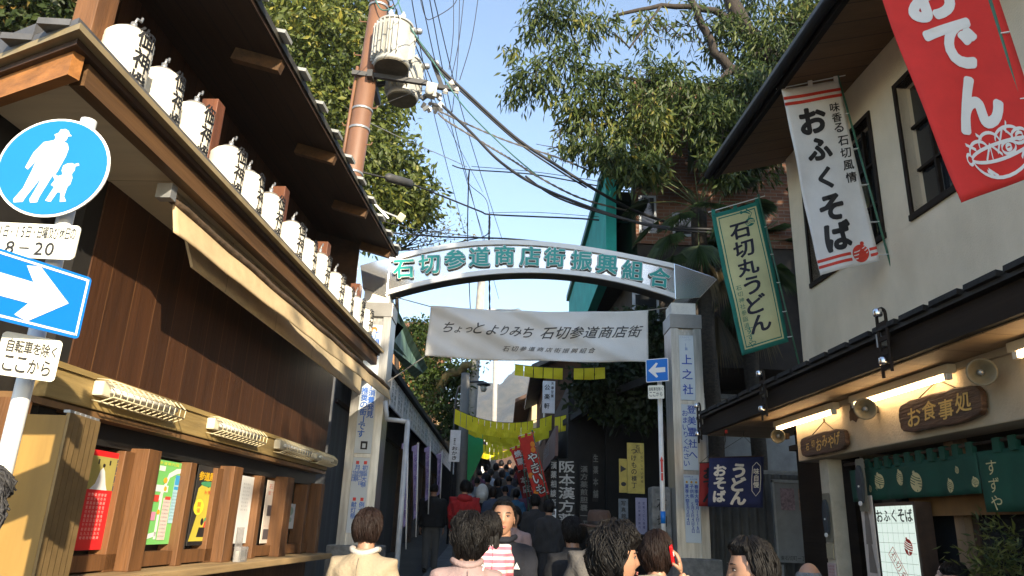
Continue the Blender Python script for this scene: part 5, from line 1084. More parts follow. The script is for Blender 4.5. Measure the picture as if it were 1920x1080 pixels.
b = MB(); q0_ = PX(728, 655, 14)-GO2; b.span((-3.5, 0, 0), (.1, 6.5, q0_.z-.1)); b.build('wall', mat('ochre_wall', (.40, .29, .17), .8, .2), gr)
def house(nm, label, cat, x0, x1, y0, y1, z1, mw, mr, over=.5, pitch=.45, wins=(), ridge='y'):
    t = thing(nm, label, cat, ((x0+x1)/2, y0, gz(y0))); O = Vector(((x0+x1)/2, y0, gz(y0)))
    MB().span(tuple(Vector((x0, y0, gz(y0)-.3))-O), tuple(Vector((x1, y1, z1))-O)).build('wall', mw, t)
    xm = (x0+x1)/2; h = (x1-x0)/2+over; r = MB()
    if ridge == 'y':
        for s in (-1, 1): r.prism([(xm, z1+h*pitch-over*pitch+.02), (xm+s*h, z1-over*pitch+.02), (xm+s*h, z1-over*pitch+.16), (xm, z1+h*pitch-over*pitch+.18)], lambda u, v: Vector((u, y0-over, v))-O, lambda u, v: Vector((u, y1+over, v))-O)
        MB().prism([(x0, z1), (x1, z1), (xm, z1+(x1-x0)/2*pitch)], lambda u, v: Vector((u, y0+.02, v))-O, lambda u, v: Vector((u, y1-.02, v))-O).build('gable_wall', mw, t)
    else: r.span(tuple(Vector((x0-over, y0-over, z1+.01))-O), tuple(Vector((x1+over, y1+over, z1+.22))-O))
    r.build('roof', mr, t)
    for (a, b_) in wins:
        f = MB().span(tuple(Vector(a)-O), tuple(Vector(b_)-O)).build('window', M_white, t); a, b_ = Vector(a), Vector(b_); dx = b_-a
        if abs(dx.x) > abs(dx.y): MB().span(tuple(a+Vector((.06, -.01, .06))-O), tuple(Vector((b_.x-.06, a.y-.004, b_.z-.06))-O)).build('pane', M_glass, f)
        else: MB().span((a.x-.012-O.x, a.y+.06-O.y, a.z+.06-O.z), (a.x-.004-O.x, b_.y-.06-O.y, b_.z-.06-O.z)).build('pane', M_glass, f)
    return t
M_ora = mat('orange_stucco', (.42, .19, .075), .85, .15); M_pink = mat('pink_stucco', (.52, .33, .27), .85, .12); M_yelw = mat('yellow_stucco', (.60, .48, .28), .85, .12); M_wht = mat('white_stucco', (.70, .68, .64), .8, .1); M_brw = mat('brown_cladding', (.085, .045, .03), .75, .25); M_rt = mat('rust_roof', (.20, .09, .06), .7, .3)
house('orange_house', 'orange walled house behind the green roof on the left', 'house', -9, -3.2, 30, 36, 9.3, M_ora, M_rt, .3, .1, ridge='f')
house('yellow_house', 'narrow yellow house behind the mossy tree', 'house', -5.5, -2.75, 34, 40, 6.6, M_yelw, M_tile, .3, .4)
house('pink_house', 'pink gabled house above the yellow bunting', 'house', -5.2, -1.9, 44, 52, 7.4, M_pink, M_rt, .3, .6)
house('white_house', 'small cream house seen between the far poles', 'house', -2.6, -1.0, 60, 66, 8.6, M_wht, M_tile, .3, .5)
house('tiled_house', 'small pale house far up the street under the mountain', 'house', -1.6, 2.0, 95, 104, 9.0, M_wht, M_rt, .4, .5)
house('white_house', 'far white block on the hillside right of the far poles', 'house', 1.5, 4.5, 120, 128, 11.0, M_wht, M_tile, .4, .5)
# right side of the far street
tb = thing('teal_eaved_building', 'tall brick building with a broad turquoise eave, behind the right end of the arch', 'building', (3.2, 14.6, gz(14.6))); TO = Vector((3.2, 14.6, gz(14.6)))
M_brk = bricks('red_brick', (.17, .075, .042), (.12, .052, .032), (.16, .13, .11), .24, .075)
o1, o2, o3 = PX(1175, 272, 12.6), PX(1073, 452, 16.9), PX(1060, 555, 21.6)
MB().span((-1.42, -1.4, 6.36-TO.z), (-1.22, 7.2, 8.25-TO.z)).build('eave', mat('turquoise_render', (.02, .40, .37), .8, .15, 2, .4, bscale=25), tb)
MB().span((-1.50, -1.42, 8.252-TO.z), (-1.0, 7.22, 8.42-TO.z)).build('eave_coping', mat('green_fascia', (.005, .12, .08), .6), tb)
MB().span((-1.218, -1.17, 6.40-TO.z), (-.6, 7.15, 6.48-TO.z)).build('eave_soffit', M_bk, tb)
MB().span((-1.218, -.75, 8.0-TO.z), (4.5, 7.1, 8.2-TO.z)).build('roof_deck', M_bk, tb)
b = MB(); b.add([Vector(p)-TO for p in ((2.40, 13.42, 6.9), (2.38, 13.8, 6.9), (5.7, 13.8, 6.9), (5.7, 13.42, 6.9), (2.40, 13.42, 10.6), (2.38, 13.8, 10.6), (5.7, 13.8, 10.6), (5.7, 13.42, 10.6))], [(0, 1, 2, 3), (7, 6, 5, 4), (0, 4, 5, 1), (1, 5, 6, 2), (2, 6, 7, 3), (3, 7, 4, 0)]); b.build('brick_wall', M_brk, tb)
MB().span((-.77, -1.14, 3.9), (2.5, -.8, 6.298)).build('front_wall', mat('dark_brown_wall', (.035, .026, .02), .8, .3), tb)
b = MB(); b.add([Vector(p)-TO for p in ((2.42, 13.82, 4.5), (2.02, 21.5, 4.5), (9, 21.5, 4.5), (9, 13.82, 4.5), (2.42, 13.82, 8.28), (2.02, 21.5, 8.28), (9, 21.5, 8.28), (9, 13.82, 8.28))], [(0, 1, 2, 3), (7, 6, 5, 4), (0, 4, 5, 1), (1, 5, 6, 2), (2, 6, 7, 3), (3, 7, 4, 0)]); b.build('lower_wall', mat('dark_brown_wall', (.035, .026, .02), .8, .3), tb)
for (px, py), (w_, h_) in (((1212, 590), (.5, .9)), ((1215, 400), (.35, .8)), ((1290, 420), (.6, .5))):
    p = PX(px, py, 13.38)-TO; f = MB().span((p.x-w_/2, p.y+.03, p.z-h_/2), (p.x+w_/2, p.y+.09, p.z+h_/2)).build('window', mat('grey_frame', (.32, .36, .42), .5), tb); MB().span((p.x-w_/2+.05, p.y+.015, p.z-h_/2+.05), (p.x+w_/2-.05, p.y+.028, p.z+h_/2-.05)).build('pane', M_glass, f)
# white block wall and grey fence behind the right pillar
bw = thing('block_wall', 'grey white painted block wall behind the palms at the right pillar', 'wall', (4.6, 13.25, gz(13.25)))
MB().span((-1.35, 0, 0), (2.6, .15, 3.35)).build('wall_panel', mat('grey_white_wall', (.38, .38, .37), .85, .25, 2, .2), bw); MB().span((-1.38, -.03, 3.352), (2.6, .18, 3.43)).build('coping', M_stone, bw)
sf = thing('sheet_fence', 'grey corrugated sheet fence behind the navy curtain', 'fence', (3.6, 11.3, gz(11.3)))
g = MB(); g.grid(lambda u, v: Vector((-.75+2.6*u, .025*math.sin(u*130), 2.0*v)), 130, 1, (0, .01, 0)); g.build('sheet', mat('grey_sheet', (.10, .098, .092), .7, .25, 3), sf); MB().span((-.75, .04, 1.98), (1.85, .10, 2.06)).build('rail', M_steel, sf)
nb = thing('notice_board', 'grey framed neighbourhood notice board with two faded prints', 'notice board', (3.86, 10.86, gz(10.86)-0)); NB = Vector((3.86, 10.86, gz(10.86)))
b = MB(); b.span((0, 0, .8), (.62, .04, 1.88)); b.build('board', mat('board_grey', (.28, .28, .275), .7, .12), nb)
b = MB(); b.span((-.03, -.012, .77), (-.001, .05, 1.91)).span((.621, -.012, .77), (.65, .05, 1.91)).span((-.03, -.012, 1.881), (.65, .05, 1.92)).span((.02, .01, 0), (.06, .04, .77)).span((.56, .01, 0), (.60, .04, .77)); b.build('frame', M_steel, nb)
for x, c in ((.08, (.35, .24, .26)), (.34, (.40, .24, .17))): MB().span((x, -.006, 1.5), (x+.2, -.002, 1.80)).build('print', mat('print%d' % int(x*100), c, .6, .4, 20), nb)
lt = MB(); letters(lt, hrow('東石切町一丁目自治会', .05, .86, .058, .05, .06), lambda u, v, l: Vector((u, -.003-l, v))); lt.build('lettering', M_ink, nb)
# dark medicine shop
ks = thing('medicine_shop', 'dark old shop with black boards of white lettering beyond the right pillar', 'shop', (2.6, 12.6, gz(12.6))); KO = Vector((2.6, 12.6, gz(12.6)))
def kspan(a, c, nm, m): return MB().span(tuple(Vector(a)-KO), tuple(Vector(c)-KO)).build(nm, m, ks)
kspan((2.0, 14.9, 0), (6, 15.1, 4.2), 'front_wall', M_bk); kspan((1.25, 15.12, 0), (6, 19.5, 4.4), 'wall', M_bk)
b = MB(); A = [PX(1050, 802, 16), PX(1130, 748, 12.8), PX(1262, 700, 11.8), Vector((3.6, 17, 5.2))]
b.add([p-KO for p in A]+[p-KO+Vector((0, 0, .12)) for p in A], [(0, 1, 2, 3), (7, 6, 5, 4), (0, 4, 5, 1), (1, 5, 6, 2), (2, 6, 7, 3), (3, 7, 4, 0)]); b.build('roof', M_bk, ks)
def board(px0, py0, px1, py1, Y, txts, m, mi, label, nm='lettered_board', grp='lettered boards of the medicine shop', sh=1.0):
    a = PX(px0, py0, Y); c = PX(px1, py1, Y); W, Hh = c.x-a.x, a.z-c.z; t = thing(nm, label, 'sign', (a.x, Y, c.z), 0, grp)
    MB().span((0, 0, 0), (W, .04, Hh)).build('board', m, t); lt = MB()
    for s, u, v, st, w_, h_ in txts: letters(lt, vcol(s, u*W, v*Hh, st*Hh, w_*W, h_*Hh), lambda u, v, l: Vector((u, -.004-l, v)), bold=.02)
    lt.build('lettering', mi, t)
M_chalk = mat('chalk_white', (.42, .42, .41), .8, .2, 10); M_ychk = mat('mustard_board', (.52, .40, .09), .7, .2)
board(1047, 860, 1078, 1012, 13, (('阪本漢方薬局', .5, .90, .165, .9, .145),), M_bk, M_chalk, 'black board with large white shop name, widest of the row')
board(1033, 862, 1043, 950, 13.1, (('漢薬相談所', .5, .88, .2, .9, .15),), M_bk, M_chalk, 'narrow black board left of the large shop name')
board(1088, 870, 1102, 990, 13.2, (('漢方薬煎胆嚢一切', .5, .92, .122, .9, .10),), M_bk, mat('faded_chalk', (.15, .15, .145), .8), 'narrow faded board right of the large shop name')
board(1112, 850, 1122, 940, 13.4, (('生薬本舗', .5, .9, .25, .9, .16),), M_bk, mat('faded_chalk', 0), 'faintest narrow board of the row')
board(1033, 954, 1042, 1008, 13, (('健康相談', .5, .86, .24, .7, .16),), mat('plaque_white', 0), M_ink, 'small white vertical plate beside the black boards')
board(1176, 830, 1209, 926, 11.9, (('石切', .62, .92, .085, .24, .08), ('つけもの横丁', .38, .83, .135, .30, .11), ('いらっしゃいませ', .85, .8, .08, .13, .05)), M_ychk, M_ink, 'yellow wooden sign with black brush lettering, taller of the pair', 'yellow_sign', 'yellow signs')
board(1161, 860, 1177, 924, 12, (('▶', .5, .70, .3, .8, .2), ('●', .5, .25, .2, .6, .12)), M_ychk, M_ink, 'smaller yellow sign with a black arrow', 'yellow_sign', 'yellow signs')
board(1192, 933, 1214, 1002, 11.8, (('定食うどん各種', .7, .85, .11, .2, .08), ('本日休業日案内', .3, .85, .11, .2, .08)), mat('lilac_paper', (.36, .33, .45), .7, .1), mat('faded_ink', (.12, .1, .2), .7), 'lilac paper notice below the yellow signs', 'paper_notice', 'paper notices')
board(1160, 935, 1178, 978, 11.9, (('写真館', .5, .8, .28, .5, .2),), mat('bluegrey_paper', (.16, .19, .22), .7, .3), M_ink, 'dark blue grey print below the small yellow sign', 'paper_notice', 'paper notices')
board(1018, 714, 1040, 775, 14.5, (('公楽軒', .36, .80, .29, .42, .17), ('天津甘栗', .78, .92, .13, .22, .10)), mat('plaque_white', 0), M_ink, 'white hanging sign with black lettering below the banner', 'hanging_sign', 'hanging signs')
board(845, 806, 861, 866, 17, (('おかき', .5, .42, .15, .5, .12), ('御菓子司', .45, .72, .06, .2, .05)), mat('plaque_white', 0), M_ink, 'narrow white sign on a pole left of the green sheet', 'hanging_sign', 'hanging signs')
t = thing('stone_marker', 'grey carved stone pillar by the right sign post', 'stone', (2.22, 10.9, gz(10.9)))
bevel(MB().span((-.14, -.14, 0), (.14, .14, 1.75)).build('shaft', M_stone, t), .03); MB().span((-.2, -.2, 0), (.2, .2, .18)).build('base', M_stone, t)
lt = MB(); letters(lt, vcol('石切神社', 0, 1.5, .22, .14, .16), lambda u, v, l: Vector((u, -.144-l, v))); lt.build('carving', M_bk, t)
house('chestnut_shop', 'brown two storey shop with a small balcony window behind the white hanging sign', 'shop', 1.08, 6, 20.5, 27, 5.9, M_brw, M_tile, .45, .5, (((1.04, 21.2, 4.0), (1.075, 23.5, 5.2)),))
house('brown_house', 'brown gabled house with a lit yellow wall farther up the right side', 'house', 1.0, 6, 30, 38, 6.6, M_yelw, M_brw, .7, .5, (((.95, 31, 4.2), (.99, 33, 5.4)),))
sg = thing('shop_signboard', 'dusty pink shop signboard with pale lettering under the brown shop window', 'sign', (1.02, 15.5, 2.95))
MB().span((0, 0, 0), (.06, 4.8, .62)).build('board', mat('dusty_pink', (.26, .16, .145), .8, .15), sg); lt = MB(); letters(lt, [(c, 4.4-k*.62, .38, -.45, .3) for k, c in enumerate('甘栗松屋')], lambda u, v, l: Vector((-.004-l, u, v))); lt.build('lettering', M_chalk, sg)
# bunting of yellow cloths
def bunting(L, R, sag, n, h, label, skip=()):
    t = thing('yellow_bunting', label, 'bunting', L, 0, 'yellow cloth bunting across the street'); D = R-L
    P = lambda u: D*u-Vector((0, 0, sag*4*u*(1-u))); s = MB(); s.tube([P(i/24) for i in range(25)], .006, 4); s.build('string', M_rope, t)
    for k in range(n):
        if k in skip: continue
        a, b_ = P((k+.04)/n), P((k+.96)/n); g = MB(); g.grid(lambda u, v: a.lerp(b_, u)+Vector((0, .02*math.sin(k*2.3+v*3+u*2)*v, -h*v)), 3, 3, (0, .003, 0)); g.build('cloth', mat('yellow_bunting_cloth', (.74, .62, .012), .8, .08), t)
PP = PX
bunting(PP(853, 766, 18), PP(1035, 778, 18), .26, 16, .36, 'yellow bunting hung lowest across, left of the white hanging sign', (13,))
bunting(PP(880, 788, 20), PP(1020, 798, 20), .26, 14, .36, 'second yellow bunting just behind the lowest one', (9,))
bunting(PP(884, 806, 24), PP(1005, 806, 24), .3, 12, .32, 'third yellow bunting farther up the street', (2,))
bunting(PP(888, 838, 32), PP(960, 840, 32), .2, 9, .32, 'farthest yellow bunting by the dark eaves')
bunting(PP(965, 683, 13), PP(1135, 688, 12), .04, 9, .2, 'yellow bunting touching the bottom edge of the white banner', (5,))
bunting(PP(1040, 782, 16), PP(1110, 752, 15), .06, 6, .34, 'short yellow bunting right of the white hanging sign')
# green dust sheet
A = [PX(x, y, 20) for x, y in ((880, 792), (906, 799), (906, 850), (882, 900), (866, 912), (872, 800))]
b = MB(); b.add(A+[p+Vector((0, .01, 0)) for p in A], [tuple(range(5, -1, -1)), tuple(range(6, 12))]+[(i, (i+1) % 6, 6+(i+1) % 6, 6+i) for i in range(6)]); tag(b.build('green_sheet', mat('bright_green_sheet', (.012, .42, .14), .6, .15, 1.5), None), 'bright green sheet hanging at the left of the far street', 'sheet')
# far poles, street lamp, white pipe post
def pole_(px0, py0, px1, Y, r, label, m=None, arms=0):
    a = PX(px0, py0, Y); base = Vector((PX(px1, 900, Y).x, Y, gz(Y))); t = thing('concrete_pole', label, 'utility pole', base, 0, 'poles up the street'); b = MB(); b.tube([(0, 0, 0), a-base], [r*1.15, r*.85], 12); b.build('shaft', m or mat('concrete', (.38, .36, .33), .8, .12), t, True)
    if arms:
        b = MB()
        for k in range(arms): p = (a-base)*(1-.02-.07*k); b.bar(p+Vector((-.1, -.1, 0)), p+Vector((1.6, -.1, .0)), .05)
        b.build('crossarm', M_steel, t)
        b = MB(); p = (a-base)*.75; b.tube([p, p+Vector((.3, 0, .25)), p+Vector((1.3, 0, .28))], .03, 6); b.lathe([(.12, 0), (.15, .06), (.05, .12)], p+Vector((1.3, 0, .2)), 12); b.build('lamp_arm', mat('pale_lamp_arm', (.6, .6, .58), .4), t, True)
pole_(907, 470, 873, 24, .15, 'pale concrete pole seen through the arch, with thin crossarms', arms=2)
pole_(931, 600, 925, 42, .15, 'farther concrete pole against the mountain')
pole_(873, 700, 868, 19, .13, 'grey pole beside the green sheet', mat('grey_pole', (.17, .165, .16), .7, .1))
lp_ = thing('street_lamp', 'dark hat shaped street lamp on a curved arm in front of the mountain', 'street lamp', (-1.55, 22, gz(22))); LO = Vector((-1.55, 22, gz(22)))
h_ = PX(907, 722, 22)-LO
b = MB(); b.tube([(0, 0, 0), (0, 0, h_.z-.4), (.06, 0, h_.z-.1), (.25, 0, h_.z+.08), (h_.x, 0, h_.z+.1)], .035, 8); b.build('post', mat('dark_crossarm', 0), lp_, True)
b = MB(); b.lathe([(.05, .1), (.20, .03), (.21, 0), (.10, -.03)], h_, 16); b.build('shade', mat('dark_crossarm', 0), lp_, True); b = MB(); b.lathe([(.09, -.03), (.10, -.12), (.06, -.2)], h_, 12); b.build('globe', mat('lamp_glass', (.4, .4, .38), .2), lp_, True)
wp = thing('pipe_post', 'white painted bent pipe post in front of the market hall plaques', 'post', (PX(757, 900, 9.6).x, 9.6, gz(9.6))); WO = wp.location.copy()
b = MB(); b.tube([(0, 0, 0), PX(765, 790, 9.6)-WO], .034, 10); b.tube([PX(768, 791, 9.6)-WO, PX(724, 786, 9.6)-WO], .03, 10); b.tube([PX(726, 788, 9.6)-WO, PX(722, 752, 9.6)-WO], .03, 10); b.build('pipe', mat('bluish_white_paint', (.42, .46, .50), .45, .15), wp, True)
# purple and red nobori
M_pur = mat('lilac_flag_cloth', (.30, .25, .46), .85, .25, 3)
def d_pur(t, fn):
    q = MB(); letters(q, col_('石切神社大祭', .5, .14, .14, .55, .10), lambda u, v, l: fn(u, v, .004+l), bold=.01); q.build('lettering', mat('violet_ink', (.10, .06, .25), .7), t)
for k, (px, y0, y1, Y) in enumerate(((764, 835, 990, 11.2), (783, 840, 975, 12.6), (806, 842, 940, 14.2), (828, 853, 930, 16))):
    flag('banner_flag', ('lilac banner flag nearest the white pipe post', 'second lilac banner flag along the market hall', 'third lilac banner flag, behind the man in black', 'last lilac banner flag before the narrow white sign')[k], Y, ((px-8, y0+4), (px, y0), (px-9, y1), (px-3, y1-4)), ((px+1, y0-8), (px-3, y1+40-k*8)), M_pur, d_pur, seed=k, group='lilac banner flags', pm=mat('white_post', 0))
def d_yaki(t, fn):
    f = lambda u, v, l: fn(u, v, .006+l); q = MB(); letters(q, col_('やきいも', .55, .36, .17, .62, .15), f, bold=.09); q.build('black_outline', M_ink, t)
    q = MB(); letters(q, col_('やきいも', .55, .36, .17, .62, .15), lambda u, v, l: fn(u, v, .012+l), bold=.02); q.build('white_lettering', M_fwhite, t); q = MB()
    for u, v in ((.78, .15), (.72, .24), (.15, .62), (.2, .9)): flat(q, disc(u, v, .16, .045), f)
    q.build('orange_spot', mat('orange_spot', (.75, .25, .02), .7), t)
flag('banner_flag', 'red banner flag with black edged white lettering leaning over the crowd', 14, ((973, 822), (1000, 815), (1003, 938), (1030, 926)), ((998, 808), (1038, 985)), mat('scarlet_cloth', (.55, .03, .02), .8, .12), d_yaki, seed=5)
def d_kuri(t, fn):
    q = MB(); letters(q, col_('焼栗', .5, .25, .38, .6, .30), lambda u, v, l: fn(u, v, .006+l), bold=.04); q.build('white_lettering', M_fwhite, t)
flag('banner_flag', 'smaller red banner flag behind the large leaning one', 15, ((957, 845), (978, 838), (972, 882), (988, 878)), ((977, 834), (992, 960)), mat('scarlet_cloth', 0), d_kuri, seed=6)
def d_hon(t, fn):
    q = MB(); letters(q, col_('本店', .5, .3, .36, .55, .28), lambda u, v, l: fn(u, v, .006+l), bold=.03); q.build('white_lettering', M_chalk, t)
flag('banner_flag', 'dark red banner flag low between the two red ones', 15.3, ((968, 888), (988, 884), (980, 935), (1000, 930)), ((987, 880), (1000, 970)), mat('maroon_cloth', (.16, .01, .01), .85), d_hon, seed=7)
# dark shops closing the far street on both sides
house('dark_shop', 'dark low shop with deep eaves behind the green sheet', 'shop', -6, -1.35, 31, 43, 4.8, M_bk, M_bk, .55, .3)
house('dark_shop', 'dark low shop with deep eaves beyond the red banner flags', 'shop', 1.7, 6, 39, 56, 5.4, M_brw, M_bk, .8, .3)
house('dark_shop', 'dark brown shop closing the view where the street bends', 'shop', -4.2, 3.0, 70, 76, 8.0, M_brw, M_bk, .8, .4)
bunting(PP(862, 780, 19), PP(1030, 796, 19), .24, 15, .34, 'yellow bunting between the lowest string and the one behind it', (10,))
bunting(PP(886, 822, 28), PP(985, 824, 28), .3, 12, .32, 'yellow bunting over the head of the distant crowd', (7,))
# ================================================================ people
M_skin = mat('skin', (.38, .205, .13), .5, .05, 10, .04, bscale=200); M_lip = mat('lip', (.38, .13, .11), .45); M_eyew = mat('eye_white', (.24, .22, .21), .3); M_iris = mat('iris_brow', (.012, .008, .007), .35)
def hairmat(nm, c): return mat(nm, c, .55, .3, 30, .4, bscale=90, stretch=(1, 1, .25), spec=.22)
M_hb = hairmat('black_hair', (.006, .005, .005)); M_hbr = hairmat('dark_brown_hair', (.016, .008, .006)); M_hgr = hairmat('grey_hair', (.20, .20, .20))
def fabric(nm, c, rough=.9, var=.1): return mat(nm, c, rough, var, 5, .35, bscale=55)
def remesh(mb, vox, iters=2):
    me = bpy.data.meshes.new('tmp'); me.from_pydata([tuple(p) for p in mb.v], [], mb.f); o = bpy.data.objects.new('tmp', me); COL.objects.link(o)
    md = o.modifiers.new('r', 'REMESH'); md.mode = 'VOXEL'; md.voxel_size = vox
    e = bpy.data.meshes.new_from_object(o.evaluated_get(bpy.context.evaluated_depsgraph_get())); bpy.data.objects.remove(o)
    bm = bmesh.new(); bm.from_mesh(e)
    for _ in range(iters): bmesh.ops.smooth_vert(bm, verts=bm.verts, factor=.5, use_axis_x=True, use_axis_y=True, use_axis_z=True)
    q = MB(); q.v = [tuple(v.co) for v in bm.verts]; bm.verts.index_update(); q.f = [tuple(v.index for v in f.verts) for f in bm.faces]; q.m = [0]*len(q.f); bm.free(); bpy.data.meshes.remove(e); return q
def loft(mb, rings, n=20, p=2.5):
    """rings: (centre, rx, ry)"""
    vs = []; fs = []; R_ = len(rings)
    for c, rx, ry in rings:
        for k in range(n):
            a = 2*PI*k/n; x, y = math.cos(a), math.sin(a); q = (abs(x)**p+abs(y)**p)**(-1/p); vs.append(Vector(c)+Vector((x*q*rx, y*q*ry, 0)))
    for i in range(R_-1):
        for k in range(n): fs.append((i*n+k, i*n+(k+1) % n, (i+1)*n+(k+1) % n, (i+1)*n+k))
    fs += [tuple(range(n-1, -1, -1)), tuple((R_-1)*n+k for k in range(n))]; return mb.add(vs, fs)
def headpos(d, g=0.0):
    x, y, z = d.x*.0735, d.y*.092, d.z*.113
    if d.z < 0: k = (-d.z)**1.5; x *= 1-.30*k; y = y*(1-.16*k)+.016*k
    if d.y > 0:
        f = min(1, d.y*1.6); y *= 1-.05*f
        nz = max(0, min(1, (.030-z)/.055)) if z > -.026 else max(0, 1-(-.026-z)/.010)
        y += f*(.023*nz*math.exp(-(x/.0125)**2)-.008*math.exp(-((abs(x)-.030)/.015)**2-((z-.010)/.011)**2)+.004*math.exp(-((z-.030)/.010)**2)*math.exp(-(x/.05)**2)+.006*math.exp(-(x/.022)**2-((z+.056)/.011)**2)+.006*math.exp(-(x/.02)**2-((z+.098)/.014)**2)+.004*math.exp(-((abs(x)-.045)/.02)**2-((z+.018)/.02)**2))
    return Vector((x, y, z))
def head_mesh(mb, C, R, s, face=True):
    n, k = (40, 34) if face else (14, 10); vs = []; fs = []
    for i in range(k+1):
        th = PI*i/k
        for j in range(n): ph = 2*PI*j/n; vs.append(C+R @ (headpos(Vector((math.sin(th)*math.cos(ph), math.sin(th)*math.sin(ph), math.cos(th))))*s))
    for i in range(k):
        for j in range(n): a, b = i*n+j, i*n+(j+1) % n; fs.append((a, a+n, b+n, b))
    mb.add(vs, fs)
    for sx in (-1, 1):
        e = MB(); e.ball((0, 0, 0), (.009, .017, .031), 10, 8); mb.add([C+R @ (Vector((sx*(.0735+abs(p[0])*.4)+p[0]*.5, p[1]-.006-p[0]*sx*.8, p[2]-.008))*s) for p in e.v], e.f)
    if face:
        for sx in (-1, 1):
            for r, o_, mi in (((.0115, .005, .0036), (.030, .0755, .0095), 1), ((.0048, .004, .0040), (.030, .0790, .0095), 2)):
                e = MB(); e.ball(o_, r, 10, 8); mb.add([C+R @ (Vector((sx*p[0], p[1], p[2]-.12*abs(p[0]-.03)*(1 if mi == 1 else 0)))*s) for p in e.v], e.f, mi)
            e = MB(); e.tube([(.046, .0715, .0135), (.037, .080, .0175), (.028, .0825, .0175), (.017, .080, .0125)], [.001, .0016, .0016, .001], 5); mb.add([C+R @ (Vector((sx*p[0], p[1], p[2]))*s) for p in e.v], e.f, 2)
            e = MB(); e.tube([(.052, .070, .030), (.040, .083, .035), (.028, .0885, .034), (.016, .089, .031)], [.0012, .003, .003, .002], 6); mb.add([C+R @ (Vector((sx*p[0], p[1], p[2]))*s) for p in e.v], e.f, 2)
        e = MB(); e.tube([(-.023, .085, -.056), (-.010, .0925, -.053), (0, .0935, -.0545), (.010, .0925, -.053), (.023, .085, -.056)], [.001, .0036, .0034, .0036, .001], 8); e.tube([(-.02, .085, -.0585), (-.008, .091, -.062), (.008, .091, -.062), (.02, .085, -.0585)], [.001, .0042, .0042, .001], 8)
        mb.add([C+R @ (Vector(p)*s) for p in e.v], e.f, 3)
def hair_mesh(C, R, s, style, seed=0, n=36, k=28, strands=260):
    rg = random.Random(seed); vs = []; fs = []; b = MB(); ph0 = [rg.uniform(0, 6) for _ in range(6)]
    vol = {'short': .018, 'bob': .024, 'curly': .040, 'man': .009, 'thin': .006, 'long': .018}[style]
    low = {'short': -.62, 'bob': -.95, 'curly': -.80, 'man': -.35, 'thin': -.35, 'long': -.9}[style]
    def inside(d):
        front = max(0, min(1, (d.y+.12)/.45)); lim = low*(1-front)+({'man': .70, 'long': .60}.get(style, .42))*front
        if style == 'thin': lim = -.3*(1-front)+1.2*front if d.z < .45 else 2
        return max(0, min(1, (d.z-lim)/.16+.5))
    def pos(d, extra=0):
        p = headpos(Vector((d.x, min(d.y, .9), max(d.z, -.75)))); L = p.length; w_ = inside(d)
        lump = .5*math.sin(d.x*9+ph0[0])*math.sin(d.z*8+ph0[1])+.35*math.sin(d.y*14+ph0[2]+d.z*5)+.3*math.sin(d.x*21+ph0[3])*math.sin(d.z*17+d.y*13)
        if style == 'curly': lump += .5*math.sin(d.x*34+ph0[4])*math.sin(d.z*31)*math.sin(d.y*29)
        t = vol*(1+.28*lump)*(1+.35*max(0, d.z)*(style != 'man'))+extra
        return p*(1+((t+.002)/L if w_ > 0 else 0)*w_-.14*(1-w_))
    for i in range(k+1):
        th = PI*i/k
        for j in range(n): ph = 2*PI*j/n; vs.append(C+R @ (pos(Vector((math.sin(th)*math.cos(ph), math.sin(th)*math.sin(ph), math.cos(th))))*s))
    for i in range(k):
        for j in range(n): a, c = i*n+j, i*n+(j+1) % n; fs.append((a, a+n, c+n, c))
    b.add(vs, fs)
    for _ in range(strands):
        a = rg.uniform(0, 2*PI); t0 = rg.uniform(.1, 1.5); P = []
        for m_ in range(6):
            th = t0+m_*.17; aa = a+.05*math.sin(m_+a*7)*(3 if style == 'curly' else 1); d = Vector((math.sin(th)*math.cos(aa), math.sin(th)*math.sin(aa), math.cos(th)))
            if inside(d) < .6: break
            P.append(C+R @ (pos(d, .0015+.003*rg.random()+(.006*math.sin(m_*2+a*9) if style == 'curly' else .002*m_*.3))*s))
        if len(P) > 2: b.tube(P, [.0008+.0032*s*math.sin(PI*(i+.4)/len(P)) for i in range(len(P))], 4)
    if style == 'long':
        q = MB(); loft(q, [((0, -.045, -.03), .072, .055), ((0, -.05, -.10), .070, .048), ((0, -.055, -.18), .066, .04), ((0, -.06, -.26), .056, .03), ((0, -.06, -.31), .03, .015)], 18, 2.2); b.add([C+R @ (Vector(p)*s) for p in q.v], q.f)
        for _ in range(90):
            x = rg.uniform(-.07, .07); b.tube([C+R @ (Vector((x*(1-m_*.06), -.05-.045*math.sqrt(max(0, 1-(x/.075)**2))-.004, -.02-m_*.06))*s) for m_ in range(5)], [.002, .003, .003, .003, .001], 4)
    return b
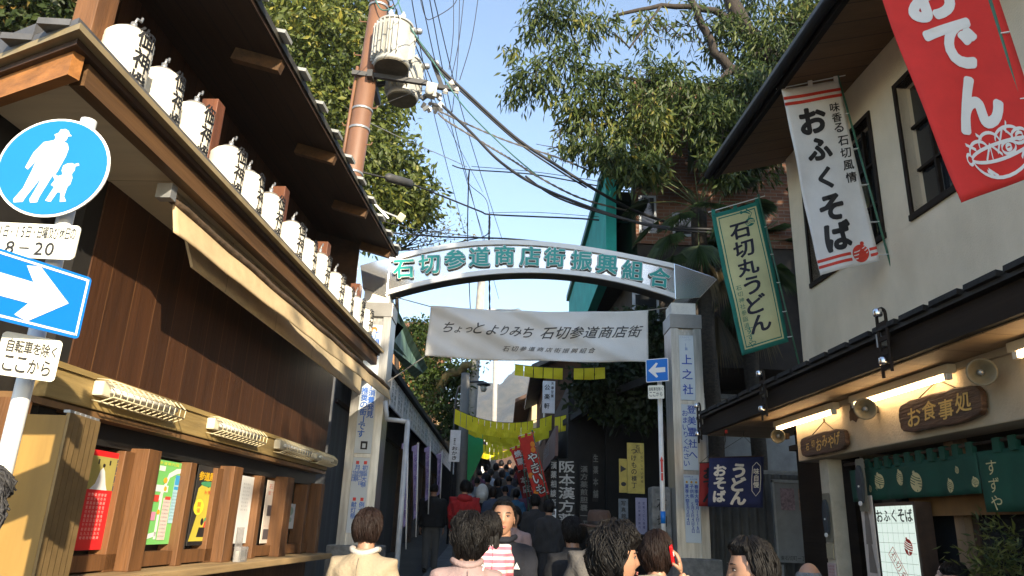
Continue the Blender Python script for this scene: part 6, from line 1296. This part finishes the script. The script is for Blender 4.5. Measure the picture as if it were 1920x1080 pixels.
def hand(mb, W, dirv, nrm, s, curl=.5, side=1, thumb=.6):
    """palm with four bent fingers of unequal length and an opposed thumb"""
    d = Vector(dirv).normalized(); nn = (Vector(nrm)-d*d.dot(Vector(nrm))).normalized(); c = d.cross(nn)*side
    q = MB(); q.ball((0, 0, 0), (1, 1, 1), 12, 8); mb.add([W+d*(.045+p[0]*.05)*s+c*(p[1]*.040)*s+nn*(p[2]*.014)*s for p in q.v], q.f)
    for k, (o_, ln) in enumerate(((.028, .066), (.010, .075), (-.009, .070), (-.027, .054))):
        p = W+d*.082*s+c*o_*s; P = [p-d*.02*s, p]; a = 0
        for j, f in enumerate((.45, .32, .23)): a += curl*(.55 if j == 0 else .75); p = p+(d*math.cos(a)+nn*math.sin(a))*ln*f*s; P.append(p)
        mb.tube(P, [.0095*s, .009*s, .0085*s, .0078*s, .0062*s], 8)
    p = W+d*.025*s+c*.032*s; P = [p-c*.012*s, p]
    for j, f in enumerate((.035, .026)): p = p+(d*.62+c*(.62-j*.3)+nn*(thumb+.3*j)).normalized()*f*s; P.append(p)
    mb.tube(P, [.012*s, .0115*s, .010*s, .0075*s], 8)
def person(label, loc, h, rz=0, yaw=0, pitch=0, roll=0, top=None, bottom=None, hair=(M_hb, 'short'), arms=None, lean=0, hem=.50, detail=2, skirt=False, stride=.04, group=None, hoodc=None, girth=1.0, seed=0, collar=None, shoes=M_black):
    t = thing('person', label, 'person', loc, rz, group); s = h/1.64; S = lambda x, y, z: Vector((x*h, y*h+lean*max(0, z-.5)*h, z*h))
    vox = (.011, .017, .03)[2-detail]; arms = arms or (((-.125, .0, .64), (-.135, .05, .50)), ((.125, .0, .64), (.135, .05, .50)))
    SH = [S(-.098*girth, 0, .795), S(.098*girth, 0, .795)]
    body = MB()
    loft(body, [(S(0, 0, .50), .085*h, .062*h), (S(0, 0, .58), .078*h, .058*h), (S(0, 0, .70), .09*h, .065*h), (S(0, 0, .785), .088*h, .056*h), (S(0, .0, .825), .042*h, .04*h)], 16, 2.2)
    body.tube([S(0, 0, .80), S(0, .004, .845), S(0, .012, .885)], [.038*h, .034*h, .034*h], 12)
    foot = ((-.052, -stride), (.052, stride))
    for i, (fx, fy) in enumerate(foot): body.tube([S(fx*.9, 0, .52), S(fx, fy*.4+.012, .285), S(fx, fy, .05)], [.05*h, .034*h, .024*h], 10)
    for i in (0, 1):
        E_, W_ = S(*arms[i][0]), S(*arms[i][1]); body.tube([SH[i]*.9+SH[1-i]*.1, SH[i], E_, W_], [.03*h, .03*h, .025*h, .0165*h], 10)
    body = remesh(body, vox)
    for i in (0, 1):
        E_, W_ = S(*arms[i][0]), S(*arms[i][1]); cfg = arms[i][2] if len(arms[i]) > 2 else {}
        if detail: hand(body, W_, cfg.get('dir', W_-E_), cfg.get('nrm', Vector((1 if i == 0 else -1, .2, 0))), s*1.0, cfg.get('curl', .45), cfg.get('side', 1 if i else -1), cfg.get('thumb', .5))
    C = S(0, .018, .925)+Vector((0, .01*pitch, 0)); R = (Matrix.Rotation(yaw, 3, 'Z') @ Matrix.Rotation(roll, 3, 'Y') @ Matrix.Rotation(pitch, 3, 'X'))
    hs = s*(1.0 if h > 1.3 else 1.42); body.m = [0]*len(body.f); head_mesh(body, C, R, hs, detail > 0)
    o = body.build('body', [M_skin, M_eyew, M_iris, M_lip], t, True)
    if hair:
        hm = hair_mesh(C, R, hs, hair[1], seed, *((44, 34, 520) if detail == 2 else (20, 14, 60) if detail else (12, 9, 0))); hm.build('hair', hair[0], t, True)
    if top:
        q = MB(); g = girth
        loft(q, [(S(0, 0, hem), .118*h*g, .088*h*g), (S(0, 0, (hem+.6)/2), .110*h*g, .084*h*g), (S(0, 0, .62), .102*h*g, .078*h*g), (S(0, 0, .72), .112*h*g, .084*h*g), (S(0, -.004, .775), .116*h*g, .074*h*g), (S(0, -.004, .812), .088*h*g, .058*h*g), (S(0, 0, .842), .047*h, .047*h), (S(0, .004, .856), .044*h, .045*h)], 26, 2.3)
        for i in (0, 1):
            E_, W_ = S(*arms[i][0]), S(*arms[i][1]); We = W_+(E_-W_).normalized()*.012*h; q.tube([SH[i]*.75+SH[1-i]*.25, SH[i], SH[i].lerp(E_, .5), E_, E_.lerp(We, .5), We], [.040*h, .043*h*g, .041*h*g, .037*h*g, .033*h, .027*h], 14)
        q = remesh(q, vox, 3); rg = random.Random(seed+3); a0 = [rg.uniform(0, 6) for _ in range(5)]
        k_ = .006*h; V = []
        for v in q.v:
            x, y, z = v[0]/h, v[1]/h, v[2]/h; w_ = k_*(math.sin(z*60+x*38*math.copysign(1, y)+a0[0])*.45+math.sin(z*34-abs(x)*70+a0[1])*.5+.4*math.sin(x*90+z*22+a0[2])); rr_ = math.hypot(x, y) or 1; V.append((v[0]+x/rr_*w_, v[1]+y/rr_*w_, v[2]+.2*w_))
        q.v = V; q.build('jacket', top, t, True)
        if detail == 2:
            z_ = [hem+.01, .60, .68, .74, .79, .825]; y_ = [-.090, -.085, -.083, -.086, -.078, -.066]
            c = MB(); c.tube([S(.001*math.sin(i*3), (y_[i]*girth-.003), z_[i]) for i in range(6)], .0022, 5); c.build('back_seam', top, t, True)
        if collar:
            c = MB(); c.tube([S(.052*math.cos(a), .052*math.sin(a)*.95+.002, .847+.008*math.cos(a*2)) for a in [i*2*PI/24 for i in range(25)]], .011*h, 8); c.build('collar', collar, t, True)
        if hoodc:
            c = MB(); c.ball(S(0, -.062, .815), (.085*h, .05*h, .045*h), 16, 10, f=lambda d: 1+.08*math.sin(d.x*9)); c.build('hood', hoodc, t, True)
    if bottom:
        q = MB()
        if skirt: loft(q, [(S(0, 0, .20), .115*h, .09*h), (S(0, 0, .40), .10*h, .08*h), (S(0, 0, .55), .09*h, .07*h)], 20, 2.2)
        else:
            loft(q, [(S(0, 0, .455), .085*h, .066*h), (S(0, 0, .50), .102*h, .076*h), (S(0, 0, .56), .094*h, .07*h)], 18, 2.3)
            for fx, fy in foot: q.tube([S(fx*.9, 0, .50), S(fx, fy*.4+.012, .285), S(fx, fy, .045)], [.062*h, .047*h, .040*h], 12)
        q = remesh(q, vox*1.2, 2); q.build('skirt' if skirt else 'trousers', bottom, t, True)
    for i, (fx, fy) in enumerate(foot):
        q = MB(); q.ball(S(fx, fy+.03, .022), (.028*h, .075*h, .026*h), 12, 8, f=lambda d: 1 if d.z > -.5 else .92); q.build('shoe', shoes, t, True)
    return t, S, C, R, hs
def PL(px, py, Y):  # base point and height of a person whose head top is seen at a pixel
    p = PX(px, py, Y); return (p.x, Y, gz(Y)), p.z-gz(Y)
F_ = fabric
def put(px, py, Y, label, dh=0, **k):
    l, h = PL(px, py, Y); return person(label, l, (h-.012)/1.005+dh, **k)
put(692, 950, 4.7, 'woman with short brown hair in a beige jacket, seen from behind on the left', rz=-.12, yaw=-.35, top=F_('beige_jacket', (.34, .27, .18)), bottom=F_('brown_trousers', (.06, .045, .035)), hair=(M_hbr, 'short'), seed=1, collar=F_('ivory_collar', (.50, .46, .42)))
t, S, C, R, hs = put(880, 966, 4.35, 'curly haired woman in a pale pink jacket with a thin white shoulder strap', rz=.12, yaw=.5, top=F_('pink_jacket', (.30, .21, .20)), bottom=F_('grey_trousers', (.05, .05, .055)), hair=(M_hb, 'curly'), seed=2, collar=F_('pink_jacket', 0))
b = MB(); b.tube([S(.062, .035, .848), S(.062, -.02, .842), S(.045, -.062, .80), S(.0, -.085, .72), S(-.06, -.088, .60), S(-.11, -.06, .52)], .005, 6); b.build('bag_strap', M_white, t, True)
t, S, C, R, hs = put(945, 931, 5.15, 'man in a dark navy jacket facing the camera and carrying a child', rz=PI+.06, yaw=-.08, pitch=.04, top=F_('navy_jacket', (.008, .010, .018)), bottom=F_('dark_trousers', (.015, .015, .02)), hair=(M_hb, 'man'), seed=3, collar=F_('navy_jacket', 0),
    arms=(((-.125, -.01, .63), (-.155, .06, .50)), ((.13, .03, .635), (.02, .16, .60))))
b = MB(); b.prism([(-.022, -.016), (.022, -.016), (0, .024)], lambda u, v: S(-.055, .083, .745)+Vector((-u, -.006, v)), lambda u, v: S(-.055, .083, .745)+Vector((-u, .012, v))); b.build('white_badge', M_white, t)
# the child on his arm
lc = PX(921, 966, 4.86)
M_str = F_('pink_stripes', (.62, .15, .20)); n_ = M_str.node_tree; bs = n_.nodes['Principled BSDF']; tc = n_.nodes.new('ShaderNodeTexCoord'); sp_ = n_.nodes.new('ShaderNodeSeparateXYZ'); n_.links.new(tc.outputs['Object'], sp_.inputs[0])
w1 = n_.nodes.new('ShaderNodeMath'); w1.operation = 'MULTIPLY'; w1.inputs[1].default_value = 26; n_.links.new(sp_.outputs[2], w1.inputs[0]); w2 = n_.nodes.new('ShaderNodeMath'); w2.operation = 'FRACT'; n_.links.new(w1.outputs[0], w2.inputs[0]); w3 = n_.nodes.new('ShaderNodeMath'); w3.operation = 'GREATER_THAN'; w3.inputs[1].default_value = .5; n_.links.new(w2.outputs[0], w3.inputs[0])
mx = n_.nodes.new('ShaderNodeMix'); mx.data_type = 'RGBA'; n_.links.new(w3.outputs[0], mx.inputs[0]); mx.inputs[6].default_value = (.66, .16, .22, 1); mx.inputs[7].default_value = (.72, .62, .60, 1); n_.links.new(mx.outputs[2], bs.inputs['Base Color'])
hc = .92
t, S, C, R, hs = person('small child with black hair in a pink striped shirt held by the man in navy', (lc.x, 4.86, lc.z-hc*1.015), hc, rz=.25, yaw=-.3, roll=-.12, top=M_str, bottom=F_('pale_trousers', (.45, .43, .48)), hair=(M_hb, 'long'), seed=4, stride=.0, hem=.46, girth=1.15,
    arms=(((-.13, .05, .70), (-.10, .16, .72)), ((.15, .04, .66), (.17, .12, .58))))
M_ch = F_('charcoal_coat', (.02, .02, .022))
put(1075, 966, 5.9, 'person with short black hair in a dark coat, left of the man in the hat', rz=.15, yaw=.4, top=M_ch, bottom=M_ch, hair=(M_hb, 'short'), seed=5, hem=.36)
t, S, C, R, hs = put(1124, 956, 5.6, 'man in a brown felt hat and grey tweed coat with an orange collar', rz=-.05, top=F_('grey_tweed', (.13, .12, .11), .95, .2), bottom=F_('dark_trousers', 0), hair=(M_hgr, 'man'), seed=6, collar=F_('orange_scarf', (.70, .18, .02)), girth=1.1)
M_felt = F_('brown_felt', (.055, .032, .024)); b = MB(); b.lathe([(.135, .018), (.142, .012), (.14, .004), (.085, .022), (.083, .03)], (0, 0, 0), 28); b.lathe([(.088, .018), (.089, .05), (.084, .10), (.072, .125), (.04, .128), (.01, .118)], (0, 0, 0), 28); b.v = [tuple(C+R @ Vector((p[0], p[1]*1.16-.003, p[2]+.008+.012*abs(p[0])/.14*(p[0]**2 > .01)))) for p in b.v]; ht = b.build('hat', M_felt, t, True)
b = MB(); b.lathe([(.0905, .0), (.0915, .002), (.0905, .026), (.0895, .027)], (0, 0, 0), 28); b.v = [tuple(C+R @ Vector((p[0], p[1]*1.16-.003, p[2]+.029))) for p in b.v]; b.build('hat_band', mat('hat_band', (.015, .01, .01), .7), ht, True)
put(1152, 986, 3.25, 'woman with a full black wavy perm near the camera, face turned to the right', rz=-.5, yaw=-1.0, top=F_('brown_coat', (.05, .032, .028)), bottom=M_ch, hair=(M_hb, 'curly'), seed=7, collar=F_('brown_coat', 0))
M_bei = F_('cream_coat', (.36, .30, .22))
Wr = (.075, .085, .845)
t, S, C, R, hs = put(1229, 994, 4.3, 'woman with a dark bob in a cream coat holding a red phone to her ear', rz=-.42, yaw=-.28, top=M_bei, bottom=F_('dark_trousers', 0), hair=(M_hbr, 'bob'), seed=8, hoodc=M_bei,
    arms=(((-.125, .0, .64), (-.135, .05, .50)), ((.165, .02, .70), (.088, .012, .865), {'dir': Vector((-.12, .0, 1)), 'nrm': Vector((-1, -.1, .1)), 'curl': .62, 'side': 1, 'thumb': .5})))
b = MB(); b.box(S(.060, .0, .928), (.017, .050, .105), (.25, -.12, .1)); ph = tag(bevel(b.build('phone', mat('red_phone', (.60, .012, .015), .25), None), .006), 'red mobile phone held against the ear of the woman in the cream coat', 'phone')
ph.location = t.location; ph.rotation_euler = t.rotation_euler
b = MB(); b.box(S(.0665, -.002, .934), (.004, .030, .022), (.25, -.12, .1)); b.build('phone_badge', M_white, ph)
b = MB(); b.tube([S(-.075, .04, .835), S(-.085, -.02, .842), S(-.09, -.07, .80), S(-.095, -.085, .70)], .011, 8); b.build('bag_strap', F_('pink_strap', (.48, .20, .22)), t, True)
put(1418, 1003, 2.95, 'young woman with black hair tied back, face in profile looking left', rz=1.25, yaw=.25, pitch=-.08, top=M_ch, bottom=M_ch, hair=(M_hb, 'long'), seed=9)
put(1515, 1046, 4.3, 'elderly bald man with thin grey hair and a white collar near the noodle shop', rz=-.4, yaw=-.3, top=F_('navy_coat', (.03, .035, .05)), bottom=M_ch, hair=(M_hgr, 'thin'), seed=10, collar=M_white)
put(-84, 874, 1.75, 'person with grey hair cut off by the left edge of the photo', rz=-.2, top=F_('grey_wool', (.16, .15, .15)), bottom=M_ch, hair=(hairmat('ash_hair', (.06, .058, .06)), 'curly'), seed=11)
put(815, 905, 15.2, 'man in a black jacket and grey trousers walking up the left side', rz=.05, top=F_('black_jacket', (.006, .006, .007)), bottom=F_('grey_jeans', (.075, .075, .075)), hair=(M_hb, 'man'), detail=1, seed=12, girth=1.25)
put(873, 899, 14.2, 'man in a red hooded jacket and dark cap walking up the street', rz=0, top=F_('red_jacket', (.33, .012, .015)), bottom=F_('grey_jeans', 0), hair=(M_hb, 'short'), detail=1, seed=13, girth=1.25, hem=.42, hoodc=F_('red_jacket', 0))
put(1004, 925, 12.5, 'person in dark clothes and white shoes walking in the middle of the street', top=M_ch, bottom=M_ch, detail=1, seed=14, stride=.14, shoes=M_white)
put(963, 948, 8.5, 'woman in a pale pink top just behind the man in navy', rz=PI, top=F_('pink_jacket', 0), bottom=M_ch, detail=1, seed=15, hair=(M_hb, 'bob'))
put(1030, 935, 11.5, 'person in black beside the white lettered boards', rz=.3, top=M_ch, bottom=M_ch, detail=1, seed=16, stride=.1)
rg_ = random.Random(12); cols = (((.02, .02, .025), 'a black coat'), ((.05, .07, .12), 'a dark blue coat'), ((.10, .09, .08), 'a grey brown jacket'), ((.03, .12, .22), 'a bright blue jacket'), ((.10, .03, .07), 'a plum coat'), ((.30, .32, .36), 'a pale grey jacket'), ((.06, .05, .04), 'a brown coat'))
spots = ((905, 905, 18), (925, 912, 17), (948, 908, 18.5), (968, 915, 17.2), (985, 912, 19), (895, 893, 22), (915, 888, 23), (935, 894, 22), (955, 890, 24), (975, 893, 23), (992, 896, 21), (900, 880, 29), (920, 878, 30), (942, 880, 29), (960, 879, 31), (912, 870, 37), (930, 868, 38), (950, 869, 38), (968, 872, 37), (882, 905, 19), (1010, 915, 16), (940, 862, 46), (925, 860, 47), (955, 861, 46))
ord_ = ('nearest left', 'centre left', 'centre', 'centre right', 'right')
for i, (px, py, Y) in enumerate(spots):
    c, nm = cols[i % 7]; nb_ = ('by the green sheet', 'left of the middle of the crowd', 'in the middle of the crowd', 'right of the middle of the crowd', 'by the red flags')[min(4, max(0, int((px-880)/27)))]
    dist = 'near' if Y < 20 else 'farther' if Y < 26 else 'distant' if Y < 35 else 'farthest'
    put(px, py, Y, '%s walker in %s %s' % (dist, nm, nb_), rz=rg_.uniform(-.4, .4), top=F_('crowd_cloth_%d' % (i % 7), c), bottom=F_('dark_trousers', 0), detail=0, seed=30+i, hair=((M_hb, 'short'), (M_hbr, 'bob'), (M_hb, 'man'))[i % 3], stride=.09, group='walkers far up the street')
t = thing('backpack', 'small white backpack on a walker left of the middle of the crowd', 'bag', PX(904, 925, 17.7)); b = MB(); b.ball((0, 0, 0), (.15, .10, .22), 14, 10, f=lambda d: 1.0); b.build('bag_body', mat('white_bag', (.6, .6, .58), .8), t, True); b = MB(); b.ball((0, -.08, -.06), (.10, .05, .09), 12, 8); b.build('pocket', mat('white_bag', 0), t, True)
# kimono doll beside the lit sign box
dl = thing('festival_doll', 'doll with black hair and pale flowers in its hair beside the lit sign box', 'doll', RW(-.62, 5.72, .55), 1.9); DO = 0
b = MB(); loft(b, [((0, 0, 0), .16, .12), ((0, 0, .3), .12, .10), ((0, 0, .48), .13, .09), ((0, 0, .56), .04, .04)], 18, 2.2); b.build('robe', F_('doll_robe', (.40, .10, .07)), dl, True)
b = MB(); b.tube([(0, 0, .54), (0, 0, .62)], .035, 10); head_mesh(b, Vector((0, 0, .70)), Matrix.Identity(3), .95); b.build('body', [mat('doll_skin', (.55, .30, .20), .4), M_eyew, M_iris, M_lip], dl, True)
hair_mesh(Vector((0, 0, .70)), Matrix.Identity(3), .95, 'bob', 40).build('hair', M_hb, dl, True)
rg_ = random.Random(3)
for k in range(9): a = MB(); a.ball((.085+.02*rg_.random(), rg_.uniform(-.06, .06), .70+rg_.uniform(-.05, .10)), .022, 8, 6, f=lambda d: 1+.25*math.sin(6*math.atan2(d.y, d.x))); a.build('hair_flower', mat('pale_flower', (.60, .42, .36), .7, .3, 40), dl, True)
bush = thing('potted_shrub', 'small feathery shrub behind the doll in the shop entrance', 'plant', RW(-.42, 5.35, .12), 0)
leaves('foliage', [(RW(-.42, 5.45, 1.25), (.22, .32, .42), 240)], .07, .22, leafmat('shop_shrub_leaf', (.02, .045, .012), (.16, .17, .04)), bush, 77, .1, 6, .05)
b = MB(); b.tube([(0, 0, .2), (0, 0, 1.1)], .02, 6); b.build('stem', M_bark, bush, True); b = MB(); b.lathe([(.12, 0), (.16, .02), (.19, .30), (.20, .32), (.17, .32)], (0, 0, 0), 18); b.build('pot', mat('brown_pot', (.10, .06, .04), .4), bush, True)
# ================================================================ ground, road, mountain
ys = [-60, -20, -5, 0, 4, 7, 10, 14, 18, 26, 40, 60, 90, 114, 160, 240, 420, 700, 1500]
g = MB(); vs = []; fs = []
for y in ys:
    for x in (-1600, -60, -12, -4, 4, 12, 60, 1600): vs.append((x, y, gz(y)))
for j in range(len(ys)-1):
    for i in range(7): a = j*8+i; fs.append((a, a+1, a+9, a+8))
g.add(vs, fs); struct('ground', g, mat('earth_ground', (.085, .08, .07), .9, .3, .5))
def strip(x0, x1, lift, y0=-25, y1=110):
    q = MB(); Y = [y for y in np.linspace(y0, 4, 12)]+[y for y in np.linspace(4.01, y1, 40)]
    cx = lambda y: -.0022*max(0, y-18)**2 if y < 60 else -.0022*42**2
    for y in Y: q.v += [(x0+cx(y), y, gz(y)+lift), (x1+cx(y), y, gz(y)+lift)]
    for j in range(len(Y)-1): q.f.append((2*j, 2*j+1, 2*j+3, 2*j+2)); q.m.append(0)
    return q
struct('road', strip(-1.7, 2.3, .004), mat('asphalt', (.055, .057, .062), .85, .2, 3, .3, bscale=120))
struct('gutter', strip(-1.45, -1.05, .008), mat('gutter_stone', (.16, .165, .17), .85, .2, 4, .2)); struct('gutter', strip(.85, 1.2, .008), mat('gutter_stone', 0)); struct('road_line', strip(.62, .70, .0085), mat('pale_line', (.25, .26, .27), .8, .3, 5))
# mountain
rg = np.random.default_rng(3); NX, NY = 160, 46
def hill(u, v):
    x = -1300+2600*u; y = 480+1100*v
    prof = 172+26*math.sin(x/130+1)+15*math.sin(x/47)+8*math.sin(x/19+2)+5*math.sin(x/8.3)
    k = math.sin(min(v/.62, 1)*PI/2)**1.1
    return Vector((x, y, gz(480)-6+prof*k+(9*math.sin(x/33+y/41)+5*math.sin(x/13-y/17)+2.6*math.sin(x/5.1+y/6.3))*min(1, v*5)))
g = MB(); g.grid(hill, NX*3, NY*2)
m = mat('wooded_slope', (.085, .07, .045), .95, .3, .11, col2=(.018, .022, .016)); n = m.node_tree
struct('mountain', g, m, True)
# ================================================================ air
b = MB().span((-1750, -70, -3), (1750, 1650, 330)); hz = b.build('haze', []); tag(hz, kind='stuff')
m = bpy.data.materials.new('haze_air'); m.use_nodes = True; n = m.node_tree; n.nodes.remove(n.nodes['Principled BSDF'])
pv = n.nodes.new('ShaderNodeVolumePrincipled'); pv.inputs['Color'].default_value = (.80, .88, 1.0, 1); pv.inputs['Density'].default_value = .00036; pv.inputs['Anisotropy'].default_value = .1
n.links.new(pv.outputs[0], n.nodes['Material Output'].inputs['Volume']); hz.data.materials.append(m)
